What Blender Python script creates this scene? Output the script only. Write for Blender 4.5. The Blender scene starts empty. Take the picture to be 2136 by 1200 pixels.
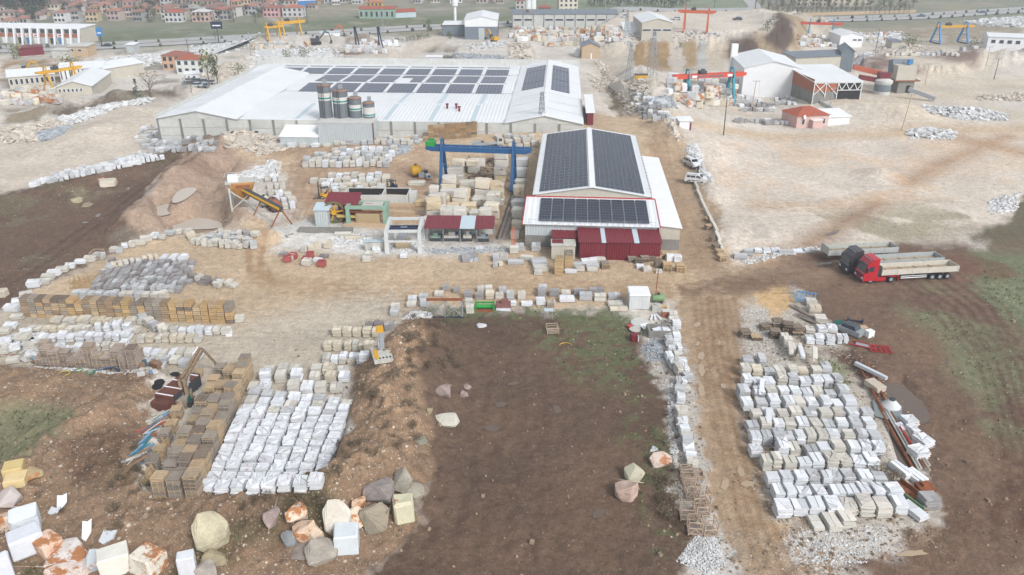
import bpy, math, random
import numpy as np
R = math.radians
random.seed(7)
scene = bpy.context.scene
COL = scene.collection
# ---------------- camera, sky, sun, exposure ----------------
H = 50.0; PITCH = R(24.9); F = 1661.0
cam = bpy.data.objects.new('camera', bpy.data.cameras.new('camera'))
COL.objects.link(cam)
cam.location = (0, 0, H); cam.rotation_euler = (math.pi/2 - PITCH, 0, 0)
cam.data.sensor_width = 36; cam.data.lens = 28; cam.data.clip_end = 12000; cam.data.clip_start = 0.5
scene.camera = cam
world = bpy.data.worlds.new('World'); scene.world = world; world.use_nodes = True
wn = world.node_tree.nodes; wl = world.node_tree.links
bg = wn['Background']; sky = wn.new('ShaderNodeTexSky'); sky.sky_type = 'NISHITA'; sky.sun_disc = False
sky.sun_elevation = R(41); sky.sun_rotation = R(180-38); sky.altitude = 1000; sky.dust_density = 4; sky.air_density = 1.0
hs = wn.new('ShaderNodeHueSaturation'); hs.inputs['Saturation'].default_value = 0.22
wl.new(sky.outputs[0], hs.inputs['Color']); wl.new(hs.outputs[0], bg.inputs[0]); bg.inputs[1].default_value = 0.125
sun = bpy.data.lights.new('sun', 'SUN'); sun.energy = 1.5; sun.angle = R(17); sun.color = (1, .975, .95)
so = bpy.data.objects.new('sun', sun); COL.objects.link(so)
so.rotation_euler = (R(50), 0, R(38))
scene.view_settings.view_transform = 'Standard'; scene.view_settings.look = 'None'
scene.view_settings.exposure = 0.95; scene.view_settings.gamma = 1; scene.view_settings.use_curve_mapping = False
# ---------------- pixel <-> ground helpers ----------------
SN, CS = math.sin(PITCH), math.cos(PITCH)
def plane(px, py, z=0.0):
    u = (px-1068)/F; v = (600-py)/F
    s = (H-z)/(SN - v*CS)
    return s*u, s*(CS+v*SN)
def toplane(x, y):
    d = y*CS + H*SN
    return 1068 + F*x/d, 600 - F*(y*SN - H*CS)/d
def proj(x, y, z):
    d = y*CS + (H-z)*SN
    return 1068 + F*x/d, 600 - F*(y*SN - (H-z)*CS)/d
def C(r, g, b, k=1.4):          # colour as seen in daylight -> surface colour
    f = lambda c: ((c/255+.055)/1.055)**2.4 if c > 10 else c/255/12.92
    return (f(r)/k, f(g)/k, f(b)/k)
# value noise in numpy
_rs = np.random.RandomState(3)
_T = _rs.rand(256, 256)
def vnoise(x, y):
    x = np.asarray(x, float); y = np.asarray(y, float)
    xi = np.floor(x).astype(int); yi = np.floor(y).astype(int)
    fx = x-xi; fy = y-yi; fx = fx*fx*(3-2*fx); fy = fy*fy*(3-2*fy)
    a = _T[xi & 255, yi & 255]; b = _T[(xi+1) & 255, yi & 255]
    c = _T[xi & 255, (yi+1) & 255]; d = _T[(xi+1) & 255, (yi+1) & 255]
    return (a*(1-fx)+b*fx)*(1-fy) + (c*(1-fx)+d*fx)*fy - .5
def fbm(x, y, o=4):
    s = 0; a = 1; f = 1
    for i in range(o):
        s = s + a*vnoise(x*f+17.3*i, y*f-9.1*i); a *= .5; f *= 2.03
    return s
# ---------------- ground ----------------
pxs = np.unique(np.concatenate([np.linspace(-3200, -420, 40), np.arange(-420, 2560, 3.6), np.linspace(2560, 5400, 40)]))
pys = np.unique(np.concatenate([-170+np.array([1.2, 2.5, 5, 9, 15, 22, 30]), np.arange(-130, 0, 5), np.arange(0, 360, 2.2), np.arange(360, 1300, 3.4), np.linspace(1300, 2600, 60)]))
NX, NY = len(pxs), len(pys)
PX, PY = np.meshgrid(pxs, pys)
GX, GY = plane(PX, PY); GX = np.clip(GX, -7000, 7000); GY = np.clip(GY, -80, 8500)
fx_, fy_ = PX.ravel(), PY.ravel(); gx, gy = GX.ravel(), GY.ravel()
nzA = fbm(gx*.12, gy*.12, 5); nzB = fbm(gx*.12+50, gy*.12+31, 5)
nzC = fbm(gx*.9+5, gy*.9, 3); nzD = fbm(gx*.03, gy*.03, 4); nzE = fbm(gx*.9-35, gy*.9+77, 3)
dep = gy*CS + H*SN
ppm = F/dep                                # pixels per metre
wx = fx_ + (nzA*3.2 + nzC*1.5)*ppm*.9; wy = fy_ + (nzB*3.2+nzE*1.5)*ppm*.4   # warped lookup
def inpoly_sd(poly, x, y):
    """signed distance (pixel units, + inside)"""
    P = np.array(poly, float); n = len(P)
    inside = np.zeros(x.shape, bool); dmin = np.full(x.shape, 1e18)
    for i in range(n):
        x1, y1 = P[i]; x2, y2 = P[(i+1) % n]
        c = ((y1 > y) != (y2 > y))
        with np.errstate(divide='ignore', invalid='ignore'):
            xi = (x2-x1)*(y-y1)/((y2-y1) if y2 != y1 else 1e-9)+x1
        inside ^= c & (x < xi)
        dx, dy = x2-x1, y2-y1; L = dx*dx+dy*dy+1e-9
        t = np.clip(((x-x1)*dx+(y-y1)*dy)/L, 0, 1)
        d = (x-x1-t*dx)**2 + (y-y1-t*dy)**2
        dmin = np.minimum(dmin, d)
    return np.where(inside, 1, -1)*np.sqrt(dmin)
def region(poly, soft=6, warp=True, m=60):
    P = np.array(poly, float)
    x, y = (wx, wy) if warp else (fx_, fy_)
    bb = (x > P[:, 0].min()-m) & (x < P[:, 0].max()+m) & (y > P[:, 1].min()-m) & (y < P[:, 1].max()+m)
    idx = np.nonzero(bb)[0]
    sd = inpoly_sd(P, x[idx], y[idx])
    return idx, np.clip(sd/soft*.5+.5, 0, 1)
def lined(pts, closed=False):
    """world distance of every ground vertex near a pixel polyline"""
    W = [plane(*p) for p in pts]
    xs = [p[0] for p in W]; ys = [p[1] for p in W]; m = 25
    idx = np.nonzero((gx > min(xs)-m) & (gx < max(xs)+m) & (gy > min(ys)-m) & (gy < max(ys)+m))[0]
    x, y = gx[idx], gy[idx]; dm = np.full(x.shape, 1e18)
    for (x1, y1), (x2, y2) in zip(W[:-1], W[1:]):
        dx, dy = x2-x1, y2-y1; L = dx*dx+dy*dy+1e-9
        t = np.clip(((x-x1)*dx+(y-y1)*dy)/L, 0, 1)
        dm = np.minimum(dm, (x-x1-t*dx)**2+(y-y1-t*dy)**2)
    return idx, np.sqrt(dm)
# --- heights
hz = np.zeros_like(gx)
def ridge(pts, w, h, nz=.35):
    i, d = lined(pts); hz[i] += h*np.exp(-(d/w)**2)*(1+nz*2*nzA[i]+nz*.7*nzC[i])
def plateau(poly, h, soft, nz=0.0):
    i, m = region(poly, soft, True, 3*soft); s = m*m*(3-2*m); hz[i] += s*h*(1+nz*nzA[i])
def cone(px, py, r, h):
    x, y = plane(px, py); d = np.hypot(gx-x, gy-y); hz[:] += h*np.clip(1-d/r, 0, 1)**1.1
ridge([(868, 735), (826, 850), (802, 940), (772, 1005)], 5.2, 3.9, .3)
ridge([(-40, 800), (120, 815), (230, 850), (300, 800)], 5, 1.4)
ridge([(60, 1010), (170, 900), (260, 985), (330, 1075), (480, 1095), (640, 1075)], 4.5, 1.9, .4)
ridge([(0, 425), (170, 385), (300, 350), (430, 316)], 5, 1.6)
ridge([(300, 470), (380, 380), (430, 335), (480, 318), (500, 312)], 6.5, 2.8)
plateau([(325, 440), (400, 380), (440, 350), (500, 350), (470, 400), (480, 470), (400, 478), (340, 470)], -2.2, 16)
ridge([(480, 400), (450, 420), (500, 450), (545, 500)], 3.5, 2.0)
plateau([(1236, 106), (1330, 112), (1560, 112), (1645, 104), (1690, 75), (1720, 60), (1600, 44), (1290, 44), (1245, 80)], 7.5, 16)
ridge([(560, 95), (640, 98), (760, 95)], 10, 4)
ridge([(1575, 62), (1620, 78), (1650, 98)], 9, 2.5)
sm_ = lambda v: np.clip(v, 0, 1)**2*(3-2*np.clip(v, 0, 1))
hz += 4.6*np.clip((fx_-350)/830, 0, 1)*sm_((1640-fx_)/300)*sm_((376-fy_)/68)*sm_((fy_-170)/60)
plateau([(1790, 128), (1850, 118), (2040, 120), (2060, 135), (2000, 156), (1900, 162), (1800, 150)], 3, 7)
plateau([(815, 118), (835, 96), (900, 92), (955, 95), (935, 128), (850, 130)], -3, 12)
ridge([(1262, 150), (1285, 215), (1300, 270)], 5, -2.5)
ridge([(1330, 160), (1345, 215), (1370, 265)], 8, 3.0)
ridge([(100, 235), (200, 212), (300, 203), (380, 192)], 6, 2.5)
ridge([(1740, 222), (1800, 236), (1870, 240)], 12, 3.0, .1)
ridge([(2090, 135), (2150, 128)], 10, 4)
ridge([(1700, 760), (1790, 770), (1850, 800)], 4, .8)
ridge([(1380, 300), (1400, 325)], 3, 1.2); ridge([(1425, 315), (1470, 345)], 5, 1.3); ridge([(1480, 375), (1495, 440), (1520, 520)], 3, .8)
for a in [(1832, 369, 6, 2.2), (195, 283, 12, 2), (250, 262, 12, 2), (270, 236, 11, 2), (130, 308, 12, 1.2), (1100, 96, 20, 2), (1560, 470, 10, .8), (1660, 470, 14, .9), (1605, 505, 11, 1.2)]:
    cone(*a)
hz += .14*nzC*np.clip((ppm-3)/10, 0, 1) + .3*nzA*np.clip((fy_-600)/200, 0, 1)*0.3
far = np.clip((gy-520)/900, 0, 1); hz += far*far*90*(1+.5*nzD)   # the land climbs to hills far behind the town
hz[np.hypot(gx, gy) < 14] = np.minimum(hz[np.hypot(gx, gy) < 14], 0)
for q in ([(300, 1042), (690, 1040), (735, 850), (760, 740), (700, 640), (480, 600), (60, 620), (0, 770), (320, 780), (385, 800)], [(1400, 640), (1560, 620), (1700, 640), (1780, 760), (1930, 1000), (1900, 1130), (1600, 1120), (1440, 1100)]):
    i, m = region(q, 9, False, 30); hz[i] *= 1-m*(1-.12)
POOLS = [([(336, 466), (360, 458), (420, 456), (455, 462), (470, 470), (450, 478), (380, 480), (345, 476)]), ([(322, 432), (345, 424), (400, 422), (420, 420), (380, 438), (330, 455)]), ([(358, 422), (370, 400), (395, 392), (412, 395), (395, 412), (372, 424)])]; PLV = []
POOLS += [[(1838, 800), (1880, 798), (1930, 850), (1940, 880), (1900, 885), (1860, 860)], [(1850, 885), (1875, 880), (1915, 985), (1900, 1010), (1872, 960)]]
for n_, q in enumerate(POOLS):
    cx_, cy_ = sum(a[0] for a in q)/len(q), sum(a[1] for a in q)/len(q); lv = 0.0
    for _ in range(5): u, v = toplane(*plane(cx_, cy_, lv)); k_ = np.argmin((fx_-u)**2+(fy_-v)**2); lv = float(hz[k_])
    lv -= .25 if n_ > 2 else .1
    q = [toplane(*plane(a[0], a[1], lv)) for a in q]; POOLS[n_] = q
    i, m = region([(cx_+(a[0]-cx_)*1.0, a[1]) for a in q], 12, False, 30); m = np.clip(m*1.6, 0, 1); hz[i] = hz[i]*(1-m)+(lv)*m; PLV.append(lv)
hz = np.minimum(hz, 128)
HZ = hz.reshape(NY, NX)
def hground(x, y):
    u, v = toplane(x, y)
    i = int(np.clip(np.searchsorted(pxs, u)-1, 0, NX-2)); j = int(np.clip(np.searchsorted(pys, v)-1, 0, NY-2))
    a = min(max((u-pxs[i])/(pxs[i+1]-pxs[i]), 0), 1); b = min(max((v-pys[j])/(pys[j+1]-pys[j]), 0), 1)
    return float((HZ[j, i]*(1-a)+HZ[j, i+1]*a)*(1-b) + (HZ[j+1, i]*(1-a)+HZ[j+1, i+1]*a)*b)
def G(px, py):
    """ground point seen at a photograph pixel, on the terrain"""
    z = 0.0
    for k in range(7):
        x, y = plane(px, py, z); z = .5*z + .5*hground(x, y)
    return x, y, hground(x, y)
ridge([(1795, 160), (1880, 166), (1990, 160)], 6, 1.5, .3)
# --- colours
col = np.zeros((len(gx), 3)); col[:] = C(216, 208, 197)
spk = np.full(len(gx), .22); wet = np.zeros(len(gx)); grs = np.zeros(len(gx))
_C0 = C
def C(r, g, b, k=1.4):      # soil palette, slightly greyed
    l = .35*r+.5*g+.15*b; q = -.1 if r > 160 else -.02; d = .985 if r > 160 else 1.02
    return _C0((r+(l-r)*q)*d, (g+(l-g)*q)*d, (b+(l-b)*q)*d, k)
def paint(poly, rgb, soft=8, s=None, a=1.0, g=None, warp=True):
    i, m = region(poly, soft, warp, 3*soft+40); m = m*a
    col[i] = col[i]*(1-m[:, None]) + np.array(C(*rgb))*m[:, None]
    if s is not None: spk[i] = spk[i]*(1-m)+s*m
    grs[i] = grs[i]*(1-m) + (g if g else 0)*m
def stripe(pts, w, rgb, a=1.0, soft=.5, s=None):
    i, d = lined(pts); m = np.clip((w/2-d+nzC[i]*.5)/soft*.5+.5, 0, 1)*a
    col[i] = col[i]*(1-m[:, None]) + np.array(C(*rgb))*m[:, None]
    if s is not None: spk[i] = spk[i]*(1-m)+s*m
    grs[i] *= (1-m)
def patch(poly, rgb, thr=0.0, a=.8, s=None, g=None, soft=20, k=6, nz=None):
    """broken patches: region times noise"""
    i, m = region(poly, soft, True, 3*soft+40); n = (nzB if nz is None else nz)[i]
    m = m*np.clip((n-thr)*k, 0, 1)*a
    col[i] = col[i]*(1-m[:, None]) + np.array(C(*rgb))*m[:, None]
    if s is not None: spk[i] = spk[i]*(1-m)+s*m
    if g: grs[i] = grs[i]*(1-m) + g*m
W_ = 5400; L_ = -3200
# far
paint([(L_, -180), (W_, -180), (W_, 10), (2136, 60), (1700, 62), (1300, 60), (900, 72), (600, 95), (300, 100), (0, 112), (L_, 150)], (142, 144, 128), 6, .12, 1, .5)
patch([(L_, -180), (W_, -180), (W_, 10), (0, 100)], (168, 160, 142), .0, .8, .15, None, 20, 4, nzD)
patch([(190, 90), (230, 68), (700, 35), (1060, 30), (1300, 30), (1300, 45), (900, 55), (500, 82)], (118, 126, 100), -.3, .9, .1, .6, 6)
paint([(1060, 18), (1290, 22), (1520, 22), (1560, 10), (1560, -20), (1060, -20)], (140, 150, 125), 5, .1, 1, .6)
patch([(0, 0), (540, 0), (1060, -10), (1060, 20), (560, 45), (200, 60), (0, 60)], (172, 164, 152), -.1, .8, .2, None, 6)
patch([(L_, 60), (0, 78), (0, 55), (560, 40), (520, 60), (200, 65)], (130, 135, 112), -.2, .8)
for p in [[(1430, 120), (1560, 110), (1600, 60), (1690, 70), (1650, 140)], ]: paint(p, (168, 150, 125), 8, .35)
paint([(1560, 72), (1600, 60), (1650, 95), (1640, 118), (1600, 110)], (98, 82, 72), 5, .1)
paint([(1690, 68), (1800, 62), (2136, 35), (2136, 130), (2070, 100), (1960, 95), (1900, 100), (1820, 85)], (165, 152, 132), 6, .3)
patch([(1690, 55), (2136, 40), (2136, 115), (1960, 110), (1820, 95)], (128, 124, 104), .0, .7, .2, .4)
paint([(1240, 108), (1300, 106), (1320, 150), (1236, 148)], (200, 190, 175), 4, .6)
for (a, b, rgb) in [(1318, 1350, (168, 142, 108)), (1352, 1395, (160, 134, 100)), (1398, 1425, (205, 196, 184)), (1425, 1450, (172, 150, 118)), (1452, 1470, (190, 190, 186)), (1475, 1505, (208, 196, 178)), (1285, 1318, (206, 198, 184))]:
    paint([(a, 108), (b, 108), (b+8, 150), (a+2, 150)], rgb, 3, .15)
paint([(1245, 92), (1240, 58), (1300, 52), (1700, 52), (1620, 70), (1600, 100), (1500, 106), (1260, 107)], (222, 213, 200), 5, .15)
paint([(1515, 108), (1570, 104), (1600, 128), (1530, 134)], (96, 80, 72), 4, .1)
paint([(813, 118), (835, 96), (900, 91), (955, 95), (935, 130), (850, 132)], (122, 112, 98), 4, .35)
paint([(560, 88), (740, 86), (800, 100), (740, 140), (560, 132)], (196, 188, 176), 6, .5)
paint([(690, 110), (700, 95), (780, 92), (740, 120)], (140, 122, 106), 5, .1); patch([(600, 112), (760, 112), (740, 140), (600, 134)], (150, 128, 108), -.1, .8)
paint([(0, 128), (190, 118), (195, 130), (160, 150), (0, 170)], (168, 140, 108), 5, .1)
paint([(0, 170), (60, 150), (150, 148), (150, 165), (0, 185)], (136, 116, 92), 5, .2)
paint([(1782, 136), (1840, 118), (2040, 118), (2066, 140), (2010, 160), (1900, 168), (1800, 158)], (142, 122, 112), 4, .3)
patch([(1790, 130), (2050, 120), (2050, 145), (1800, 150)], (150, 116, 104), .05, .7, .1)
paint([(0, 225), (100, 228), (100, 250), (60, 300), (0, 300)], (150, 138, 118), 8, .4)
paint([(100, 238), (220, 208), (390, 190), (380, 202), (230, 225), (110, 262)], (112, 100, 86), 5, .3)
patch([(200, 95), (560, 75), (560, 110), (330, 150), (200, 150)], (128, 124, 104), .0, .8, .4)
patch([(1240, 150), (1340, 160), (1370, 275), (1280, 270)], (128, 118, 92), -.05, .8, .8, .3)
paint([(1262, 180), (1280, 185), (1302, 272), (1282, 272)], (110, 96, 76), 5, .4)
paint([(1810, 120), (2136, 165), (2136, 190), (1960, 178)], (214, 203, 186), 5, .1)
patch([(0, 110), (560, 100), (1060, 60), (1060, 135), (560, 140), (320, 215), (0, 300)], (226, 222, 216), .0, .8, .7, None, 20, 5)
patch([(0, 110), (560, 100), (560, 140), (320, 215), (0, 300)], (140, 136, 118), .12, .8, .5, .3, 20, 5, nzA)
patch([(940, 90), (1240, 90), (1240, 140), (940, 135)], (226, 220, 212), -.1, .7, .8, None, 20, 5)
patch([(1640, 70), (2136, 60), (2136, 190), (1660, 140)], (220, 212, 200), .05, .75, .7, None, 20, 5)
patch([(1700, 180), (2136, 190), (2136, 275), (1720, 250)], (216, 196, 166), -.1, .6, .1, None, 30, 3, nzD)
# left pale lot
paint([(L_, 250), (60, 300), (150, 262), (240, 232), (330, 215), (345, 300), (470, 305), (300, 345), (160, 380), (60, 400), (0, 418), (L_, 460)], (217, 206, 192), 6, .1)
# dark field left
paint([(L_, 440), (0, 410), (100, 388), (200, 365), (300, 340), (390, 318), (480, 305), (440, 340), (360, 372), (300, 410), (270, 470), (320, 500), (200, 540), (70, 600), (20, 640), (-60, 720), (L_, 900)], (112, 92, 78), 9, .2)
patch([(L_, 420), (0, 405), (300, 335), (460, 300), (440, 325), (270, 370), (100, 420), (0, 450)], (112, 104, 84), -.1, .8, .5, .5)
patch([(0, 460), (60, 440), (160, 470), (130, 540), (0, 560)], (126, 118, 96), .0, .7, .6, .5)
patch([(140, 385), (240, 360), (270, 390), (150, 425)], (150, 142, 116), .0, .7, .6, .4)
patch([(190, 480), (330, 450), (340, 490), (240, 510)], (150, 144, 132), .0, .7, .5)
# quarry pit
paint([(285, 500), (262, 470), (300, 415), (360, 370), (420, 330), (520, 300), (600, 292), (600, 330), (545, 345), (500, 380), (480, 420), (560, 490), (500, 485), (400, 485), (340, 495)], (178, 156, 138), 8, .35)
patch([(300, 420), (400, 330), (560, 300), (540, 340), (420, 400), (330, 480)], (150, 126, 108), .05, .8, .3, None, 20, 4)
# central yard
paint([(470, 318), (620, 285), (900, 285), (1110, 268), (1330, 270), (1420, 330), (1500, 470), (1640, 530), (1660, 600), (1440, 612), (1360, 640), (850, 640), (640, 790), (520, 740), (380, 790), (-20, 700), (60, 610), (200, 540), (330, 498), (480, 490), (560, 480), (620, 440), (600, 360), (520, 340)], (205, 184, 158), 8, .06)
patch([(560, 330), (640, 290), (900, 290), (900, 460), (620, 480)], (178, 152, 130), -.25, .75, .1, None, 30, 4)
patch([(930, 540), (1440, 560), (1700, 600), (1400, 620), (900, 600)], (190, 166, 138), -.1, .6)
paint([(820, 640), (860, 650), (770, 720), (720, 770), (520, 850), (400, 760), (480, 670), (620, 640), (760, 610), (850, 600)], (202, 192, 176), 26, .06)
paint([(-60, 690), (60, 630), (200, 640), (480, 680), (480, 770), (380, 800), (60, 770), (-60, 760)], (198, 188, 172), 14, .12)
paint([(560, 525), (620, 450), (700, 462), (1040, 500), (1080, 520), (900, 532), (760, 538)], (220, 217, 211), 8, .05)
paint([(622, 524), (672, 484), (790, 494), (765, 532)], (228, 226, 222), 5, .02)
paint([(560, 490), (600, 462), (665, 462), (660, 480), (600, 505)], (222, 220, 215), 5, .02)
patch([(900, 470), (1040, 330), (1080, 340), (1050, 500), (900, 500)], (140, 116, 96), -.5, .75, .1, None, 12, 6)
paint([(1330, 275), (1420, 290), (1400, 330), (1470, 360), (1500, 470), (1530, 560), (1640, 600), (1440, 610), (1420, 480), (1345, 330)], (186, 164, 140), 8, .06)
# right pale field
paint([(1395, 292), (1500, 282), (2136, 268), (W_, 200), (W_, 400), (2136, 400), (2120, 440), (2010, 500), (1880, 516), (1640, 520), (1530, 545), (1470, 370), (1430, 340)], (222, 211, 198), 8, .3)
patch([(1500, 290), (2136, 280), (2136, 330), (1900, 400), (1550, 430)], (216, 188, 156), .0, .55, .05, None, 30, 3, nzD)
patch([(1500, 290), (2136, 280), (2136, 420), (1900, 420), (1500, 440)], (226, 204, 180), .02, .7, .05, None, 30, 4)
patch([(1700, 450), (2000, 430), (2060, 470), (1900, 520), (1700, 520)], (150, 142, 116), .1, .7, .4, .3, 20, 6)
stripe([(1600, 570), (1690, 515), (1780, 455), (1830, 425)], 4.5, (160, 134, 110), .85, 2, .1)
stripe([(1890, 382), (1960, 345), (2020, 318), (2100, 285)], 5, (186, 158, 132), .8, 2, .1)
stripe([(1330, 285), (1700, 285), (2136, 268), (2500, 255)], 8, (212, 190, 162), .8, 3, .05)
stripe([(2136, 320), (2060, 300), (1960, 280)], 8, (186, 158, 130), .7, 3, .05)
paint([(2136, 400), (W_, 400), (W_, 560), (2136, 520), (2010, 520), (2000, 500), (2090, 460)], (112, 104, 86), 8, .12, 1, .4)
# right dark field
paint([(1500, 610), (1640, 540), (1700, 520), (2010, 510), (2136, 505), (W_, 500), (W_, 2600), (1700, 2600), (1700, 1200), (1860, 1100), (1960, 1090), (1900, 900), (1800, 780), (1700, 640), (1640, 600)], (120, 99, 84), 10, .08)
patch([(1700, 540), (2136, 540), (2136, 1100), (1960, 1000)], (134, 110, 92), .05, .6)
paint([(1998, 522), (W_, 500), (W_, 800), (2136, 700), (2060, 620)], (126, 130, 106), 12, .2, 1, .8)
patch([(1860, 620), (1960, 600), (2136, 720), (2200, 1000), (2060, 900), (1960, 700)], (128, 132, 106), -.05, .8, .2, .7, 30)
patch([(1850, 560), (2136, 520), (2136, 620), (2000, 620)], (122, 90, 76), .1, .8)
patch([(1880, 1100), (2136, 1040), (2136, 1200), (1880, 1220)], (164, 146, 126), -.1, .8, .6)
patch([(1700, 1100), (2136, 1060), (2136, 1250), (1700, 1250)], (112, 100, 76), .15, .8, .3, .5)
paint([(1990, 508), (2045, 508), (2040, 522), (2010, 524)], (215, 208, 200), 8, .8, .7)
stripe([(1640, 560), (1800, 520), (1990, 510)], 2.2, (104, 80, 68), .6, 1.5)
paint([(1480, 565), (1640, 545), (1760, 560), (1700, 600), (1600, 620), (1500, 615)], (150, 128, 108), 14, .1, .9)
# lower left brown
paint([(L_, 700), (-40, 760), (70, 772), (270, 782), (340, 800), (320, 860), (300, 920), (285, 1000), (300, 1040), (420, 1045), (680, 1035), (705, 960), (720, 870), (780, 760), (850, 650), (900, 640), (960, 660), (940, 760), (950, 900), (880, 1040), (860, 1130), (760, 1200), (760, 2600), (L_, 2600)], (146, 122, 100), 8, .38)
patch([(0, 780), (300, 790), (290, 1000), (690, 1050), (700, 1200), (0, 1200)], (112, 90, 74), .02, .8, .3)
patch([(720, 700), (930, 660), (900, 1000), (760, 1040)], (160, 132, 104), .0, .7, .6)
paint([(-400, 850), (60, 845), (150, 870), (120, 930), (60, 985), (-400, 1000)], (138, 136, 110), 16, .12, .9, .9)
patch([(0, 1050), (250, 1050), (400, 1150), (520, 1200), (0, 1250)], (96, 92, 66), .0, .8, .3, .8)
patch([(380, 1040), (700, 1040), (760, 1200), (400, 1200)], (104, 92, 70), .08, .8, .4, .6)
# central dark field
paint([(905, 668), (980, 650), (1130, 648), (1290, 655), (1330, 700), (1370, 760), (1395, 850), (1400, 980), (1420, 1100), (1400, 1200), (1500, 2600), (700, 2600), (760, 1200), (850, 1130), (880, 1050), (900, 900), (880, 800)], (106, 88, 75), 12, .05)
patch([(900, 700), (1300, 700), (1400, 1200), (800, 1200)], (116, 95, 80), .05, .6, .05)
patch([(905, 640), (1290, 640), (1330, 680), (1350, 700), (1290, 690), (1150, 670), (990, 668), (930, 690)], (106, 114, 82), -.18, .75, .25, 1, 10, 5, nzC+nzB*.6)
patch([(1100, 690), (1290, 640), (1390, 740), (1390, 830), (1200, 800), (1130, 730)], (106, 112, 84), -.06, .75, .25, 1, 26, 4, nzE+nzB*.8)
patch([(1300, 760), (1395, 760), (1420, 1150), (1360, 1150), (1310, 900)], (104, 106, 78), .0, .75, .35, .9, 18, 4, nzC+nzB*.6)
# near track
paint([(1400, 610), (1560, 600), (1620, 640), (1560, 700), (1550, 900), (1600, 1020), (1640, 1110), (1660, 1200), (1720, 2600), (1450, 2600), (1510, 1200), (1480, 1080), (1450, 900), (1430, 760), (1410, 680)], (180, 158, 134), 8, .08)
paint([(1385, 660), (1420, 660), (1440, 760), (1455, 900), (1470, 1060), (1440, 1110), (1400, 1060), (1385, 900), (1370, 780)], (196, 190, 182), 7, .7)
paint([(1455, 1115), (1500, 1110), (1530, 1180), (1560, 1240), (1420, 1240), (1405, 1165)], (204, 200, 195), 7, .9)
paint([(1500, 1100), (1620, 1110), (1640, 1200), (1640, 1260), (1540, 1240), (1520, 1180)], (176, 158, 138), 12, .3, .8)
# right yard base
paint([(1530, 620), (1660, 600), (1720, 680), (1760, 740), (1770, 780), (1850, 880), (1900, 1010), (1910, 1090), (1860, 1130), (1740, 1190), (1650, 1170), (1600, 1040), (1560, 940), (1540, 800), (1545, 700)], (196, 188, 177), 8, .6)
paint([(1560, 605), (1630, 602), (1650, 640), (1610, 665), (1580, 640)], (214, 184, 142), 6, .05)
paint([(1600, 1085), (1650, 1085), (1660, 1110), (1620, 1120)], (196, 166, 128), 6, .05, .8)
patch([(1640, 1100), (1900, 1090), (1880, 1200), (1640, 1220)], (206, 200, 192), -.3, .8, .9, None, 24)
paint([(1715, 735), (1790, 740), (1850, 790), (1880, 860), (1840, 860), (1770, 780)], (104, 80, 66), 8, .5)
paint([(1700, 750), (1745, 760), (1770, 800), (1740, 815), (1715, 790)], (118, 122, 84), 8, .3, .8, .9)
# bright apron under far stock yards
patch([(1370, 150), (1660, 150), (1740, 260), (1370, 270)], (214, 206, 194), -.4, .8, .05)
stripe([(1300, 258), (1420, 200), (1500, 235), (1640, 262)], 5, (206, 190, 166), .5, 3)
stripe([(2136, 180), (2040, 170), (1960, 172), (1860, 200)], 7, (220, 208, 190), .8, 3)
stripe([(2060, 108), (2060, 140), (2040, 165), (1960, 178)], 6, (218, 208, 192), .9, 2)
stripe([(960, 50), (930, 75), (880, 92), (800, 115), (760, 130)], 9, (216, 206, 192), .9, 2)
stripe([(0, 5), (120, 20), (170, 40), (150, 60)], 5, (190, 184, 176), .8, 2); stripe([(1100, 16), (800, 22), (600, 14)], 4, (196, 188, 176), .7, 2)
stripe([(480, 10), (540, 25), (600, 55)], 4, (196, 188, 176), .8, 2)
# tyre tracks
def tracks(pts, rgb, w=.35, gap=1.9, a=.5):
    W = [np.array(plane(*p)) for p in pts]
    for s in (-1, 1):
        out = []
        for k, p in enumerate(W):
            q = W[min(k+1, len(W)-1)]-W[max(k-1, 0)]; q = q/(np.linalg.norm(q)+1e-9)
            out.append(toplane(*(p+np.array([-q[1], q[0]])*s*gap/2)))
        stripe(out, w, rgb, a, .35)
for o in (-26, -8, 14, 34, 52):
    tracks([(1660+o*1.3, 1230), (1600+o*1.1, 1100), (1540+o, 900), (1495+o*.8, 740), (1480+o*.7, 620)], (146, 120, 94), .4, 1.9, .8)
for k in range(7):
    c = 6*k
    tracks([(560-c, 480+c), (530, 540+c), (560, 575+c*.7), (680, 590+c*.8), (800, 588+c), (1100, 590+c), (1400, 596+c*.5)], (172, 144, 114), .28, 1.8, .5)
for k in range(6):
    tracks([(1700, 560+k*9), (1600, 575+k*6), (1480, 590+k*4), (1420, 600+k*2)], (130, 106, 86), .4, 1.9, .7)
for k in range(6):
    tracks([(1820+k*30, 560), (1950+k*26, 640), (2060+k*20, 760), (2120+k*20, 950), (2100, 1100)], (96, 74, 62), .45, 2, .7)
for k in range(5):
    tracks([(560+k*14, 310), (620+k*12, 345), (610+k*16, 400), (600+k*10, 460)], (156, 130, 108), .4, 2, .5)
    tracks([(640+k*8, 340+k*3), (860, 345+k*4), (900, 360+k*10), (860, 400+k*8), (780, 410+k*5)], (160, 134, 112), .4, 2, .45)
    tracks([(1560, 420+k*5), (1700, 425+k*4), (1900, 395+k*5)], (206, 176, 144), .5, 2, .5)
    tracks([(1345+k*8, 330), (1380+k*9, 420), (1450+k*9, 560)], (158, 132, 106), .35, 1.9, .5)
    tracks([(2136, 1010+k*18), (2000, 1070+k*14), (1900, 1130+k*16)], (110, 88, 72), .4, 2, .5)
    tracks([(900+k*60, 1200), (960+k*50, 1000), (1000+k*40, 800)], (84, 68, 58), .35, 2, .22)
tracks([(60, 560), (150, 500), (260, 440), (350, 380), (430, 335)], (84, 66, 58), .6, 2.2, .7); tracks([(0, 600), (130, 520), (260, 420), (340, 375)], (86, 68, 60), .5, 2.2, .6)
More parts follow.
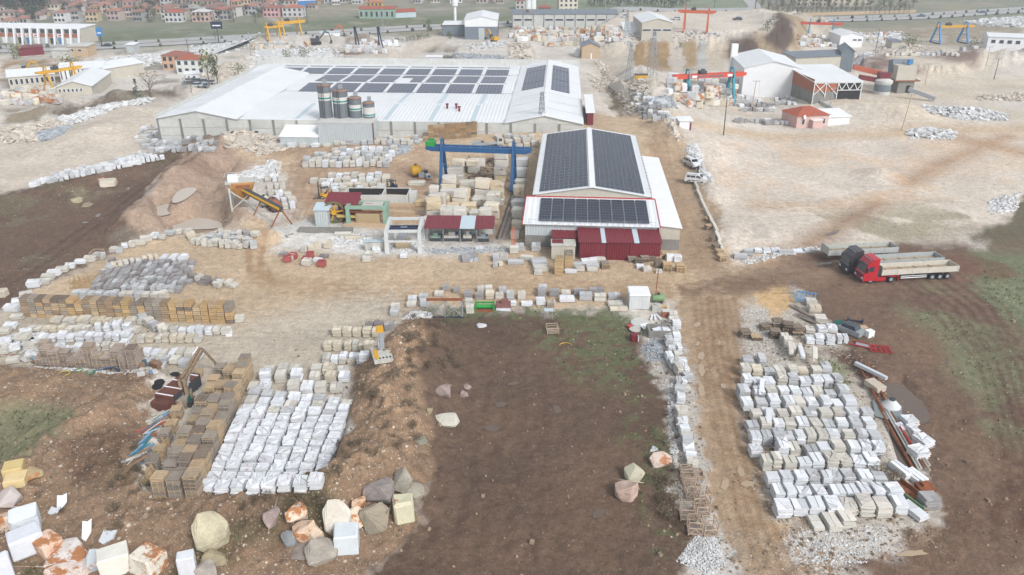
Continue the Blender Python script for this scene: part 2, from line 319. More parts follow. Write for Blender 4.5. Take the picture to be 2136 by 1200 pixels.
for (x, y) in [(1510, 425), (1480, 830), (1440, 700)]: pass
# build the mesh
C = _C0
me = bpy.data.meshes.new('ground')
co = np.stack([gx, gy, hz], 1)
jj, ii = np.meshgrid(np.arange(NY-1), np.arange(NX-1), indexing='ij')
a = (jj*NX+ii).ravel(); quads = np.stack([a+NX, a+NX+1, a+1, a], 1)
me.vertices.add(len(co)); me.vertices.foreach_set('co', co.ravel())
me.loops.add(quads.size); me.loops.foreach_set('vertex_index', quads.ravel())
me.polygons.add(len(quads)); me.polygons.foreach_set('loop_start', np.arange(0, quads.size, 4)); me.polygons.foreach_set('loop_total', np.full(len(quads), 4))
me.polygons.foreach_set('use_smooth', np.ones(len(quads), bool))
me.update(calc_edges=True)
ca = me.color_attributes.new('soil', 'FLOAT_COLOR', 'POINT')
ca.data.foreach_set('color', np.concatenate([col, np.ones((len(col), 1))], 1).astype(np.float32).ravel())
ca = me.color_attributes.new('cover', 'FLOAT_COLOR', 'POINT')
ca.data.foreach_set('color', np.stack([spk, grs, wet, np.ones_like(spk)], 1).astype(np.float32).ravel())
ground = bpy.data.objects.new('ground', me); COL.objects.link(ground); ground['kind'] = 'structure'
# ---------------- node helpers ----------------
class NT:
    def __init__(s, m): s.t = m.node_tree; s.n = s.t.nodes; s.l = s.t.links
    def node(s, typ, **kw):
        n = s.n.new(typ)
        for k, v in kw.items():
            if k.startswith('i_'): n.inputs[int(k[2:]) if k[2:].isdigit() else k[2:]].default_value = v
            else: setattr(n, k, v)
        return n
    def link(s, a, b): s.l.new(a, b)
    def noise(s, vec, scale, detail=3, rough=.55):
        n = s.node('ShaderNodeTexNoise'); n.inputs['Scale'].default_value = scale; n.inputs['Detail'].default_value = detail; n.inputs['Roughness'].default_value = rough
        s.link(vec, n.inputs['Vector']); return n.outputs['Fac']
    def maprange(s, v, a, b, c, d):
        n = s.node('ShaderNodeMapRange'); s.link(v, n.inputs[0])
        for k, x in zip((1, 2, 3, 4), (a, b, c, d)): n.inputs[k].default_value = x
        return n.outputs[0]
    def math(s, op, a, b=None):
        n = s.node('ShaderNodeMath', operation=op)
        for k, x in enumerate((a, b)):
            if x is None: continue
            if isinstance(x, (int, float)): n.inputs[k].default_value = x
            else: s.link(x, n.inputs[k])
        return n.outputs[0]
    def mix(s, fac, a, b, mode='MIX'):
        n = s.node('ShaderNodeMix', data_type='RGBA', blend_type=mode, clamp_result=False)
        for k, x in ((0, fac), (6, a), (7, b)):
            if isinstance(x, (int, float)): n.inputs[k].default_value = x
            elif isinstance(x, tuple): n.inputs[k].default_value = (*x[:3], 1)
            else: s.link(x, n.inputs[k])
        return n.outputs[2]
    def bump(s, h, st, dist):
        n = s.node('ShaderNodeBump'); n.inputs['Strength'].default_value = st; n.inputs['Distance'].default_value = dist
        s.link(h, n.inputs['Height']); return n.outputs[0]
def newmat(name):
    m = bpy.data.materials.new(name); m.use_nodes = True; t = NT(m); b = t.n['Principled BSDF']
    b.inputs['Specular IOR Level'].default_value = .3
    return m, t, b
def grey(t, v):   # scalar -> colour multiplier
    n = t.node('ShaderNodeCombineColor'); [t.link(v, n.inputs[k]) for k in range(3)]; return n.outputs[0]
def M(name, rgb, rough=.75, var=.16, scale=1.0, bump=.0, bscale=8, objcol=False, corr=0, corrax=0, metal=0, stain=None, sthr=.6, island=0, spec=.3, fine=.1, sscale=1.0, streak=0, brick=None):
    m, t, b = newmat(name)
    tc = t.node('ShaderNodeTexCoord'); v = tc.outputs['Object']
    oi = t.node('ShaderNodeObjectInfo')
    addv = t.node('ShaderNodeVectorMath', operation='MULTIPLY_ADD'); t.link(oi.outputs['Random'], addv.inputs[0]); addv.inputs[1].default_value = (57, 31, 83); t.link(v, addv.inputs[2]); v2 = addv.outputs[0]
    c = tuple(rgb)
    if objcol == 'attr': va = t.node('ShaderNodeVertexColor', layer_name='tint'); c = t.mix(1.0, va.outputs[0], c, 'MULTIPLY'); objcol = False
    elif objcol: c = t.mix(1.0, oi.outputs['Color'], c, 'MULTIPLY')
    if brick:
        n = t.node('ShaderNodeTexBrick'); t.link(v, n.inputs['Vector'])
    n1 = t.maprange(t.noise(v2, scale, 4), .25, .75, 1-var, 1+var)
    c = t.mix(1.0, c, grey(t, n1), 'MULTIPLY')
    if fine:
        n2 = t.maprange(t.noise(v2, scale*9, 3, .7), .3, .7, 1-fine, 1+fine); c = t.mix(1.0, c, grey(t, n2), 'MULTIPLY')
    if island:
        ge = t.node('ShaderNodeNewGeometry'); n3 = t.maprange(ge.outputs['Random Per Island'], 0, 1, 1-island, 1+island*.6); c = t.mix(1.0, c, grey(t, n3), 'MULTIPLY')
    if objcol:
        n4 = t.maprange(oi.outputs['Random'], 0, 1, .84, 1.1); c = t.mix(1.0, c, grey(t, n4), 'MULTIPLY')
    if streak:
        mp = t.node('ShaderNodeMapping'); mp.inputs['Scale'].default_value = (3, 3, .25); t.link(v2, mp.inputs[0])
        n5 = t.maprange(t.noise(mp.outputs[0], 1.2, 4, .7), .4, .75, 1, 1-streak); c = t.mix(1.0, c, grey(t, n5), 'MULTIPLY')
    if stain:
        f = t.maprange(t.noise(v2, sscale, 5, .65), sthr, sthr+.06, 0, 1); c = t.mix(f, c, tuple(stain))
    t.link(c, b.inputs['Base Color']) if not isinstance(c, tuple) else None
    b.inputs['Roughness'].default_value = rough; b.inputs['Metallic'].default_value = metal; b.inputs['Specular IOR Level'].default_value = spec
    hgt = None
    if bump: hgt = t.bump(t.noise(v2, bscale, 4, .65), min(1, bump), .06)
    if corr:
        sp = t.node('ShaderNodeSeparateXYZ'); t.link(v, sp.inputs[0])
        w = t.math('SINE', t.math('MULTIPLY', sp.outputs[corrax], 6.2832/corr))
        n = t.node('ShaderNodeBump'); n.inputs['Strength'].default_value = .8; n.inputs['Distance'].default_value = .03; t.link(w, n.inputs['Height'])
        if hgt is not None: t.link(hgt, n.inputs['Normal'])
        hgt = n.outputs[0]
    if hgt is not None: t.link(hgt, b.inputs['Normal'])
    return m
# ground material
m, t, b = newmat('soil')
g = t.node('ShaderNodeNewGeometry'); pos = g.outputs['Position']
a1 = t.node('ShaderNodeVertexColor', layer_name='soil'); a2 = t.node('ShaderNodeVertexColor', layer_name='cover')
sp = t.node('ShaderNodeSeparateColor'); t.link(a2.outputs[0], sp.inputs[0]); spk_, grs_ = sp.outputs[0], sp.outputs[1]
c = a1.outputs[0]
big = t.noise(pos, .09, 6, .6); mid = t.noise(pos, .8, 5, .65); fin = t.noise(pos, 5, 4, .75)
c = t.mix(1.0, c, grey(t, t.maprange(big, .3, .7, .86, 1.14)), 'MULTIPLY')
c = t.mix(1.0, c, grey(t, t.maprange(mid, .3, .7, .8, 1.2)), 'MULTIPLY')
c = t.mix(1.0, c, grey(t, t.maprange(fin, .3, .7, .72, 1.28)), 'MULTIPLY')
m2 = t.noise(pos, 2.1, 4, .7); c = t.mix(1.0, c, grey(t, t.maprange(m2, .3, .7, .82, 1.18)), 'MULTIPLY')
vfin = t.noise(pos, 16, 3, .8); c = t.mix(1.0, c, grey(t, t.maprange(vfin, .3, .7, .8, 1.2)), 'MULTIPLY')
tg = t.noise(pos, 1.5, 5, .75)
gm = t.math('MULTIPLY', grs_, t.maprange(tg, .42, .58, 0, 1))
c = t.mix(t.math('MULTIPLY', gm, .55), c, C(104, 112, 72))
for sc, thr, amt in ((2.6, .16, 1.0), (5.5, .2, 1.0), (10, .2, .9)):
    vo = t.node('ShaderNodeTexVoronoi', i_Scale=sc); t.link(pos, vo.inputs['Vector'])
    vs = t.node('ShaderNodeSeparateColor'); t.link(vo.outputs['Color'], vs.inputs[0])
    lim = t.math('MULTIPLY', t.math('MULTIPLY', vs.outputs[0], vs.outputs[1]), 0.95)
    keep = t.math('LESS_THAN', t.math('ADD', vo.outputs['Distance'], .02), t.math('MULTIPLY', lim, t.math('POWER', spk_, .6)))
    pick = t.math('LESS_THAN', vs.outputs[2], t.math('MULTIPLY', spk_, 1.3)); 
    stc = t.mix(vs.outputs[1], C(168, 150, 130), C(232, 226, 216))
    c = t.mix(t.math('MULTIPLY', t.math('MULTIPLY', keep, pick), amt*.7), c, stc)
t.link(c, b.inputs['Base Color']); b.inputs['Roughness'].default_value = .95; b.inputs['Specular IOR Level'].default_value = .15
bb = t.bump(fin, .5, .12); n = t.node('ShaderNodeBump'); n.inputs['Strength'].default_value = .6; n.inputs['Distance'].default_value = .35; t.link(mid, n.inputs['Height']); t.link(bb, n.inputs['Normal']); t.link(n.outputs[0], b.inputs['Normal'])
ground.data.materials.append(m)
# ---------------- mesh and object helpers ----------------
class MB:
    def __init__(s): s.v = []; s.f = []; s.mi = []; s.m = 0
    def add(s, vs, fs):
        o = len(s.v); s.v += [tuple(p) for p in vs]; s.f += [tuple(i+o for i in f) for f in fs]; s.mi += [s.m]*len(fs); return s
    def box(s, x0, y0, z0, x1, y1, z1):
        return s.add([(x0, y0, z0), (x1, y0, z0), (x1, y1, z0), (x0, y1, z0), (x0, y0, z1), (x1, y0, z1), (x1, y1, z1), (x0, y1, z1)],
                     [(3, 2, 1, 0), (4, 5, 6, 7), (0, 1, 5, 4), (1, 2, 6, 5), (2, 3, 7, 6), (3, 0, 4, 7)])
    def cbox(s, cx, cy, cz, sx, sy, sz, rz=0, rx=0, ry=0, tw=None):
        """box centred in x,y with its base at cz"""
        vs = [(x, y, z) for z in (0, sz) for (x, y) in ((-sx/2, -sy/2), (sx/2, -sy/2), (sx/2, sy/2), (-sx/2, sy/2))]
        if tw: vs = vs[:4]+[(x*tw[0], y*tw[1], z) for x, y, z in vs[4:]]
        out = []
        for x, y, z in vs:
            y, z = y*math.cos(rx)-z*math.sin(rx), y*math.sin(rx)+z*math.cos(rx)
            x, z = x*math.cos(ry)+z*math.sin(ry), -x*math.sin(ry)+z*math.cos(ry)
            x, y = x*math.cos(rz)-y*math.sin(rz), x*math.sin(rz)+y*math.cos(rz)
            out.append((x+cx, y+cy, z+cz))
        return s.add(out, [(3, 2, 1, 0), (4, 5, 6, 7), (0, 1, 5, 4), (1, 2, 6, 5), (2, 3, 7, 6), (3, 0, 4, 7)])
    def prism(s, poly, z0, z1):
        n = len(poly); a = sum(poly[i][0]*poly[(i+1) % n][1]-poly[(i+1) % n][0]*poly[i][1] for i in range(n))
        if a < 0: poly = poly[::-1]
        return s.add([(x, y, z0) for x, y in poly]+[(x, y, z1) for x, y in poly],
                     [tuple(range(n-1, -1, -1)), tuple(range(n, 2*n))]+[(i, (i+1) % n, n+(i+1) % n, n+i) for i in range(n)])
    def tube(s, p, q, r, n=6, r2=None):
        p = np.array(p, float); q = np.array(q, float); d = q-p; L = np.linalg.norm(d)
        if L < 1e-6: return s
        d /= L; a = np.cross(d, (0, 0, 1) if abs(d[2]) < .9 else (1, 0, 0)); a /= np.linalg.norm(a); b = np.cross(d, a)
        r2 = r if r2 is None else r2; vs = []
        for c, rr in ((p, r), (q, r2)):
            for k in range(n):
                t_ = 2*math.pi*(k+.5)/n; vs.append(c+rr*(math.cos(t_)*a+math.sin(t_)*b))
        return s.add(vs, [(k, (k+1) % n, n+(k+1) % n, n+k) for k in range(n)]+[tuple(range(n-1, -1, -1)), tuple(range(n, 2*n))])
    def beam(s, p, q, w): return s.tube(p, q, w*.7, 4)
    def path(s, pts, r, n=6, close=False):
        pts = list(pts)+([pts[0]] if close else [])
        for a, b in zip(pts[:-1], pts[1:]): s.tube(a, b, r, n)
        return s
    def yprism(s, prof, x0, x1):
        """profile in (y,z) extruded along x"""
        n = len(prof)
        return s.add([(x0, y, z) for y, z in prof]+[(x1, y, z) for y, z in prof], [tuple(range(n)), tuple(range(2*n-1, n-1, -1))]+[(i, n+i, n+(i+1) % n, (i+1) % n) for i in range(n)])
    def xprism(s, prof, y0, y1):
        """profile in (x,z) extruded along y"""
        n = len(prof)
        return s.add([(x, y0, z) for x, z in prof]+[(x, y1, z) for x, z in prof], [tuple(range(n-1, -1, -1)), tuple(range(n, 2*n))]+[(i, (i+1) % n, n+(i+1) % n, n+i) for i in range(n)])
    def lathe(s, prof, n=16, cx=0, cy=0):
        m = len(prof); vs = []
        for r, z in prof:
            for k in range(n): vs.append((cx+r*math.cos(2*math.pi*k/n), cy+r*math.sin(2*math.pi*k/n), z))
        fs = [(j*n+k, j*n+(k+1) % n, (j+1)*n+(k+1) % n, (j+1)*n+k) for j in range(m-1) for k in range(n)]
        fs += [tuple(range(n-1, -1, -1)), tuple(range((m-1)*n, m*n))]
        return s.add(vs, fs)
    def mesh(s, name, mats, smooth=False):
        me = bpy.data.meshes.new(name); me.from_pydata(s.v, [], s.f)
        for mt in (mats if isinstance(mats, (list, tuple)) else [mats]): me.materials.append(mt)
        if any(s.mi): me.polygons.foreach_set('material_index', s.mi)
        if smooth: me.polygons.foreach_set('use_smooth', [True]*len(me.polygons))
        me.update(); return me
def thing(name, label, cat, loc=(0, 0, 0), rz=0, group=None):
    if len(label.replace('-', ' ').split()) > 16: print('LONG', label)
    o = bpy.data.objects.new(name, None); COL.objects.link(o); o.location = loc; o.rotation_euler = (0, 0, rz); o.empty_display_size = .2
    o['label'] = label; o['category'] = cat
    if group: o['group'] = group
    return o
def put(name, me, parent=None, loc=(0, 0, 0), rz=0, sc=None, color=None, rot=None):
    o = bpy.data.objects.new(name, me); COL.objects.link(o); o.location = loc; o.rotation_euler = rot or (0, 0, rz)
    if sc: o.scale = sc
    if color: o.color = (*color[:3], 1)
    if parent: o.parent = parent
    return o
def part(name, mb, mat, parent, **k):
    return put(name, mb.mesh(name, mat, k.pop('smooth', False)), parent, **k)
def single(name, mb, mat, label, cat, loc=(0, 0, 0), rz=0, group=None, smooth=False, color=None, sc=None, rot=None):
    o = put(name, mb.mesh(name, mat, smooth) if isinstance(mb, MB) else mb, None, loc, rz, sc, color, rot); o['label'] = label; o['category'] = cat
    if group: o['group'] = group
    return o
def stuff(name, mb, mat, label=None, parent=None, smooth=False, cat=None):
    o = put(name, mb.mesh(name, mat, smooth), parent); o['kind'] = 'stuff'
    if label: o['label'] = label
    if cat: o['category'] = cat
    return o
def frame(pl, pr):
    """origin, heading and width of a front edge given by its two pixel ends (left, right)"""
    z_ = min(G(*pl)[2], G(*pr)[2]); a = plane(*pl, z_); b = plane(*pr, z_); return (a[0], a[1], z_), math.atan2(b[1]-a[1], b[0]-a[0]), math.hypot(b[0]-a[0], b[1]-a[1])
def loc_of(o, x, y, z):
    c, s_ = math.cos(o.rotation_euler[2]), math.sin(o.rotation_euler[2]); return (o.location[0]+c*x-s_*y, o.location[1]+s_*x+c*y, o.location[2]+z)
ORD = ['first', 'second', 'third', 'fourth', 'fifth', 'sixth', 'seventh', 'eighth', 'ninth', 'tenth', 'eleventh', 'twelfth', 'thirteenth', 'fourteenth', 'fifteenth', 'sixteenth', 'seventeenth', 'eighteenth', 'nineteenth', 'twentieth']
def nth(i):
    if i < 20: return ORD[i]
    if i > 98: return 'farthest'
    T = ['twent', 'thirt', 'fort', 'fift', 'sixt', 'sevent', 'eight', 'ninet'][(i+1)//10-2]
    return T+'ieth' if (i+1) % 10 == 0 else T+'y-'+ORD[(i+1) % 10-1]
rnd = random.uniform
# ---------------- materials ----------------
MAR = M('marble', (1, 1, 1), .65, .07, 1.6, .35, 6, objcol=True, fine=.06)
MARST = M('veined_marble', (1, 1, 1), .6, .08, 1.2, .4, 5, objcol=True, fine=.08, stain=C(190, 138, 96), sthr=.615, sscale=1.8)
MARATT = M('marble_far', (1, 1, 1), .65, .07, 1.6, .35, 6, objcol='attr', fine=.06)
MARED = M('rust_marble', (1, 1, 1), .7, .16, 1.0, .5, 5, objcol=True, fine=.14, stain=C(186, 128, 84), sthr=.49, sscale=1.1)
ROCK = M('field_rock', (1, 1, 1), .9, .3, 1.6, .8, 3.5, objcol=True, fine=.16)
WOOD = M('pallet_wood', (1, 1, 1), .85, .16, 2, .3, 12, objcol=True, fine=.15)
CONC = M('concrete', C(218, 219, 214), .9, .1, .5, .3, 6, fine=.07, streak=.2)
CONCD = M('dark_concrete', C(150, 148, 142), .9, .16, .5, .3, 6, streak=.25)
WROOF = M('white_roof', C(238, 242, 245, 1.32), .5, .05, .12, 0, corr=.9, fine=.04, streak=.1)
WROOFY = M('white_sheet', C(238, 242, 245, 1.32), .5, .05, .15, 0, corr=.9, corrax=1, fine=.04, streak=.1)
WHITE = M('white_paint', C(236, 238, 240, 1.22), .5, .05, .5, fine=.03)
CREAM = M('cream_wall', C(208, 202, 188), .85, .07, .4, .1, fine=.04, streak=.12)
GREYW = M('grey_cladding', C(128, 138, 148), .6, .06, .4, corr=.5, streak=.1)
LGREY = M('light_cladding', C(200, 208, 210), .6, .04, .4, corr=.45, streak=.12)
STEEL = M('steel', C(172, 178, 184), .5, .1, 1, metal=.2)
DSTEEL = M('dark_steel', C(70, 74, 78), .55, .15, 1)
MAROON = M('maroon_sheet', C(130, 42, 54), .5, .08, .5, corr=.28, spec=.4, streak=.12)
RED = M('red_paint', C(186, 32, 38), .35, .06, 1, spec=.5)
REDR = M('clay_roof', C(180, 96, 74), .85, .12, 1.2, corr=.35, fine=.1)
TEAL = M('teal_paint', C(30, 150, 168), .45, .06, 1)
ORANGE = M('orange_paint', C(222, 112, 72), .5, .08, 1)
YEL = M('yellow_paint', C(226, 172, 50), .5, .08, 1)
BLUE = M('blue_paint', C(36, 94, 146), .45, .08, .6, spec=.4)
DBLUE = M('navy_paint', C(36, 50, 78), .45, .1, 1)
SKYB = M('sky_blue_paint', C(60, 140, 205), .5, .08, 1)
GREEN = M('green_paint', C(40, 160, 70), .5, .08, 1); OLIVE = M('faded_green_paint', C(128, 160, 118), .6, .12, 1)
MINT = M('pale_green_paint', C(150, 180, 160), .6, .1, 1)
BLACK = M('black_rubber', C(38, 38, 40), .8, .1, 3); GLASS = M('window_glass', C(58, 68, 80), .12, .05, 1, spec=.6)
PV = None
RUST = M('rusty_steel', C(150, 92, 62), .85, .25, 1.4, .2); BRICK = M('brick_wall', C(180, 112, 84), .9, .1, 1.5, fine=.12)
ASPH = M('asphalt', C(186, 186, 186), .9, .05, .2, fine=.05); TAN = M('tan_plaster', C(206, 180, 150), .9, .08, .5, streak=.1)
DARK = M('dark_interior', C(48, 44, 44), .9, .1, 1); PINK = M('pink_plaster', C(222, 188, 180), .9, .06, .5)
TINT = M('tinted_plaster', (1, 1, 1), .9, .07, .6, objcol=True, streak=.12); TINTR = M('tinted_tiles', (1, 1, 1), .85, .14, 1.5, objcol=True, fine=.12)
PAINT = M('tinted_paint', (1, 1, 1), .4, .05, 1, objcol=True, spec=.5, fine=.03)
DIRTW = M('dirty_white_paint', C(214, 212, 204), .6, .14, 1, streak=.3)
def pvmat(name, cx, cy, base=(62, 70, 88)):
    m, t, b = newmat(name); tc = t.node('ShaderNodeTexCoord'); s = t.node('ShaderNodeSeparateXYZ'); t.link(tc.outputs['Object'], s.inputs[0])
    def lin(o, p, w):
        f = t.math('FRACT', t.math('DIVIDE', o, p)); return t.math('LESS_THAN', f, w)
    l = t.math('MAXIMUM', lin(s.outputs[0], cx, .13), lin(s.outputs[1], cy, .1))
    oi = t.node('ShaderNodeObjectInfo'); gc = grey(t, t.maprange(oi.outputs['Random'], 0, 1, .9, 1.12))
    c = t.mix(1.0, C(*base), gc, 'MULTIPLY'); c = t.mix(l, c, C(142, 150, 162)); t.link(c, b.inputs['Base Color'])
    b.inputs['Roughness'].default_value = .3; b.inputs['Specular IOR Level'].default_value = .07; return m
PVFAR = pvmat('solar_glass_far', 1.0, 1.9, (80, 86, 104)); PVNEAR = M('solar_glass', C(46, 54, 70), .3, .06, .4, fine=.02, spec=.12); PVFR = M('panel_frame', C(150, 158, 168), .5, .05, 1)
# ---------------- shared slab, block and pallet meshes ----------------
def cut(poly, p, d):
    """split a convex polygon by the line through p with direction d"""
    n = (-d[1], d[0]); A, B = [], []
    for i in range(len(poly)):
        a, b = poly[i], poly[(i+1) % len(poly)]
        sa = (a[0]-p[0])*n[0]+(a[1]-p[1])*n[1]; sb = (b[0]-p[0])*n[0]+(b[1]-p[1])*n[1]
        (A if sa >= 0 else B).append(a)
        if sa*sb < 0:
            t_ = sa/(sa-sb); q = (a[0]+t_*(b[0]-a[0]), a[1]+t_*(b[1]-a[1])); A.append(q); B.append(q)
    return A, B
def shrink(poly, k):
    cx = sum(p[0] for p in poly)/len(poly); cy = sum(p[1] for p in poly)/len(poly)
    out = []
    for x, y in poly:
        d = math.hypot(x-cx, y-cy)+1e-6; f = max(.3, 1-k/d); out.append((cx+(x-cx)*f, cy+(y-cy)*f))
    return out
def slabmesh(jit, name='slab', mat=None):
    p = []
    for (x, y) in ((-.5, -.5), (0, -.5), (.5, -.5), (.5, 0), (.5, .5), (0, .5), (-.5, .5), (-.5, 0)):
        p.append((x+rnd(-jit, jit), y+rnd(-jit, jit)))
    return MB().prism(p, 0, 1).mesh(name, mat or MAR)
SL = {m.name: [slabmesh(j, 'slab', m) for j in (.015, .02, .03, .05, .06, .07)] for m in (MAR, MARST, MARED)}
def piecesets(mat, k, ncut, jit=.03):
    out = []
    for _ in range(k):
        polys = [[(-.5+rnd(-jit, jit), -.5+rnd(-jit, jit)), (.5+rnd(-jit, jit), -.5+rnd(-jit, jit)), (.5+rnd(-jit, jit), .5+rnd(-jit, jit)), (-.5+rnd(-jit, jit), .5+rnd(-jit, jit))]]
        for c_ in range(ncut):
            polys.sort(key=lambda q: -abs(sum(q[i][0]*q[(i+1) % len(q)][1]-q[(i+1) % len(q)][0]*q[i][1] for i in range(len(q)))))
            q = polys.pop(0); cx = sum(a[0] for a in q)/len(q); cy = sum(a[1] for a in q)/len(q); an = rnd(0, 3.14) if ncut > 2 else random.choice([0, 1.57])+rnd(-.06, .06)
            A, B = cut(q, (cx+rnd(-.08, .08), cy+rnd(-.08, .08)), (math.cos(an), math.sin(an)))
            polys += [x for x in (A, B) if len(x) > 2]
        out.append([MB().prism(shrink(q, .03), 0, 1+rnd(-.4, .45)).mesh('slab_piece', mat) for q in polys])
    return out
CRAZY = piecesets(MARST, 12, 5, .05); STRIPS = piecesets(MAR, 8, 1); QUART = piecesets(MAR, 6, 2)
def pallet_mb(h=.14, n=6):
    b = MB()
    for x in (-.46, 0, .46): b.box(x-.04, -.5, 0, x+.04, .5, h*.7)
    for k in range(n):
        y = -.5+k/(n-1)*(1-.1); b.box(-.5, y, h*.7, .5, y+.1, h)
    return b
PALLET = pallet_mb().mesh('pallet', WOOD); PALLETX = pallet_mb(.14, 7).mesh('pallet', WOOD)
BASEP = MB().box(-.5, -.48, 0, .5, -.38, .1).box(-.5, .38, 0, .5, .48, .1).box(-.5, -.05, 0, .5, .05, .1).box(-.48, -.5, .1, .48, .5, .13).mesh('pallet', WOOD)
def crate_mb():
    b = MB()
    for k in range(2):
        z = .06+k*.42
        b.box(-.5, -.5, z, .5, -.46, z+.34); b.box(-.5, .46, z, .5, .5, z+.34); b.box(-.5, -.46, z, -.46, .46, z+.34); b.box(.46, -.46, z, .5, .46, z+.34)
    for x in (-.45, .45):
        for y in (-.45, .45): b.box(x-.03, y-.03, 0, x+.03, y+.03, .9)
    for k in range(5): b.box(-.5+k*.21, -.5, .88, -.36+k*.21, .5, .92)
    return b
CRATE = crate_mb().mesh('crate', WOOD)
WH = C(238, 241, 245, 1.38); IV = C(222, 218, 208); CR = C(226, 216, 196); GR = C(170, 168, 168); DG = C(150, 142, 140); LG = C(206, 208, 210); WC = C(200, 176, 144); WG = C(166, 155, 143); WD = C(146, 131, 116)
CN = {WH: 'white', IV: 'ivory', CR: 'cream', GR: 'grey', DG: 'dark grey', LG: 'light grey'}
def jc(c, k=.07):
    f = 1+rnd(-k, k); return tuple(min(.95, x*f*(1+rnd(-.015, .015))) for x in c)
STK = []
def slab_stack(px, py, w=1.25, d=1.25, n=6, th=.13, c=WH, style='crazy', rz=0, label='', group=None, name=None, front=True, wood=None, cat='slab stack'):
    x, y, z = G(px, py)
    if front: x -= math.sin(rz)*d/2; y += math.cos(rz)*d/2
    kind = name or ('slab_pile' if style == 'crazy' else 'paving_pack')
    STK.append((w*F/(y*CS+H*SN), kind, (x, y, hground(x, y)-.02), w, d, n, th, c, style, rz+rnd(-.05, .05), label, group, wood, px))
def stack_pieces(w, d, n, th, c, style, wood):
    out = []; zz = 0.0
    if style != 'flat': out.append(('pallet', BASEP, (0, 0, 0), 0, (w, d, 1), jc(wood or WG))); zz = .13
    key = {'crazy': 'veined_marble', 'rust': 'rust_marble'}.get(style, 'marble')
    j0 = {'crazy': 2, 'rust': 3, 'quart': 1}.get(style, 0)
    for k in range(n):
        j = {'crazy': .06, 'quart': .05}.get(style, .03)
        t_ = th*rnd(.8, 1.2); s_ = rnd(.9, 1.05) if style in ('crazy', 'quart') else rnd(.95, 1.0)
        out.append(('slab', SL[key][random.randint(j0, j0+2)], (rnd(-j, j)*w, rnd(-j, j)*d, zz), rnd(-.06, .06) if style in ('crazy', 'quart') else rnd(-.01, .01), (w*s_, d*rnd(.92, 1.04), t_*.8), jc(c, .1))); zz += t_
    st = {'crazy': CRAZY, 'box': STRIPS, 'slab': STRIPS, 'quart': QUART}.get(style)
    if st:
        for me in random.choice(st): out.append(('slab_piece', me, (0, 0, zz), 0, (w, d, th*rnd(.7, 1.1)), jc(c, .15)))
    return out
def build_stacks():
    P_ = np.array([q[2][:2] for q in STK]); WD_ = np.array([(q[3], q[4]) for q in STK])
    for i, q in enumerate(STK):
        dx = np.abs(P_[:, 0]-P_[i, 0]); dy = np.abs(P_[:, 1]-P_[i, 1]); w, d = q[3], q[4]
        a = dx[(dy < .6*(d+WD_[:, 1])/2) & (dx > .55)]; b = dy[(dx < .35*w) & (dy > .6)]
        if len(a): w = max(.6, min(w, .89*a.min()))
        if len(b): d = max(.6, min(d, .86*b.min()))
        STK[i] = q[:3]+(w, d)+q[5:]
    kinds = {}
    for s_ in STK: kinds.setdefault(s_[1], []).append(s_)
    for kind, lst in kinds.items():
        lst.sort(key=lambda q: -q[0]); V = []; Fc = []; T = []; off = 0
        for i, (sz, kd, loc, w, d, n, th, c, style, rz, label, group, wood, px) in enumerate(lst):
            ps = stack_pieces(w, d, n, th, c, style, wood)
            if i < 290:
                o = thing(kd, label, 'slab stack', loc, rz, group)
                for nm, me, l_, r_, sc_, cl in ps: put(nm, me, o, l_, r_, sc_, cl)
            else:
                for nm, me, l_, r_, sc_, cl in ps:
                    co = np.empty(len(me.vertices)*3); me.vertices.foreach_get('co', co); co = co.reshape(-1, 3)*sc_
                    for an, ll in ((r_, l_), (rz, loc)):
                        ca_, sa_ = math.cos(an), math.sin(an); co = np.stack([co[:, 0]*ca_-co[:, 1]*sa_, co[:, 0]*sa_+co[:, 1]*ca_, co[:, 2]], 1)+np.array(ll)
                    V.append(co); T.append(np.tile((*cl, 1), (len(co), 1))); Fc += [tuple(v+off for v in p_.vertices) for p_ in me.polygons]; off += len(co)
        if V:
            me = bpy.data.meshes.new(kind+'s_far'); me.from_pydata(np.concatenate(V).tolist(), [], Fc); me.materials.append(MARATT)
            at = me.color_attributes.new('tint', 'FLOAT_COLOR', 'POINT'); at.data.foreach_set('color', np.concatenate(T).astype(np.float32).ravel())
            o = put('distant_'+kind+'s', me); o['kind'] = 'stuff'; o['label'] = 'many smaller stacks of pale cut stone standing further off in the yards'; o['category'] = 'slab stacks'
def row(p0, p1, n, desc, group, w=1.25, d=1.25, h=(5, 7), th=.13, cs=(WH,), style='crazy', jit=.1, skip=0, rz=None, name='marble_slab_stack', styles=None, cat='slab stack'):
    a = plane(*p0); b = plane(*p1); r0 = math.atan2(b[1]-a[1], b[0]-a[0]) if rz is None else rz
    for i in range(n):
        if random.random() < skip: continue
        f = i/max(1, n-1)
        x = a[0]+(b[0]-a[0])*f+rnd(-jit, jit); y = a[1]+(b[1]-a[1])*f+rnd(-jit, jit)
        px, py = toplane(x, y); c = random.choice(cs)
        slab_stack(px, py, w*rnd(.9, 1.08), d*rnd(.9, 1.08), random.randint(*h), th, c, random.choice(styles) if styles else style, r0, desc.replace('#', nth(i)).replace('@', CN.get(c, 'pale')), group, None if name == 'marble_slab_stack' else name, cat=cat)
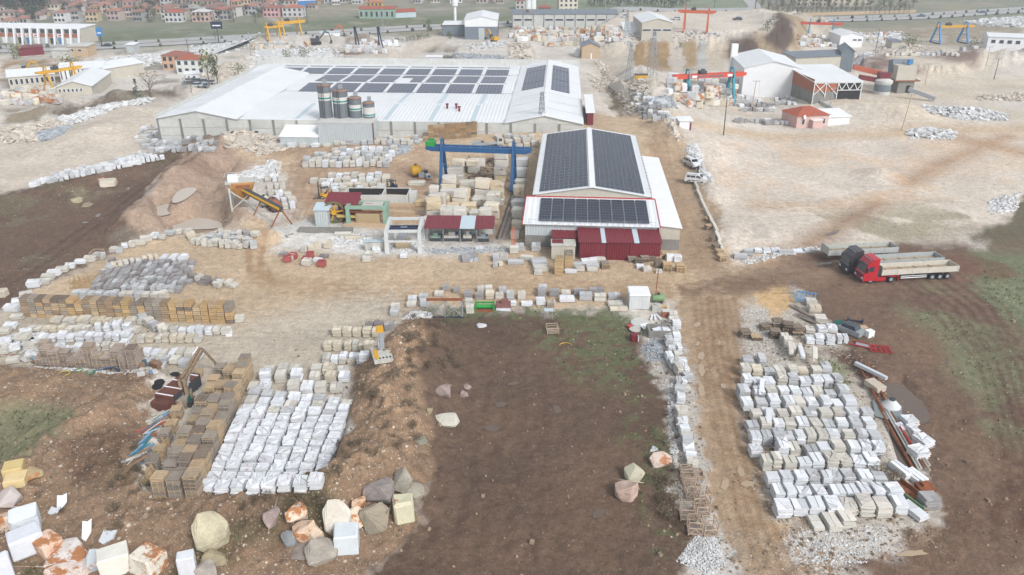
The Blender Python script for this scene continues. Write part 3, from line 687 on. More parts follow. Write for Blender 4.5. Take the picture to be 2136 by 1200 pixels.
def wood_stack(px, py, n, w=1.15, d=1.15, c=WC, rz=0, kind='pallet', label='', group=None, lean=.03):
    x, y, z = G(px, py); x -= math.sin(rz)*d/2; y += math.cos(rz)*d/2
    o = thing(kind+'_stack', label, kind+' stack', (x, y, hground(x, y)), rz+rnd(-.05, .05), group); zz = 0
    for k in range(n):
        cc = jc(c if random.random() < .8 else random.choice((WC, WG, WD)), .11)
        if kind == 'crate': put('crate', CRATE, o, (rnd(-lean, lean), rnd(-lean, lean), zz), rnd(-.03, .03), (w, d, .62), cc); zz += .575
        else: put('pallet', PALLET if k % 3 else PALLETX, o, (rnd(-lean, lean), rnd(-lean, lean), zz), rnd(-.04, .04)+(1.5708 if k == n-2 else 0), (w, d, 1), cc); zz += .165
    return o
def blockmesh(j, ch=.06, name='block', mat=None, sub=0):
    import bmesh
    bm = bmesh.new(); bmesh.ops.create_cube(bm, size=1)
    for v in bm.verts: v.co.z += .5
    bmesh.ops.bevel(bm, geom=bm.edges[:], offset=ch, segments=1, affect='EDGES')
    for v in bm.verts: v.co.x += rnd(-j, j); v.co.y += rnd(-j, j); v.co.z += rnd(-j, j)*.8 if v.co.z > .1 else 0
    me = bpy.data.meshes.new(name); bm.to_mesh(me); bm.free(); me.materials.append(mat or MAR); return me
def rockmesh(seed, flat=.75, npt=26, name='boulder', mat=None, sharp=1.0):
    """faceted boulder: convex hull of uneven points, subdivided once and roughened"""
    import bmesh
    rr = random.Random(seed); bm = bmesh.new()
    for _ in range(npt):
        a = rr.uniform(0, 6.283); u = rr.uniform(-1, 1); s_ = math.sqrt(1-u*u); e = rr.uniform(.82, 1)
        x, y, z = s_*math.cos(a)*e, s_*math.sin(a)*e, u*e
        k = .62*sharp; x = max(-k, min(k, x)); y = max(-k, min(k, y)); z = max(-k, min(k, z))
        bm.verts.new((x*.8, y*.8, z*.8*flat))
    r = bmesh.ops.convex_hull(bm, input=bm.verts[:]); bmesh.ops.delete(bm, geom=[v for v in bm.verts if not v.link_faces], context='VERTS')
    bmesh.ops.bevel(bm, geom=bm.edges[:], offset=.035, segments=1, affect='EDGES')
    bmesh.ops.triangulate(bm, faces=bm.faces[:]); bmesh.ops.subdivide_edges(bm, edges=bm.edges[:], cuts=1)
    for v in bm.verts: v.co += v.normal*rr.uniform(-.018, .018) if v.normal.length else v.co*0
    z0 = min(v.co.z for v in bm.verts)
    for v in bm.verts: v.co.z -= z0
    me = bpy.data.meshes.new(name); bm.to_mesh(me); bm.free(); me.materials.append(mat or ROCK); return me
BLK = {m.name: [blockmesh(.03, .05, 'marble_block', m) for _ in range(5)]+[blockmesh(.06, .1, 'marble_block', m) for _ in range(5)] for m in (MAR, MARST, MARED)}
RK = {m.name: [rockmesh(k*7+1, [.75, .9, .65][k % 3], 11+k*2, 'boulder', m, 1.12) for k in range(8)] for m in (ROCK, MARED, MARST)}
def block(px, py, w, d, h, c, label, group=None, mat='veined_marble', rough=False, rz=0, dz=0, name='marble_block', front=True, cat='stone block', tilt=0):
    x, y, z = G(px, py)
    if front: x -= math.sin(rz)*d/2; y += math.cos(rz)*d/2
    return single(name, BLK[mat][random.randint(5, 9) if rough else random.randint(0, 4)], None, label, cat, (x, y, hground(x, y)-.03+dz), rz, group, sc=(w, d, h), color=jc(c), rot=(rnd(-1, 1)*tilt, rnd(-1, 1)*tilt, rz))
ISL = M('rubble_white', C(224, 225, 225), .85, .1, 1, island=.28, fine=.08); ISLC = M('rubble_cream', C(216, 206, 192), .85, .12, 1, island=.28); ISLG = M('rubble_grey', C(176, 182, 188), .85, .12, 1, island=.3); ISLB = M('stones_brown', C(156, 138, 118), .9, .15, 1, island=.45)
def rubble(poly, n, smin, smax, mat, name='rubble_heap', label='heap of broken stone', hmax=0.0, flat=.6, cat='rubble heap', slabby=False):
    P = [plane(*p) for p in poly]; xs = [p[0] for p in P]; ys = [p[1] for p in P]; b = MB(); k = 0; tries = 0
    cx, cy = sum(xs)/len(xs), sum(ys)/len(ys); PA = np.array(P)
    N = n*6; X = np.array([rnd(min(xs), max(xs)) for _ in range(N)]); Y = np.array([rnd(min(ys), max(ys)) for _ in range(N)])
    sd = inpoly_sd(P, X, Y); mx = max(1e-3, sd.max())
    for x, y, s_ in zip(X, Y, sd):
        if s_ < 0 or k >= n: continue
        if s_ < mx*.15 and random.random() < .35: continue
        k += 1; s = rnd(smin, smax)*(1 if random.random() < .85 else 1.5); z = hground(x, y)+hmax*min(1, s_/mx*1.3)*rnd(.6, 1)
        if slabby: b.cbox(x, y, z-.05, s*rnd(.8, 1.8), s*rnd(.6, 1.1), s*rnd(.12, .3), rnd(0, 6.28), rnd(-.5, .5), rnd(-.5, .5))
        else: b.cbox(x, y, z-s*.2, s*rnd(.7, 1.4), s*rnd(.6, 1.1), s*rnd(.5, 1)*flat, rnd(0, 6.28), rnd(-.3, .3), rnd(-.3, .3), (rnd(.5, .9), rnd(.5, .9)))
    if hmax > .3:   # a core under the loose pieces so the heap is solid
        q = [(cx+(x-cx)*.86, cy+(y-cy)*.86) for x, y in P]; zc = hground(cx, cy); m_ = len(q)
        b.add([(x, y, hground(x, y)-.1) for x, y in q]+[(cx+(x-cx)*.35, cy+(y-cy)*.35, zc+hmax*.75) for x, y in q], [(i, (i+1) % m_, m_+(i+1) % m_, m_+i) for i in range(m_)]+[tuple(range(m_, 2*m_))])
    o = stuff(name, b, mat, label)
    return o
# ---------------- buildings ----------------
def zat(py, Y):
    v = (600-py)/F; return H - Y*(SN-v*CS)/(CS+v*SN)
def roofz(ridge, w, d, e, r, x, y):
    """height of a gable or lean-to roof at a local point"""
    if ridge == 'y': return e+(r-e)*(1-abs(x-w/2)/(w/2))
    if ridge == 'x': return e+(r-e)*(1-abs(y-d/2)/(d/2))
    if ridge == 'back': return e+(r-e)*y/d
    return e
def roof_mb(w, d, e, r, ridge, o=.35, t=.16):
    b = MB()
    if ridge == 'y':
        k = (r-e)/(w/2)*o
        b.xprism([(-o, e-k), (w/2, r), (w/2, r+t), (-o, e-k+t)], -o, d+o); b.xprism([(w+o, e-k+t), (w/2+.003, r+t), (w/2+.003, r), (w+o, e-k)], -o, d+o)
    elif ridge == 'x':
        k = (r-e)/(d/2)*o
        b.yprism([(-o, e-k), (d/2, r), (d/2, r+t), (-o, e-k+t)], -o, w+o); b.yprism([(d+o, e-k+t), (d/2+.003, r+t), (d/2+.003, r), (d+o, e-k)], -o, w+o)
    elif ridge == 'back':
        k = (r-e)/d*o; b.yprism([(-o, e-k), (d+o, r+k), (d+o, r+k+t), (-o, e-k+t)], -o, w+o)
    elif ridge == 'hip':
        i = min(w, d)/2; A = [(-o, -o, e), (w+o, -o, e), (w+o, d+o, e), (-o, d+o, e)]
        if w >= d: A += [(i, d/2, r), (w-i, d/2, r)]; fs = [(0, 1, 5, 4), (1, 2, 5), (2, 3, 4, 5), (3, 0, 4), (3, 2, 1, 0)]
        else: A += [(w/2, i, r), (w/2, d-i, r)]; fs = [(0, 1, 4), (1, 2, 5, 4), (2, 3, 5), (3, 0, 4, 5), (3, 2, 1, 0)]
        b.add(A, fs)
    return b
def walls_mb(w, d, e, r, ridge, z0=-.6):
    b = MB()
    if ridge == 'y': b.xprism([(0, z0), (w, z0), (w, e), (w/2, r-.02), (0, e)], 0, d)
    elif ridge == 'x': b.yprism([(0, z0), (d, z0), (d, e), (d/2, r-.02), (0, e)], 0, w)
    elif ridge == 'back': b.yprism([(0, z0), (d, z0), (d, r-.02), (0, e-.02)], 0, w)
    else: b.box(0, 0, z0, w, d, e-.02)
    return b
def shed(pl, pr, d, e, r, ridge, wm, rm, label, name='warehouse', cat='warehouse', wins=(), doors=(), base=None, group=None, win='window', loc=None, flatrz=None):
    if loc: L0, rz, w = loc
    else: L0, rz, w = frame(pl, pr)
    o = thing(name, label, cat, L0, rz, group); o['dims'] = (w, d, e, r)
    del o['dims']
    part('wall', walls_mb(w, d, e, r, ridge), wm, o); part('roof', roof_mb(w, d, e, r, ridge), rm, o)
    if base: part('wall_base', MB().box(-.06, -.06, -.6, w+.06, d+.06, base[0]), base[1], o)
    for (x0, x1, z0, z1) in wins:
        f = part('window', MB().box(x0*w, -.08, z0, x1*w, .02, z1), WHITE, o); part('pane', MB().box(x0*w+.1, -.1, z0+.1, x1*w-.1, -.082, z1-.1), GLASS, f)
    for (x0, x1, z1, dm) in doors: part('door', MB().box(x0*w, -.07, -.3, x1*w, .02, z1), dm, o)
    return o, w
def house(px, py, w, d, floors, wc, rc, rz, label, cat='house', group=None, roof='hip', nw=3, meshes={}):
    x, y, z = G(px, py); h = floors*2.5
    key = (round(w), round(d), floors, roof)
    if key not in meshes:
        w_, d_ = key[0], key[1]
        meshes[key] = (walls_mb(w_, d_, h, h+1.2, 'hip').mesh('wall', TINT), roof_mb(w_, d_, h, h+1.35, roof if roof != 'flat' else 'none', .4).mesh('roof', TINTR) if roof != 'flat' else MB().box(-.2, -.2, h, w_+.2, d_+.2, h+.35).mesh('roof', TINTR), MB().box(-.6, -.06, 0, .6, .03, 1.3).mesh('window', GLASS))
    w, d = key[0], key[1]
    o = thing('house', label, cat, (x, y, z), rz, group)
    a, b, c = meshes[key]
    put('wall', a, o, color=jc(wc)); put('roof', b, o, color=jc(rc, .1))
    if floors > 0:
        for f in range(floors):
            for k in range(nw): put('window', c, o, ((k+.5)*w/nw, 0, f*2.5+.7))
            if d > 6: put('window', c, o, (w, d/2, f*2.5+.7), math.pi/2); put('window', c, o, (0, d/2, f*2.5+.7), -math.pi/2)
    return o
# ---- the great factory ----
FRZ = -.06
fl = plane(337, 301); zf = 0.0
fac = thing('factory_building', 'huge white-roofed factory hall with concrete walls and rows of solar arrays', 'factory', (fl[0], fl[1], 0), FRZ)
def L(o, px, py, z=0.0):
    x, y = plane(px, py, z+o.location[2]); x -= o.location[0]; y -= o.location[1]; c, s_ = math.cos(o.rotation_euler[2]), math.sin(o.rotation_euler[2])
    return x*c+y*s_, -x*s_+y*c
EH = zat(246, fl[1]+.5)
xA = L(fac, 503, 246, EH)[0]; xB = L(fac, 1054, 250, EH)[0]; xC = L(fac, 1217, 251, EH)[0]
DB = L(fac, 1100, 139, EH)[1]; RH = 1.9; RM = .55
yv = [0]+[L(fac, 1000, p, EH)[1] for p in (196, 158)]+[DB]
print('factory', EH, xA, xB, xC, yv)
bays = [(0, xA), (xB, xC)]
for (a, b) in bays:
    DQ = DB if a > 0 else yv[2]
    part('roof', MB().xprism([(a, EH), ((a+b)/2, EH+RH), ((a+b)/2, EH+RH+.15), (a, EH+.15)], -.4, DQ), WROOFY, fac)
    part('roof', MB().xprism([(b, EH+.15), ((a+b)/2+.003, EH+RH+.15), ((a+b)/2+.003, EH+RH), (b, EH)], -.4, DQ), WROOFY, fac)
    part('ridge_cap', MB().box((a+b)/2-.5, -.42, EH+RH+.1, (a+b)/2+.5, DQ, EH+RH+.22), WHITE, fac)
def midz(y):
    for a, b in zip(yv[:-1], yv[1:]):
        if a <= y <= b: return EH+RM*(1-abs(y-(a+b)/2)/((b-a)/2))
    return EH
for a, b in zip(yv[:-1], yv[1:]):
    m_ = (a+b)/2
    part('roof', MB().yprism([(a, EH), (m_, EH+RM), (m_, EH+RM+.15), (a, EH+.15)], xA+.01 if b < DB else .02, xB-.01), WROOF, fac)
    part('roof', MB().yprism([(b, EH+.15), (m_+.003, EH+RM+.15), (m_+.003, EH+RM), (b, EH)], xA+.01 if b < DB else .02, xB-.01), WROOF, fac)
    if b < DB: part('gutter', MB().box(xA+.1, b-.35, EH+.12, xB-.1, b+.35, EH+.2), LGREY, fac)
part('gutter', MB().box(xA-.3, -.4, EH+.12, xA+.3, yv[2], EH+.24), LGREY, fac); part('gutter', MB().box(xB-.3, -.4, EH+.12, xB+.3, DB, EH+.24), LGREY, fac)
def arr(x0, x1, y0, y1, zf_, name='solar_array'):
    b = MB(); n = 2; ys = [y0, y1]
    b.add([(x0, y0, zf_(x0, y0)+.28), (x1, y0, zf_(x1, y0)+.28), (x1, y1, zf_(x1, y1)+.28), (x0, y1, zf_(x0, y1)+.28), (x0, y0, zf_(x0, y0)+.2), (x1, y0, zf_(x1, y0)+.2), (x1, y1, zf_(x1, y1)+.2), (x0, y1, zf_(x0, y1)+.2)], [(0, 1, 2, 3), (7, 6, 5, 4), (4, 5, 1, 0), (5, 6, 2, 1), (6, 7, 3, 2), (7, 4, 0, 3)])
    part(name, b, PVFAR, fac)
mz = lambda x, y: midz(y)
yr = [tuple(L(fac, 1000, p, EH+.4)[1] for p in q) for q in ((194, 178.5), (175.5, 160), None, (156.5, 143)) if q]; yr.insert(2, yr[2])
for ri, (p0, p1, n, yy) in enumerate([((609, 193), (1066, 193), 7, 0), ((648, 173), (1073, 173), 7, 1), ((632, 156), (1080, 157), 8, 2), ((566, 151), (1085, 150), 9, 3)]):
    if ri == 2: continue
    a = max(.8, L(fac, *p0, EH+1)[0]); b = min(L(fac, *p1, EH+1)[0], xB-2); wd = (b-a)/n
    for k in range(n):
        x0 = a+k*wd; x1 = x0+wd*.86; y0, y1 = yr[yy]
        if ri == 1 and k == 3:
            arr(x0, x1, (y0+y1)/2+1.5, y1, mz); arr(x0+wd*.45, x1, y0, (y0+y1)/2+1, mz)
        else: arr(x0, x1, y0, y1, mz)
        part('skylight', MB().box(x1+wd*.03, y0-1.0, midz(y0)+.18, x1+wd*.11, y0-.2, midz(y0)+.2), LGREY, fac)
SKYL = M('skylight_sheet', C(200, 218, 226), .4, .03, 1, fine=.02)
for (px_, py_, q) in [(633, 228, 0), (813, 228, 0), (905, 228, 0), (990, 228, 0), (835, 206, 1), (918, 206, 1), (1003, 206, 1), (720, 206, 1)]:
    x0, y0 = L(fac, px_, py_, EH+.8); a, b = yv[0], yv[1]; m_ = (a+b)/2
    yy = (a+1, m_-1) if q == 0 else (m_+1, b-1.5)
    part('skylight', MB().add([(x0, yy[0], midz(yy[0])+.19), (x0+1.1, yy[0], midz(yy[0])+.19), (x0+1.1, yy[1], midz(yy[1])+.19), (x0, yy[1], midz(yy[1])+.19)], [(0, 1, 2, 3)]), SKYL, fac)
zr = lambda x, y: EH+RH*(1-abs(x-(xB+xC)/2)/((xC-xB)/2))
ya0 = L(fac, 1110, 187, EH+1)[1]; ya1 = L(fac, 1110, 141, EH+1)[1]; m_ = (xB+xC)/2; dy_ = (ya1-ya0)/4
for k in range(4): arr(xB+(m_-xB)*.25, m_-1.0, ya0+k*dy_, ya0+(k+1)*dy_-.5, zr)
ya0 = L(fac, 1170, 194, EH+1)[1]; dy_ = (ya1-ya0)/5
for k in range(5): arr(m_+1.2, m_+(xC-m_)*.66, ya0+k*dy_, ya0+(k+1)*dy_-.7, zr)
for k in range(7):
    yy = 8+k*9; part('roof_seam', MB().add([(.3, yy, EH+.2), (xA/2-.5, yy, EH+RH+.14), (xA/2-.5, yy+.18, EH+RH+.14), (.3, yy+.18, EH+.2)], [(0, 1, 2, 3)]), STEEL, fac)
    if k < 4: part('roof_seam', MB().add([(xB+.3, yy, EH+.22), (m_-.5, yy, EH+RH+.16), (m_-.5, yy+.15, EH+RH+.16), (xB+.3, yy+.15, EH+.22)], [(0, 1, 2, 3)]), STEEL, fac); part('roof_seam', MB().add([(m_+.5, yy, EH+RH+.16), (xC-.3, yy, EH+.22), (xC-.3, yy+.15, EH+.22), (m_+.5, yy+.15, EH+RH+.16)], [(0, 1, 2, 3)]), STEEL, fac)
part('wall', MB().box(0.05, 0.3, -1, xC-.05, DB-.1, EH-.02), CONC, fac)
part('gable', MB().xprism([(0.1, EH-.02), (xA-.1, EH-.02), (xA/2, EH+RH-.05)], .0, .3), CONC, fac); part('gable', MB().xprism([(0.1, EH-.02), (xA-.1, EH-.02), (xA/2, EH+RH-.05)], yv[2]-.3, yv[2]-.02), CONC, fac); part('gable', MB().xprism([(xB+.1, EH-.02), (xC-.1, EH-.02), (m_, EH+RH-.05)], .0, .3), CONC, fac)
wp = MB().box(0.08, 0, 0, .92, .25, 1).mesh('wall_panel', CONC)
nb = 18; bw = xC/nb
for k in range(nb):
    for j in range(3):
        hh = EH/3; put('wall_panel', wp, fac, (k*bw-.04*bw, .06, j*hh+.02), 0, (bw*1.09, 1, hh-.06))
    part('column', MB().box(k*bw-.25, -.08, -1, k*bw+.25, .3, EH-.03), CONCD, fac)
part('parapet', MB().box(-.5, -.5, EH-2.2, -.05, DB+.4, EH+.9), CONC, fac); part('parapet', MB().box(-.05, DB, -.5, xC+.3, DB+.35, EH+2.2), CONC, fac)
x0, _ = L(fac, 516, 300, 0); part('door', MB().box(x0, -.14, -.3, x0+3.8, -.09, 3.6), DSTEEL, fac)
for (px_, py_) in [(933, 223), (952, 223), (958, 228)]:
    x0, y0 = L(fac, px_, py_, EH+1); part('roof_vent', MB().tube((x0, y0, midz(y0)), (x0, y0, midz(y0)+1.1), .25, 8).tube((x0, y0, midz(y0)+1.1), (x0, y0, midz(y0)+1.4), .4, 8), MAROON, fac)
# annex and silos
za = zat(250, fl[1]-5.2)
ax0 = L(fac, 669, 249, za)[0]; ax1 = L(fac, 784, 249, za)[0]
an = thing('silo_platform', 'pale corrugated annex carrying the four silos in front of the factory', 'annex', loc_of(fac, ax0, -5.2, 0), FRZ); aw = ax1-ax0
part('wall', MB().box(0, 0, -.5, aw, 4.9, za-.2), LGREY, an); part('deck', MB().box(-.1, -.1, za-.2, aw+.1, 4.95, za), CONC, an); part('downpipe', MB().tube((aw+.1, -.1, 0), (aw+.1, -.1, za), .12), MAROON, an)
lx0 = L(fac, 603, 268, 4)[0]; lo = thing('lean_to', 'low pale corrugated lean-to with sloping white roof left of the silos', 'annex', loc_of(fac, lx0, -5.6, 0), FRZ); lw = ax0-lx0-.1
part('wall', walls_mb(lw, 5.3, EH-2.6, EH-1.2, 'back'), LGREY, lo); part('roof', roof_mb(lw, 5.3, EH-2.6, EH-1.2, 'back', .15), WHITE, lo)
SGR = M('silo_grey', C(120, 128, 134), .6, .1, .8, streak=.25); SWH = M('silo_white', C(226, 224, 220), .6, .06, .8, streak=.2); STE = M('silo_teal', C(0, 140, 135), .5, .05, 1)
for k, (xa, xb, yt, bands) in enumerate([(665, 692, 178, (.55, .78)), (694, 726, 189, (.55, .78)), (727, 754, 204, (.38, .68)), (756, 781, 214, (.12, .72))]):
    yl = fl[1]-2.6; s_ = (H-za)/(SN-(600-247.5)/F*CS)
    wx0 = (xa-1068)/F*s_; wx1 = (xb-1068)/F*s_; r_ = (wx1-wx0)/2; cx = (wx0+wx1)/2; cy = s_*(CS+(600-247.5)/F*SN)+r_
    hh = zat(yt, cy)-za
    si = thing('silo', ['tallest grey cement silo with white band and teal stripe, leftmost of four', 'second silo from the left, grey with white band and teal stripe', 'third silo from the left, grey with a stained white band', 'shortest silo, rightmost of four, mostly white with teal stripe'][k], 'silo', (cx, cy, za), 0, 'cement silos on the annex')
    part('shell', MB().lathe([(r_, 0), (r_, hh)], 24), SGR, si, smooth=False)
    part('white_band', MB().lathe([(r_+.02, hh*bands[0]), (r_+.02, hh*bands[1])], 24), SWH, si)
    part('teal_stripe', MB().lathe([(r_+.04, hh*(bands[0]+.05)), (r_+.04, hh*(bands[0]+.05)+.32)], 24), STE, si)
    part('top_rim', MB().lathe([(r_+.05, hh-.12), (r_+.05, hh+.02)], 24), RUST, si); part('top_cone', MB().lathe([(r_, hh+.021), (r_*.8, hh+.22), (.1, hh+.4)], 24), M('rust_grey', C(150, 132, 120), .8, .25, 1.2) if k == 0 else bpy.data.materials['rust_grey'], si)
    part('filter_housing', MB().cbox(.2, .3, hh+.4, .8, .8, .9), STEEL, si)
    if k < 2: part('ladder', MB().tube((-.3, -r_-.15, 0), (-.3, -r_-.15, hh+.8), .05).tube((.1, -r_-.15, 0), (.1, -r_-.15, hh+.8), .05), DSTEEL, si)
# ---- hall with the two big solar roofs ----
HRZ = -.075
a0 = plane(1095, 515)
hall = thing('solar_hall', 'white hall whose gable roof is covered in dark solar panels, beside the blue gantry', 'hall', (a0[0], a0[1], 0), HRZ)
hw = L(hall, 1371, 468, 4.3)[0]; yh = 10.2; hl = 42.5; he = 5.9; hr = 7.4
part('block_wall', MB().box(0, .1, -.5, hw, yh, 2.1), CONCD, hall); part('clad_wall', MB().yprism([(0, 2.1), (yh, 2.1), (yh, 5.2), (0, 4.2)], 0.02, hw-.02), LGREY, hall)
part('lower_roof', MB().yprism([(-.5, 4.2), (yh, 5.3), (yh, 5.42), (-.5, 4.32)], -.4, hw+.3), WROOF, hall)
for xx in (-.5, hw+.3): part('verge', MB().yprism([(-.5, 4.1), (yh, 5.2), (yh, 5.5), (-.5, 4.4)], xx, xx+.14), RED, hall)
part('flashing', MB().box(-.4, yh-.02, 5.36, hw+.3, yh+.1, 5.6), RED, hall)
hx0, hx1 = 1.1, hw-.7; hm = (hx0+hx1)/2
part('hall_wall', MB().xprism([(hx0, 0), (hx1, 0), (hx1, he), (hm, hr-.03), (hx0, he)], yh+.11, yh+hl), CREAM, hall)
part('upper_roof', MB().xprism([(hx0-.4, he-.05), (hm, hr), (hm, hr+.12), (hx0-.4, he+.07)], yh-.2, yh+hl+.4), WROOFY, hall)
part('upper_roof', MB().xprism([(hx1+.4, he+.07), (hm+.003, hr+.12), (hm+.003, hr), (hx1+.4, he-.05)], yh-.2, yh+hl+.4), WROOFY, hall)
pvm = MB().box(0.02, 0.02, 0, .98, .98, .04); pvm.m = 1; 
def frame_mb():
    b = MB(); b.box(0, 0, 0, 1, .016, .05); b.box(0, .984, 0, 1, 1, .05); b.box(0, .016, 0, .02, .984, .05); b.box(.98, .016, 0, 1, .984, .05); [b.box(x_-.004, .035, .041, x_+.004, .965, .046) for x_ in (.25, .5, .75)]; b.box(.02, .495, .041, .98, .505, .046); b.m = 1; b.box(.02, .016, 0, .98, .984, .04); return b
PVM = frame_mb().mesh('solar_panel', [PVFR, PVNEAR])
# front lean-to: nine blocks of panels
fx0 = L(hall, 1126, 440, 4.8)[0]; fx1 = L(hall, 1351, 440, 4.8)[0]; sl = math.atan2(1.1, yh+.5); k = 0
cw = (fx1-fx0)/9
for i in range(9):
    for j in range(9):
        y0 = .35+j*1.0; put('solar_panel', PVM, hall, (fx0+i*cw, y0, 4.47+(y0+.5)*math.tan(sl)), sc=(cw-.1, .98, 1), rot=(sl, 0, 0))
# main roof panels: first 70 of each slope are nearest
ncol, nrow = 10, 22; ax = math.atan2(hr-he, hm-hx0)
Ls = math.hypot(hm-hx0, hr-he); pw = (Ls-1.4)/ncol; rest = MB(); restg = MB(); cnt = 0; pl_ = (hl-1.2)/nrow
for j in range(nrow):
    for side in (0, 1):
        for i in range(ncol):
            s0 = .75+i*pw; y0 = yh+.5+j*pl_
            if side == 0: p = (hx0+s0*math.cos(ax), y0, he+.16+s0*math.sin(ax)); ry = -ax
            else: p = (hx1-(s0+pw)*math.cos(ax), y0, he+.16+(s0+pw)*math.sin(ax)); ry = ax
            if cnt < 210: put('solar_panel', PVM, hall, p, sc=(pw-.05, pl_-.04, 1), rot=(0, ry, 0)); cnt += 1
            else:
                for (bb_, src) in ((rest, frame_mb()),):
                    c_, s__ = math.cos(ry), math.sin(ry)
                    vs = [(p[0]+x*(pw-.05)*c_+z*s__, p[1]+y*(pl_-.04), p[2]-x*(pw-.05)*s__+z*c_) for x, y, z in src.v]
                    o_ = len(bb_.v); bb_.v += vs; bb_.f += [tuple(q+o_ for q in f) for f in src.f]; bb_.mi += src.mi
o = put('solar_panel_field', rest.mesh('solar_panel_field', [PVFR, PVNEAR]), hall); o['kind'] = 'stuff'
part('ridge_walkway', MB().box(hm-.45, yh-.1, hr+.1, hm+.45, yh+hl+.3, hr+.24), WHITE, hall)
b = MB()
for k in range(22):
    yy = yh+k*hl/21; b.tube((hx0-.3, yy, he-.1), (hx0-.3, yy, he+1.0), .03, 4); b.tube((hx1+.35, yy, he-.1), (hx1+.35, yy, he+1.0), .03, 4)
for xx in (hx0-.3, hx1+.35):
    for zz in (.55, 1.0): b.tube((xx, yh, he+zz), (xx, yh+hl, he+zz), .025, 4)
part('roof_railing', b, STEEL, hall)
b = MB()
for k in range(9): xx = .6+k*(hw-1)/8; b.tube((xx, -.45, 4.1), (xx, -.45, 5.2), .03, 4)
b.tube((.6, -.45, 5.1), (hw-.4, -.45, 5.1), .025, 4); part('front_railing', b, STEEL, hall)
an_w = 3.4; sx = hw+.32
part('side_annex_wall', MB().xprism([(sx, -.3), (sx+an_w, -.3), (sx+an_w, 3.9), (sx, 4.25)], .3, 42), CREAM, hall)
part('side_annex_roof', MB().xprism([(sx-.02, 4.3), (sx+an_w+.3, 3.93), (sx+an_w+.3, 4.05), (sx-.02, 4.42)], .0, 42.2), WHITE, hall); part('side_annex_base', MB().box(sx-.02, .2, -.4, sx+an_w+.06, 42, 1.9), CONCD, hall)
# maroon lean-to shed
ms = thing('maroon_shed', 'long maroon corrugated shed with two grey roof strips at the front of the solar hall', 'shed', (*plane(1208, 542), 0), -.03)
mw = L(ms, 1375, 541)[0]
for (q0, q1, mm) in [(0, .33, MAROON), (.335, .62, M('maroon_door', C(118, 34, 44), .5, .06, .5, corr=.4)), (.625, 1, MAROON)]: part('wall_sheet', MB().box(q0*mw, 0, -.2, q1*mw, 5.2, 3.0), mm, ms)
q = [0, .27, .325, .67, .735, 1]
for k in range(5): part('roof_sheet', MB().yprism([(-.25, 3.05), (5.4, 3.75), (5.4, 3.82), (-.25, 3.12)], q[k]*mw-(.2 if k == 0 else 0)+.01, q[k+1]*mw+(.2 if k == 4 else 0)), MAROON if k % 2 == 0 else SKYL, ms)
s2 = thing('small_maroon_shed', 'small maroon roofed shed behind the cream container', 'shed', (*plane(1153, 528), 0), -.03); w2 = L(s2, 1203, 528)[0]
part('wall', MB().box(0, 0, 0, w2, 4, 2.7), MAROON, s2); part('roof', MB().yprism([(-.2, 2.75), (4.2, 3.4), (4.2, 3.47), (-.2, 2.82)], -.2, w2+.2), MAROON, s2)
ct = thing('site_container', 'cream site container with a maroon roof patch left of the maroon shed', 'container', (*plane(1150, 543), 0), -.03); w3 = L(ct, 1199, 543)[0]
part('body', MB().box(0, 0, .1, w3, 2.6, 2.5), CREAM, ct); part('roof', MB().box(-.1, -.1, 2.5, w3+.1, 2.7, 2.62), DIRTW, ct); part('roof_patch', MB().box(.1, .8, 2.622, w3*.5, 2.5, 2.66), MAROON, ct)
for k in range(3): part('skid', MB().box(.2+k*w3*.4, 0, -.02, .5+k*w3*.4, 2.5, .1), DSTEEL, ct)
# ---- workshops in the yard ----
ws = thing('machine_shelter', 'open workshop shelter with a patched maroon roof below the block yard', 'shelter', (*plane(890, 507), 0), -.02); w4 = L(ws, 1030, 507)[0]; dd = 4.2
for k in range(5):
    for yy in (.1, dd): part('post', MB().tube((k*w4/4+(.1 if k == 0 else -.1 if k == 4 else 0), yy, 0), (k*w4/4+(.1 if k == 0 else -.1 if k == 4 else 0), yy, 2.75), .07, 5), STEEL, ws)
q = [0, .16, .27, .5, .72, 1]
for k in range(5):
    mm = [MAROON, MAROON, MAROON, SKYL, MAROON][k]
    part('roof_sheet', MB().yprism([(-.4, 2.75), (dd+.3, 3.3), (dd+.3, 3.36), (-.4, 2.81)], q[k]*w4-(.3 if k == 0 else 0)+.01, q[k+1]*w4+(.1 if k == 4 else 0)), mm, ws)
part('back_wall', MB().box(0, dd+.1, 0, w4, dd+.2, 1.4), CONC, ws)
for k, (xx, ww, hh, mm) in enumerate([(.12, 1.6, 1.3, MINT), (.36, 2.4, 1.5, DIRTW), (.6, 1.4, 1.7, DIRTW), (.83, 1.8, 1.2, STEEL)]):
    t_ = thing('workshop_machine', ['pale green machine under the left end of the shelter', 'wide white machine under the shelter', 'tall white machine under the shelter right of middle', 'steel machine bench under the right end of the shelter'][k], 'machine', loc_of(ws, xx*w4, 1.6, 0), 0)
    part('body', MB().box(-ww/2, -.6, .1, ww/2, .7, hh*.6), mm, t_); part('head', MB().box(-ww*.2, -.3, hh*.6, ww*.25, .4, hh), mm, t_); part('motor', MB().tube((ww*.3, 0, hh*.6+.2), (ww*.48, 0, hh*.6+.2), .2, 8), BLUE, t_); part('bed', MB().box(-ww*.6, -.9, 0, ww*.6, -.62, .5), DSTEEL, t_)
sh = thing('saw_shed', 'maroon roofed saw shed beside the big yellow flywheel', 'shed', (*plane(672, 470), 0), -.02); w5 = L(sh, 735, 470)[0]
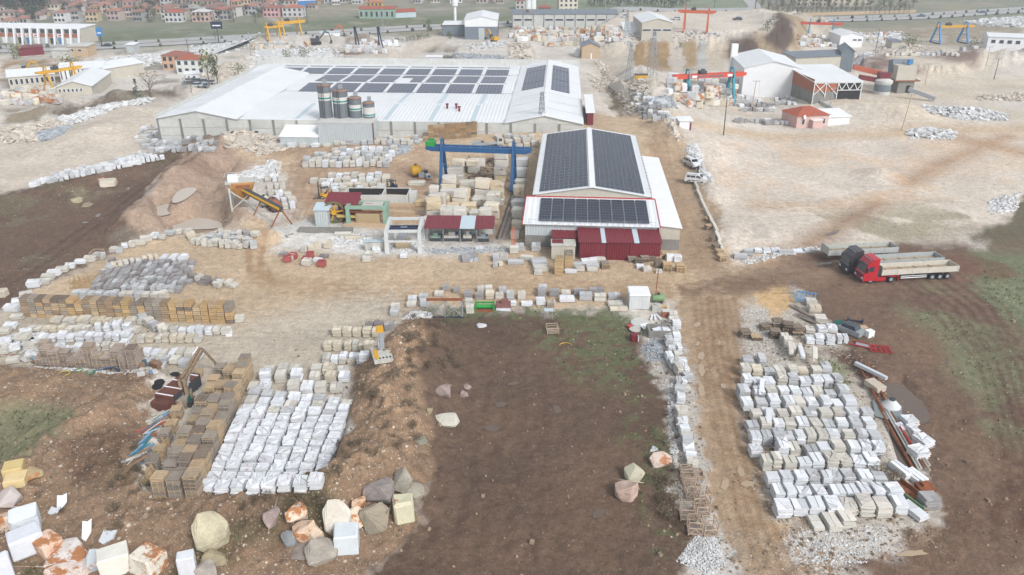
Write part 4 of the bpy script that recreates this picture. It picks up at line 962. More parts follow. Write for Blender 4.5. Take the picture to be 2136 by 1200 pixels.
part('roof', MB().yprism([(1.4, 3.3), (5.6, 4.3), (5.6, 4.4), (1.4, 3.4)], 0.3, w5+1.0), MAROON, sh); part('wall', MB().box(2.6, 2.2, 0, w5+.8, 5.4, 3.4), MAROON, sh); part('side_cabin', MB().box(-1.0, -.6, 0, 1.3, 2.0, 3.0), LGREY, sh); part('cabin_roof', MB().yprism([(-.8, 3.02), (2.3, 3.5), (2.3, 3.56), (-.8, 3.1)], -1.2, 1.7), SKYL, sh)
# ---------------- cranes and machines in the yard ----------------
def gantry(label, A, B, h, beamc, legc, over=(2.5, 2.5), spread=2.2, bw=.5, bh=.9, name='gantry_crane', group=None, cab=None, twin=1.2, lattice=False, loc=None):
    a = plane(*A); b = plane(*B); z = max(0, min(G(*A)[2], G(*B)[2])); w = math.hypot(b[0]-a[0], b[1]-a[1]); rz = math.atan2(b[1]-a[1], b[0]-a[0])
    if z > .5: a = plane(*A, z); b = plane(*B, z); w = math.hypot(b[0]-a[0], b[1]-a[1]); rz = math.atan2(b[1]-a[1], b[0]-a[0])
    o = thing(name, label, 'gantry crane', (a[0], a[1], z), rz, group)
    for s_ in (-1, 1):
        y = spread/2+s_*twin/2
        part('girder', MB().xprism([(-over[0], h+bh*.35), (-over[0]+1.2, h), (w+over[1]-1.2, h), (w+over[1], h+bh*.35), (w+over[1], h+bh), (-over[0], h+bh)], y-bw/2, y+bw/2), beamc, o)
    for x in (0, w):
        for y in (0, spread):
            part('leg', MB().beam((x, y+(y-spread/2)*.9, .15), (x, spread/2+(y-spread/2)*.5, h+.1), .62 if w > 12 else .46), legc, o)
        part('leg_tie', MB().beam((x, -spread*.35, 1.0), (x, spread*1.35, 1.0), .22).beam((x, -.1, h*.55), (x, spread+.1, h*.55), .2), legc, o)
        part('upper_frame', MB().beam((x, spread/2-twin, h), (x, spread/2-twin*.5, h+bh+1.3), .34).beam((x, spread/2+twin, h), (x, spread/2+twin*.5, h+bh+1.3), .34).beam((x, spread/2-twin*.6, h+bh+1.3), (x, spread/2+twin*.6, h+bh+1.3), .34), legc, o)
        part('bogie', MB().cbox(x, spread/2, 0, .5, spread*1.9, .4), DSTEEL, o)
    rb = MB()
    for k in range(int(w/2)+1): rb.tube((k*2, spread/2-twin/2-bw/2, h+bh), (k*2, spread/2-twin/2-bw/2, h+bh+1), .03, 4)
    rb.tube((-over[0], spread/2-twin/2-bw/2, h+bh+1), (w+over[1], spread/2-twin/2-bw/2, h+bh+1), .03, 4); part('handrail', rb, STEEL, o)
    part('hoist', MB().cbox(w*(.35 if cab is None else cab), spread/2, h+bh, 1.8, twin+.6, .9).cbox(w*(.35 if cab is None else cab)+.2, spread/2, h+bh+.9, .9, .6, .4), GREEN if beamc is BLUE else DSTEEL, o)
    return o, w
bgc, bgw = gantry('large blue gantry crane spanning the block yard beside the solar hall', (922, 390), (1069, 396), 7.2, BLUE, BLUE, (3.3, 3.6), 3.4, .5, 1.0, cab=-.16, twin=1.6)
for (a, b, lb) in [((903, 446), (953, 338), 'left crane rail beside the cream block yard'), ((1046, 500), (1078, 398), 'right crane rail between the block yard and the solar hall')]:
    a3 = plane(*a); b3 = plane(*b); d = math.hypot(b3[0]-a3[0], b3[1]-a3[1]); an_ = math.atan2(b3[1]-a3[1], b3[0]-a3[0])
    o = thing('crane_rail', lb, 'rail', (a3[0], a3[1], 0), an_); part('foundation', MB().box(0, -.7, -.3, d, .7, .25), CONCD, o); part('rail', MB().box(0, -.08, .25, d, .08, .42), RUST, o); part('kerb', MB().box(0, .6, .25, d, .75, .42), DSTEEL, o)
# block yard under the blue crane
bg_ = 'cream stone blocks in the crane yard'
rowsB = [(458, [(905, 2.4), (955, 2.2), (992, 2.0), (1025, 2.3)]), (444, [(912, 2.6), (944, 2.0), (977, 2.2), (1028, 1.9)]), (430, [(922, 2.4), (958, 2.6), (1000, 2.4), (1036, 2.2)]), (414, [(934, 2.5), (968, 2.2), (1004, 2.6), (1032, 1.8)]), (398, [(936, 2.4), (972, 2.6), (1036, 2.2)]), (380, [(950, 2.6), (1043, 2.3)]), (364, [(954, 2.6), (985, 2.2), (1045, 2.2)]), (352, [(966, 2.8), (998, 2.4), (1044, 2.6)]), (475, [(898, 2.2), (930, 2.0), (1010, 2.0), (958, 2.0)])]
for ri, (py, xs) in enumerate(sorted(rowsB, reverse=True)):
    for ci, (px, w_) in enumerate(xs):
        lv = 2 if random.random() < .6 else 1; h0 = rnd(1.4, 1.9); w_ *= 1.22
        for q in range(lv):
            block(px, py, w_*rnd(.9, 1.05), rnd(2.0, 2.8), h0*rnd(.9, 1), random.choice([IV, CR, IV, C(222, 204, 172)]), '%s cream block, %s from left in the %s row back in the crane yard' % ('upper' if q else 'lower', nth(ci), nth(ri)), bg_, random.choice(['veined_marble', 'marble']), True, HRZ+rnd(-.15, .15), q*h0*.96, tilt=.03)
for i, (px, py, s_) in enumerate([(992, 372, 1.5), (1020, 384, 1.4), (1005, 398, 1.2), (1030, 362, 1.3), (985, 388, 1.1)]):
    x, y, z = G(px, py); single('boulder', RK['field_rock'][i], None, 'brown rough boulder number %s lying in the gap of the crane yard'.replace('number %s ', ['large ', 'long ', 'small ', 'upright ', 'flat '][i]), 'boulder', (x, y, z-.2), rnd(0, 6), bg_, color=C(142, 122, 104), sc=(s_*1.2, s_, s_))
# blocks right of the rail next to the hall
for i, (px, py, w_, h_) in enumerate([(1085, 372, 2.6, 2.0), (1085, 392, 2.2, 1.6), (1082, 412, 2.4, 2.2), (1080, 436, 2.4, 1.6), (1080, 458, 2.2, 2.0), (1078, 480, 1.9, 1.4), (1088, 350, 2.6, 1.8), (1074, 500, 1.6, 1.2)]):
    block(px, py, w_, 1.8, h_, [LG, IV, CR][i % 3], 'pale block, %s from the back in the strip between crane rail and solar hall' % nth(i), 'blocks beside the solar hall', 'veined_marble', True, HRZ)
for i, (px, py, w_, h_, c) in enumerate([(880, 432, 2.6, 1.2, C(214, 190, 150)), (905, 412, 1.9, 2.2, IV), (892, 424, 1.2, 1.0, LG), (868, 388, 3.4, .8, IV)]):
    block(px, py, w_, 1.6, h_, c, ['long tan block on planks left of the crane rail', 'tall ivory block left of the crane rail', 'small grey block left of the crane rail', 'low pale slab bundle by the yellow tank'][i], None, 'veined_marble', True)
# gang saw, flywheel, portal saw
x, y, z = G(716, 466); fw = thing('flywheel', 'large spoked yellow flywheel beside the maroon saw shed', 'flywheel', (x-1.5, y, 0), 0)
r_ = 2.0; rim = MB(); N = 28
rim_v = []
for k in range(N):
    a = 2*math.pi*k/N
    for rr, yy in ((r_, -.2), (r_, .2), (r_-.28, .2), (r_-.28, -.2)): rim_v.append((rr*math.cos(a), yy, r_+.1+rr*math.sin(a)))
rim.add(rim_v, [((4*k+j), (4*k+(j+1) % 4), (4*((k+1) % N)+(j+1) % 4), (4*((k+1) % N)+j)) for k in range(N) for j in range(4)])
part('rim', rim, M('flywheel_green', C(110, 112, 72), .6, .2, 2), fw)
for k in range(6): a = k*math.pi/3+.2; part('spoke', MB().beam((.3*math.cos(a), 0, r_+.1+.3*math.sin(a)), ((r_-.25)*math.cos(a), 0, r_+.1+(r_-.25)*math.sin(a)), .22), YEL, fw)
part('hub', MB().tube((0, -.4, r_+.1), (0, .4, r_+.1), .4, 12), YEL, fw); part('stand', MB().cbox(0, .55, 0, 1.2, .5, 2.0), CONCD, fw)
part('connecting_rod', MB().beam((.6, -.5, 1.6), (7.0, -.5, 1.3), .4), M('worn_yellow', C(206, 184, 110), .7, .2, 2), fw)
x, y, z = G(770, 470); gs = thing('gang_saw', 'pale green framed gang saw holding a tan stone block', 'stone saw', (x, y, 0), -.02)
for xx in (-3.6, 3.0):
    for yy in (-.1, 2.6): part('column', MB().cbox(xx, yy, 0, .8, .8, 3.1, tw=(.75, .75)), MINT, gs)
part('top_beam', MB().box(-4.0, -.4, 3.1, 3.4, .3, 3.6), MINT, gs); part('top_beam', MB().box(-4.0, 2.2, 3.1, 3.4, 3.0, 3.6), MINT, gs); part('side_beam', MB().box(-4, .3, 3.1, -3.3, 2.2, 3.5), MINT, gs); part('side_beam', MB().box(2.7, .3, 3.1, 3.4, 2.2, 3.5), MINT, gs)
part('motor', MB().tube((-.6, 1.2, 3.4), (.6, 1.2, 3.4), .35, 10), RED, gs); part('walkway', MB().box(-1.0, .3, 3.62, 2.6, 2.2, 3.7), DIRTW, gs); part('blade_frame', MB().box(-3.2, .2, 2.3, 2.7, .4, 2.6).box(-3.2, 1.8, 2.3, 2.7, 2.0, 2.6), RUST, gs)
part('bed', MB().box(-4.4, -1.2, -.1, 4.6, 3.0, .45), TAN, gs)
block(768, 470, 4.2, 1.9, 1.7, C(196, 172, 134), 'tan block clamped in the pale green gang saw', None, 'marble', False, 0, .45)
x, y, z = G(700, 485); cb = single('concrete_plinth', MB().box(-6.5, -.4, -.1, 3, .8, .7), CONCD, 'long low concrete plinth in front of the gang saw', 'plinth', (x, y, 0), -.02)
ps = thing('portal_saw', 'white open steel portal frame saw standing in the middle of the yard', 'stone saw', (*plane(808, 528), 0), .02); Wp, Dp, Hp = 5.4, 6.0, 3.6
PWH = M('portal_white', C(222, 226, 226), .55, .08, 1, streak=.2)
for xx in (0, Wp):
    for yy in (0, Dp): part('column', MB().cbox(xx, yy, 0, .75, .75, Hp, tw=(.7, .7)), PWH, ps)
    part('rail_beam', MB().box(xx-.25, -.3, Hp, xx+.25, Dp+.3, Hp+.45), PWH, ps)
for yy in (0, Dp): part('cross_beam', MB().box(.25, yy-.2, Hp+.02, Wp-.25, yy+.2, Hp+.4), PWH, ps)
part('lower_beam', MB().box(.3, -.15, 1.9, Wp-.3, .1, 2.2), PWH, ps); part('carriage', MB().box(.25, 2.2, Hp-.4, Wp-.25, 2.6, Hp-.1).box(.25, 3.3, Hp-.4, Wp-.25, 3.7, Hp-.1), DBLUE, ps); part('saw_head', MB().cbox(2.6, 2.95, 1.8, 1.1, 1.0, 1.6).tube((2.2, 2.3, 1.9), (2.2, 2.0, 1.9), .8, 16), STEEL, ps); part('motor', MB().tube((3.0, 2.5, 2.9), (3.0, 3.4, 2.9), .35, 10), BLUE, ps)
block(840, 520, 2.4, 1.8, 1.3, C(206, 184, 150), 'tan stone block beneath the white portal saw', None, 'marble')
ct2 = thing('control_bench', 'white control bench with slanted steel top left of the portal saw', 'bench', (*plane(785, 522), 0), .0); part('body', MB().cbox(0, 0, .1, 3.4, 1.2, 1.5), DIRTW, ct2); part('top', MB().cbox(0, 0, 1.62, 3.9, 1.6, .1, rx=-.12), SKYL, ct2)
for k in range(4): part('leg', MB().cbox(-1.6+k*1.05, -.5, 0, .12, .12, 1.5), STEEL, ct2)
# concrete basin, beams
bs = thing('settling_basin', 'open concrete settling basin behind the maroon saw shed', 'basin', (*plane(716, 425), 0), -.02); bw_, bd_ = 12.6, 4.6
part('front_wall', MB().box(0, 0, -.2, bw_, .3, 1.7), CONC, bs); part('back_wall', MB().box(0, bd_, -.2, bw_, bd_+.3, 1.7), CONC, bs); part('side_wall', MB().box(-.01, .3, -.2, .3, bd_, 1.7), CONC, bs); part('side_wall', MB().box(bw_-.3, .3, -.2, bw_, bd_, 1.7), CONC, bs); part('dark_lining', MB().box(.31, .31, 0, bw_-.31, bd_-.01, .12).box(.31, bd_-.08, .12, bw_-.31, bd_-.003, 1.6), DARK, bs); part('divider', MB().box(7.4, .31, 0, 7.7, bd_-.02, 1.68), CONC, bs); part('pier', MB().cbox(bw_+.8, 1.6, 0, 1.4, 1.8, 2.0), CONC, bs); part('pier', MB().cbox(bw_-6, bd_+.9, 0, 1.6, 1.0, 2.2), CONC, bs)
for i, (a, b, h_) in enumerate([((790, 414), (845, 416), .6), ((806, 448), (862, 452), .7), ((800, 432), (866, 432), .5)]):
    a3, b3 = plane(*a), plane(*b); single('stone_beam', MB().box(0, 0, -.1, math.hypot(b3[0]-a3[0], b3[1]-a3[1]), 1.0, h_), TAN, ['long tan beam behind the settling basin', 'long tan beam right of the gang saw, nearest the front', 'long tan beam between basin and gang saw'][i], 'stone beam', (a3[0], a3[1], 0), math.atan2(b3[1]-a3[1], b3[0]-a3[0]))
# hopper, conveyor, tanks on the left of the yard
x, y, z = G(512, 430); hp = thing('aggregate_hopper', 'rusty orange hopper on a pale steel frame above the conveyor', 'hopper', (x, y, z), .25)
for xx in (-2.2, 2.2):
    for yy in (-1.8, 1.8): part('leg', MB().cbox(xx, yy, -.3, .28, .28, 4.3), DIRTW, hp)
part('bin', MB().add([(-.8, -.7, 1.4), (.8, -.7, 1.4), (.8, .7, 1.4), (-.8, .7, 1.4), (-2, -1.6, 3.9), (2, -1.6, 3.9), (2, 1.6, 3.9), (-2, 1.6, 3.9), (-1.7, -1.3, 3.6), (1.7, -1.3, 3.6), (1.7, 1.3, 3.6), (-1.7, 1.3, 3.6)], [(3, 2, 1, 0), (0, 1, 5, 4), (1, 2, 6, 5), (2, 3, 7, 6), (3, 0, 4, 7), (4, 5, 9, 8), (5, 6, 10, 9), (6, 7, 11, 10), (7, 4, 8, 11), (8, 9, 10, 11)]), M('orange_bin', C(192, 138, 76), .7, .2, 1.5, streak=.3), hp)
part('load', MB().add([(-1.6, -1.2, 3.5), (1.6, -1.2, 3.5), (1.6, 1.2, 3.5), (-1.6, 1.2, 3.5), (0, 0, 3.95)], [(0, 1, 4), (1, 2, 4), (2, 3, 4), (3, 0, 4)]), RUST, hp)
part('deck', MB().box(-3.2, 1.9, 3.6, 2.4, 5.2, 3.8), DIRTW, hp); part('brace', MB().beam((-2.2, -1.8, 0), (2.2, -1.8, 3.6), .15).beam((2.2, -1.8, 0), (-2.2, -1.8, 3.6), .15), DIRTW, hp)
part('guard_rail', MB().path([(-3.2, 1.9, 4.9), (-3.2, 5.2, 4.9), (2.4, 5.2, 4.9), (2.4, 1.9, 4.9)], .05, 4).tube((-3.2, 5.2, 3.8), (-3.2, 5.2, 4.9), .05, 4).tube((2.4, 5.2, 3.8), (2.4, 5.2, 4.9), .05, 4), DIRTW, hp); part('feeder', MB().cbox(-1.8, 3.6, 3.8, 1.8, 1.4, 1.1), WHITE, hp)
cv = thing('conveyor', 'sloping yellow and black conveyor rising to the rusty hopper', 'conveyor', (x, y, z), 0)
e = G(592, 478); e = (e[0]-x, e[1]-y, 1.8)
part('belt_frame', MB().beam((.6, -1.2, 3.4), e, .8), DSTEEL, cv); part('yellow_side', MB().beam((.3, -1.5, 3.55), (e[0]-.3, e[1]-.35, 2.0), .34), YEL, cv)
part('support_leg', MB().beam(e, (e[0]+2.2, e[1]-2.2, -.1), .18), RUST, cv); part('support_leg', MB().beam((e[0]-.3, e[1], 1.6), (e[0]-1.0, e[1]-3.4, -.1), .18), RUST, cv); part('support_leg', MB().beam((e[0]*.5, e[1]*.5, 2.6), (e[0]*.35, e[1]*.5-1.5, 0), .14), RUST, cv)
bm_ = MB(); q0 = np.array(plane(500, 455)); q1 = np.array(plane(612, 490)); q2 = np.array(plane(575, 503))
for k in range(14):
    f = k/13; a = q0+(q1-q0)*f; w_ = (q2-q1); b = a+w_*(.85+.1*math.sin(k*3)); part_pole = single('timber_pole', MB().tube((a[0], a[1], .25), (b[0], b[1], .3), .14, 5), WOOD, '%s grey timber pole from the hopper, laid across the washing ramp' % nth(k), 'pole', group='poles laid across the ramp', color=C(160, 146, 126))
for (a, b, lb) in [((560, 372+100), (600, 500), 'right edge'), ((505, 462), (570, 502), 'left edge')]:
    a3, b3 = plane(*a), plane(*b); single('ramp_kerb', MB().beam((a3[0], a3[1], .2), (b3[0], b3[1], .2), .5), CONCD, 'concrete kerb along the %s of the pole covered ramp' % lb, 'kerb')
def tank(px, py, L_, r_, mat, label, rz=0, legs=True, zc=None):
    x, y, z = G(px, py); o = thing('storage_tank', label, 'tank', (x, y, z), rz); zc = zc or r_+.2
    n = 16; b = MB(); prof = [(-L_/2, r_*.55), (-L_/2+r_*.2, r_*.92), (-L_/2+r_*.45, r_), (L_/2-r_*.45, r_), (L_/2-r_*.2, r_*.92), (L_/2, r_*.55)]; vs = []
    for xx, rr in prof:
        for k in range(n): vs.append((xx, rr*math.cos(2*math.pi*k/n), zc+rr*math.sin(2*math.pi*k/n)))
    fs = [(j*n+k, j*n+(k+1) % n, (j+1)*n+(k+1) % n, (j+1)*n+k) for j in range(5) for k in range(n)]+[tuple(range(n-1, -1, -1)), tuple(range(5*n, 6*n))]
    part('shell', b.add(vs, fs), mat, o, smooth=True)
    for s_ in (-1, 1): part('cradle', MB().cbox(s_*L_*.28, 0, -.1, .25, r_*1.5, zc-r_*.8+.1), DSTEEL, o)
    part('manhole', MB().tube((0, 0, zc+r_*.9), (0, 0, zc+r_+.2), .25, 10), DSTEEL, o); return o
tank(574, 440, 3.2, 1.15, M('rusty_red', C(150, 100, 84), .8, .2, 1.5), 'rusty red cylindrical tank lying beside the conveyor', -1.0)
tank(868, 368, 2.2, 1.15, YEL, 'yellow cylindrical tank lying left of the crane yard', .4); tank(553, 432, 1.6, 1.0, DIRTW, 'short off-white tank near the rusty tank', .3)
tank(1372, 631, 1.9, .55, OLIVE, 'faded green tank lying behind the rusty pole at the track', 0)
for k, (px, py) in enumerate([(880, 372), (886, 366), (893, 374)]):
    x, y, z = G(px, py); t_ = thing('pump_unit', ['grey pump unit next to the yellow tank', 'dark pump unit behind the yellow tank', 'pale pump unit right of the yellow tank'][k], 'pump', (x, y, z), k); part('body', MB().cbox(0, 0, .2, 1.2, .8, .9), [STEEL, DSTEEL, DIRTW][k], t_); part('motor', MB().tube((-.9, 0, .8), (-.4, 0, .8), .3, 8), [DSTEEL, STEEL, BLUE][k], t_); part('skid', MB().cbox(0, 0, 0, 1.8, 1, .2), RUST, t_)
# ---------------- vehicles ----------------
def wheel(o, x, y, r_, w_, side=1, rimm=None):
    t_ = part('tyre', MB().tube((x, y-w_/2, r_), (x, y+w_/2, r_), r_, 18), BLACK, o); part('rim', MB().tube((x, y+side*(w_/2+.012)-.02, r_), (x, y+side*(w_/2+.012)+.02, r_), r_*.55, 12), rimm or STEEL, t_)
def truck(px, py, rz, cabc, trc, label, inner=None, tl=12.6, cab=True, name='lorry'):
    x, y, z = G(px, py); o = thing(name, label, 'lorry' if cab else 'trailer', (x, y, z), rz, None)
    cm = M('cab_paint_'+name, C(*cabc), .3, .05, 1, spec=.6); tm = M('trailer_paint', C(*trc), .6, .08, 1, streak=.15)
    W2 = 1.25
    if cab:
        prof = [(.0, .45), (.0, 1.5), (.12, 1.75), (.42, 3.0), (.55, 3.15), (1.15, 3.85), (2.2, 3.95), (2.2, 1.0), (1.9, .45)]
        part('cab', MB().xprism(prof, -W2, W2), cm, o)
        part('windscreen', MB().add([(.085, -1.1, 1.78), (.085, 1.1, 1.78), (.39, 1.05, 2.95), (.39, -1.05, 2.95)], [(3, 2, 1, 0)]).add([(.06, -1.1, 1.78), (.06, 1.1, 1.78), (.365, 1.05, 2.95), (.365, -1.05, 2.95)], [(3, 2, 1, 0)]), GLASS, o)
        for s_ in (-1, 1):
            part('side_window', MB().box(.75, s_*W2-.015, 1.95, 1.5, s_*W2+.015, 2.75), GLASS, o); part('mirror', MB().cbox(.35, s_*(W2+.22), 1.9, .15, .28, .8), DSTEEL, o); part('headlight', MB().cbox(-.02, s_*.95, .75, .08, .4, .28), WHITE, o)
            part('door_seam', MB().box(.62, s_*W2-.01, .9, .65, s_*W2+.012, 2.8), DSTEEL, o)
        part('sun_visor', MB().cbox(.2, 0, 3.05, .35, 2.2, .12, ry=.3), DSTEEL, o); g_ = MB()
        for k in range(4): g_.box(-.035, -.9, .95+k*.14, .0, .9, 1.03+k*.14)
        part('grille', g_, DSTEEL, o); part('bumper', MB().box(-.06, -1.24, .3, .25, 1.24, .62), DSTEEL, o); part('roof_lights', MB().tube((.95, -1, 3.75), (.95, 1, 3.75), .06, 6), STEEL, o)
        part('chassis', MB().box(.4, -.5, .5, 6.0, .5, .85), cm, o); part('side_fairing', MB().box(1.9, -1.22, .35, 3.7, -1.1, .95).box(1.9, 1.1, .35, 3.7, 1.22, .95), cm, o); part('mudguard', MB().box(3.9, -1.24, 1.0, 5.3, -.7, 1.1).box(3.9, .7, 1.0, 5.3, 1.24, 1.1), cm, o)
        for xx in (1.3, 4.6):
            for s_ in (-1, 1): wheel(o, xx, s_*1.0, .5, .38, s_)
        part('exhaust_unit', MB().cbox(2.5, 0, .9, .4, 2.0, 1.6), DSTEEL, o)
    x0 = 2.9 if cab else 0; x1 = x0+tl; f0, f1 = 1.3, 2.15
    part('load_floor', MB().box(x0+.06, -1.19, f0, x1-.06, 1.19, f0+.12), inner or WOOD, o, color=C(176, 160, 138))
    n = 5
    for s_ in (-1, 1):
        for k in range(n): a = x0+k*tl/n; part('side_board', MB().box(a+.03, s_*1.22-.03, f0-.05, a+tl/n-.03, s_*1.22+.03, f1), tm, o)
        for k in range(n+1): part('stake', MB().cbox(x0+k*tl/n, s_*1.24, f0-.1, .1, .1, f1-f0+.14), tm, o)
    part('headboard', MB().box(x0-.03, -1.25, f0, x0+.05, 1.25, f1+.45), tm, o); part('tailboard', MB().box(x1-.05, -1.18, f0, x1+.03, 1.18, f1), tm, o)
    part('trailer_chassis', MB().box(x0+.2, -.45, .85, x1-.1, .45, f0-.001), DSTEEL, o)
    for k in range(4): part('load_batten', MB().cbox(x0+tl*(.14+.2*k), 0, f0+.13, .15, 2.2, .12, rz=.25), WOOD, o, color=C(206, 184, 140))
    part('side_guard', MB().box(x0+3.2, -1.2, .55, x1-5.0, -1.15, .68).box(x0+3.2, -1.2, .85, x1-5.0, -1.15, .95), WHITE, o); part('landing_gear', MB().cbox(x0+3.0, -.9, .1, .15, .15, 1.1).cbox(x0+3.0, .9, .1, .15, .15, 1.1), RED if cab else DSTEEL, o)
    for k in range(3):
        for s_ in (-1, 1): wheel(o, x1-4.0+k*1.25, s_*1.0, .5, .38, s_)
    return o
gx_ = plane(1783, 591); tz = math.atan2(plane(1990, 582)[1]-plane(1812, 597)[1], plane(1990, 582)[0]-plane(1812, 597)[0]); tz = .13
truck(1789, 594-8, tz, (196, 32, 48), (220, 214, 200), 'red lorry cab with a long cream flatbed trailer, nearest of three', tl=12.4, name='flatbed_lorry')
truck(1757, 575-7, tz, (70, 66, 72), (186, 192, 194), 'dark grey lorry cab with grey side-walled trailer behind the red lorry', tl=12.9, name='flatbed_lorry')
truck(1717, 543, tz, (0, 0, 0), (196, 200, 196), 'parked trailer without a cab, white headboard, behind the dark lorry', tl=11.8, cab=False, name='flatbed_trailer')
def van(px, py, rz, label, c=(232, 234, 236), L_=4.4):
    x, y, z = G(px, py); o = thing('parked_van', label, 'van', (x, y, z), rz)
    m_ = M('van_paint', C(*c), .3, .03, 1, spec=.6)
    prof = [(-2.2, .35), (-2.22, .8), (-2.1, 1.1), (-1.35, 1.28), (-.75, 1.75), (-.5, 1.84), (1.9, 1.84), (2.12, 1.6), (2.2, .9), (2.2, .35)]
    part('body', MB().xprism(prof, -.88, .88), m_, o)
    part('windscreen', MB().add([(-1.33, -.74, 1.33), (-1.33, .74, 1.33), (-.78, .7, 1.77), (-.78, -.7, 1.77)], [(3, 2, 1, 0), (0, 1, 2, 3)]), GLASS, o)
    for s_ in (-1, 1):
        part('front_window', MB().xprism([(-1.15, 1.25), (-.7, 1.66), (-.1, 1.66), (-.1, 1.25)], s_*.88-.012, s_*.88+.012), GLASS, o); part('rear_window', MB().box(.1, s_*.88-.012, 1.25, 1.0, s_*.88+.012, 1.66), GLASS, o); part('rear_window', MB().box(1.1, s_*.88-.012, 1.25, 1.8, s_*.88+.012, 1.66), GLASS, o)
        part('headlight', MB().cbox(-2.18, s_*.65, .78, .12, .3, .2), STEEL, o); part('side_trim', MB().box(-1.0, s_*.88-.02, .6, 1.2, s_*.88+.02, .72), DSTEEL, o); part('mirror', MB().cbox(-1.0, s_*1.0, 1.2, .12, .2, .18), DSTEEL, o); part('tail_light', MB().cbox(2.18, s_*.8, 1.0, .06, .14, .5), RED, o)
        for xx in (-1.35, 1.35): wheel(o, xx, s_*.8, .32, .2, s_)
    part('tailgate_window', MB().add([(2.135, -.65, 1.2), (2.135, .65, 1.2), (2.09, .6, 1.66), (2.09, -.6, 1.66)], [(0, 1, 2, 3), (3, 2, 1, 0)]).box(2.12, -.65, 1.15, 2.2, .65, 1.22), GLASS, o); part('front_bumper', MB().box(-2.26, -.85, .3, -2.1, .85, .55), DSTEEL, o); part('roof_rail', MB().box(-.4, -.75, 1.84, 1.8, -.7, 1.9).box(-.4, .7, 1.84, 1.8, .75, 1.9), DSTEEL, o); return o
van(1451, 381, math.pi-.35, 'white van nearest the front, parked at the start of the slab row')
van(1442, 347, math.pi-1.2, 'white van seen from behind with a person standing next to it')
def car(px, py, rz, label, c, group=None, cat='car'):
    x, y, z = G(px, py); o = thing('car', label, cat, (x, y, z), rz, group)
    part('body', MB().xprism([(-2.1, .3), (-2.1, .75), (-1.9, .85), (2.0, .9), (2.1, .75), (2.1, .3)], -.85, .85), PAINT, o, color=C(*c))
    part('cabin', MB().add([(-1.1, -.8, .86), (1.7, -.8, .86), (1.7, .8, .86), (-1.1, .8, .86), (-.4, -.65, 1.42), (1.3, -.65, 1.42), (1.3, .65, 1.42), (-.4, .65, 1.42)], [(0, 1, 5, 4), (1, 2, 6, 5), (2, 3, 7, 6), (3, 0, 4, 7)]), GLASS, o); part('roof', MB().box(-.42, -.66, 1.42, 1.32, .66, 1.47), PAINT, o, color=C(*c))
    for s_ in (-1, 1):
        for xx in (-1.3, 1.3): part('wheel', MB().tube((xx, s_*.72, .32), (xx, s_*.9, .32), .32, 10), BLACK, o)
    return o
for i, (px, py, rz, c, lb) in enumerate([(1303, 39, 0, (226, 228, 230), 'white car on the highway above the beige warehouse'), (1410, 43, 0, (222, 224, 228), 'white car on the highway behind the orange crane'), (1538, 43, .0, (70, 80, 96), 'dark car on the highway near the junction'), (1921, 36, .1, (44, 80, 104), 'blue car on the highway above the blue and yellow crane'), (2048, 28, .1, (60, 84, 130), 'blue car on the highway at the upper right'), (223, 98, .1, (50, 54, 60), 'dark car on the highway by the blue sign'), (1363, 70, .1, (190, 194, 198), 'silver car parked right of the beige warehouse')]):
    car(px, py, rz, lb, c)
for i in range(7): car(395+(i % 4)*14, 172+(i//4)*9+(i % 4)*1.2, -.1, '%s car from the left in the %s row parked by the red roofed office' % (nth(i % 4), ['back', 'front'][i//4]), random.choice([(70, 84, 96), (120, 130, 138), (210, 214, 216)]), 'cars parked by the office')
# dumper lorry in the yard
x, y, z = G(1018, 308); dl = thing('dump_lorry', 'small pale open lorry standing between the crate stacks and the crane', 'lorry', (x, y, z), math.pi+.35)
part('cab', MB().xprism([(-3.4, .6), (-3.4, 1.5), (-3.2, 2.4), (-1.9, 2.4), (-1.9, .6)], -1.1, 1.1), DIRTW, dl); part('windscreen', MB().cbox(-3.33, 0, 1.5, .06, 1.9, .8, ry=.22), GLASS, dl); part('side_window', MB().box(-3.0, -1.13, 1.5, -2.2, 1.13, 2.1), GLASS, dl); part('bed', MB().box(-1.8, -1.15, .9, 3.4, 1.15, 1.05), STEEL, dl); part('side_board', MB().box(-1.8, -1.2, .95, 3.4, -1.12, 1.5), STEEL, dl); part('side_board', MB().box(-1.8, 1.12, .95, 3.4, 1.2, 1.5), STEEL, dl); part('load', MB().cbox(-.2, 0, 1.06, 2.6, 1.8, .6), TAN, dl)
for xx in (-2.6, 1.4, 2.5):
    for s_ in (-1, 1): wheel(dl, xx, s_*.95, .45, .3, s_)
def forklift(px, py, rz, c, label):
    x, y, z = G(px, py); o = thing('forklift', label, 'forklift', (x, y, z), rz)
    part('body', MB().xprism([(-.9, .25), (-.9, .9), (.2, .9), (.5, 1.15), (1.2, 1.1), (1.25, .3)], -.6, .6), c, o); part('mast', MB().cbox(-1.1, -.4, .1, .12, .14, 2.7).cbox(-1.1, .4, .1, .12, .14, 2.7).cbox(-1.1, 0, 2.7, .12, .94, .12).cbox(-1.1, 0, 1.2, .1, .8, .1), DSTEEL, o)
    part('roof_guard', MB().cbox(.1, 0, 2.1, 1.5, 1.1, .08), DSTEEL, o); 
    for xx in (-.6, .8):
        for s_ in (-.5, .5): part('roof_post', MB().cbox(xx, s_, .9, .07, .07, 1.2), DSTEEL, o)
    for s_ in (-.35, .35): part('fork', MB().cbox(-1.75, s_, .12, 1.2, .12, .06), DSTEEL, o)
    part('seat', MB().cbox(.25, 0, .95, .5, .5, .12).cbox(.5, 0, 1.0, .12, .5, .6), BLACK, o); part('weight', MB().cbox(1.2, 0, .4, .35, 1.1, .7), DSTEEL, o)
    for xx in (-.7, .9):
        for s_ in (-1, 1): wheel(o, xx, s_*.6, .34, .26, s_)
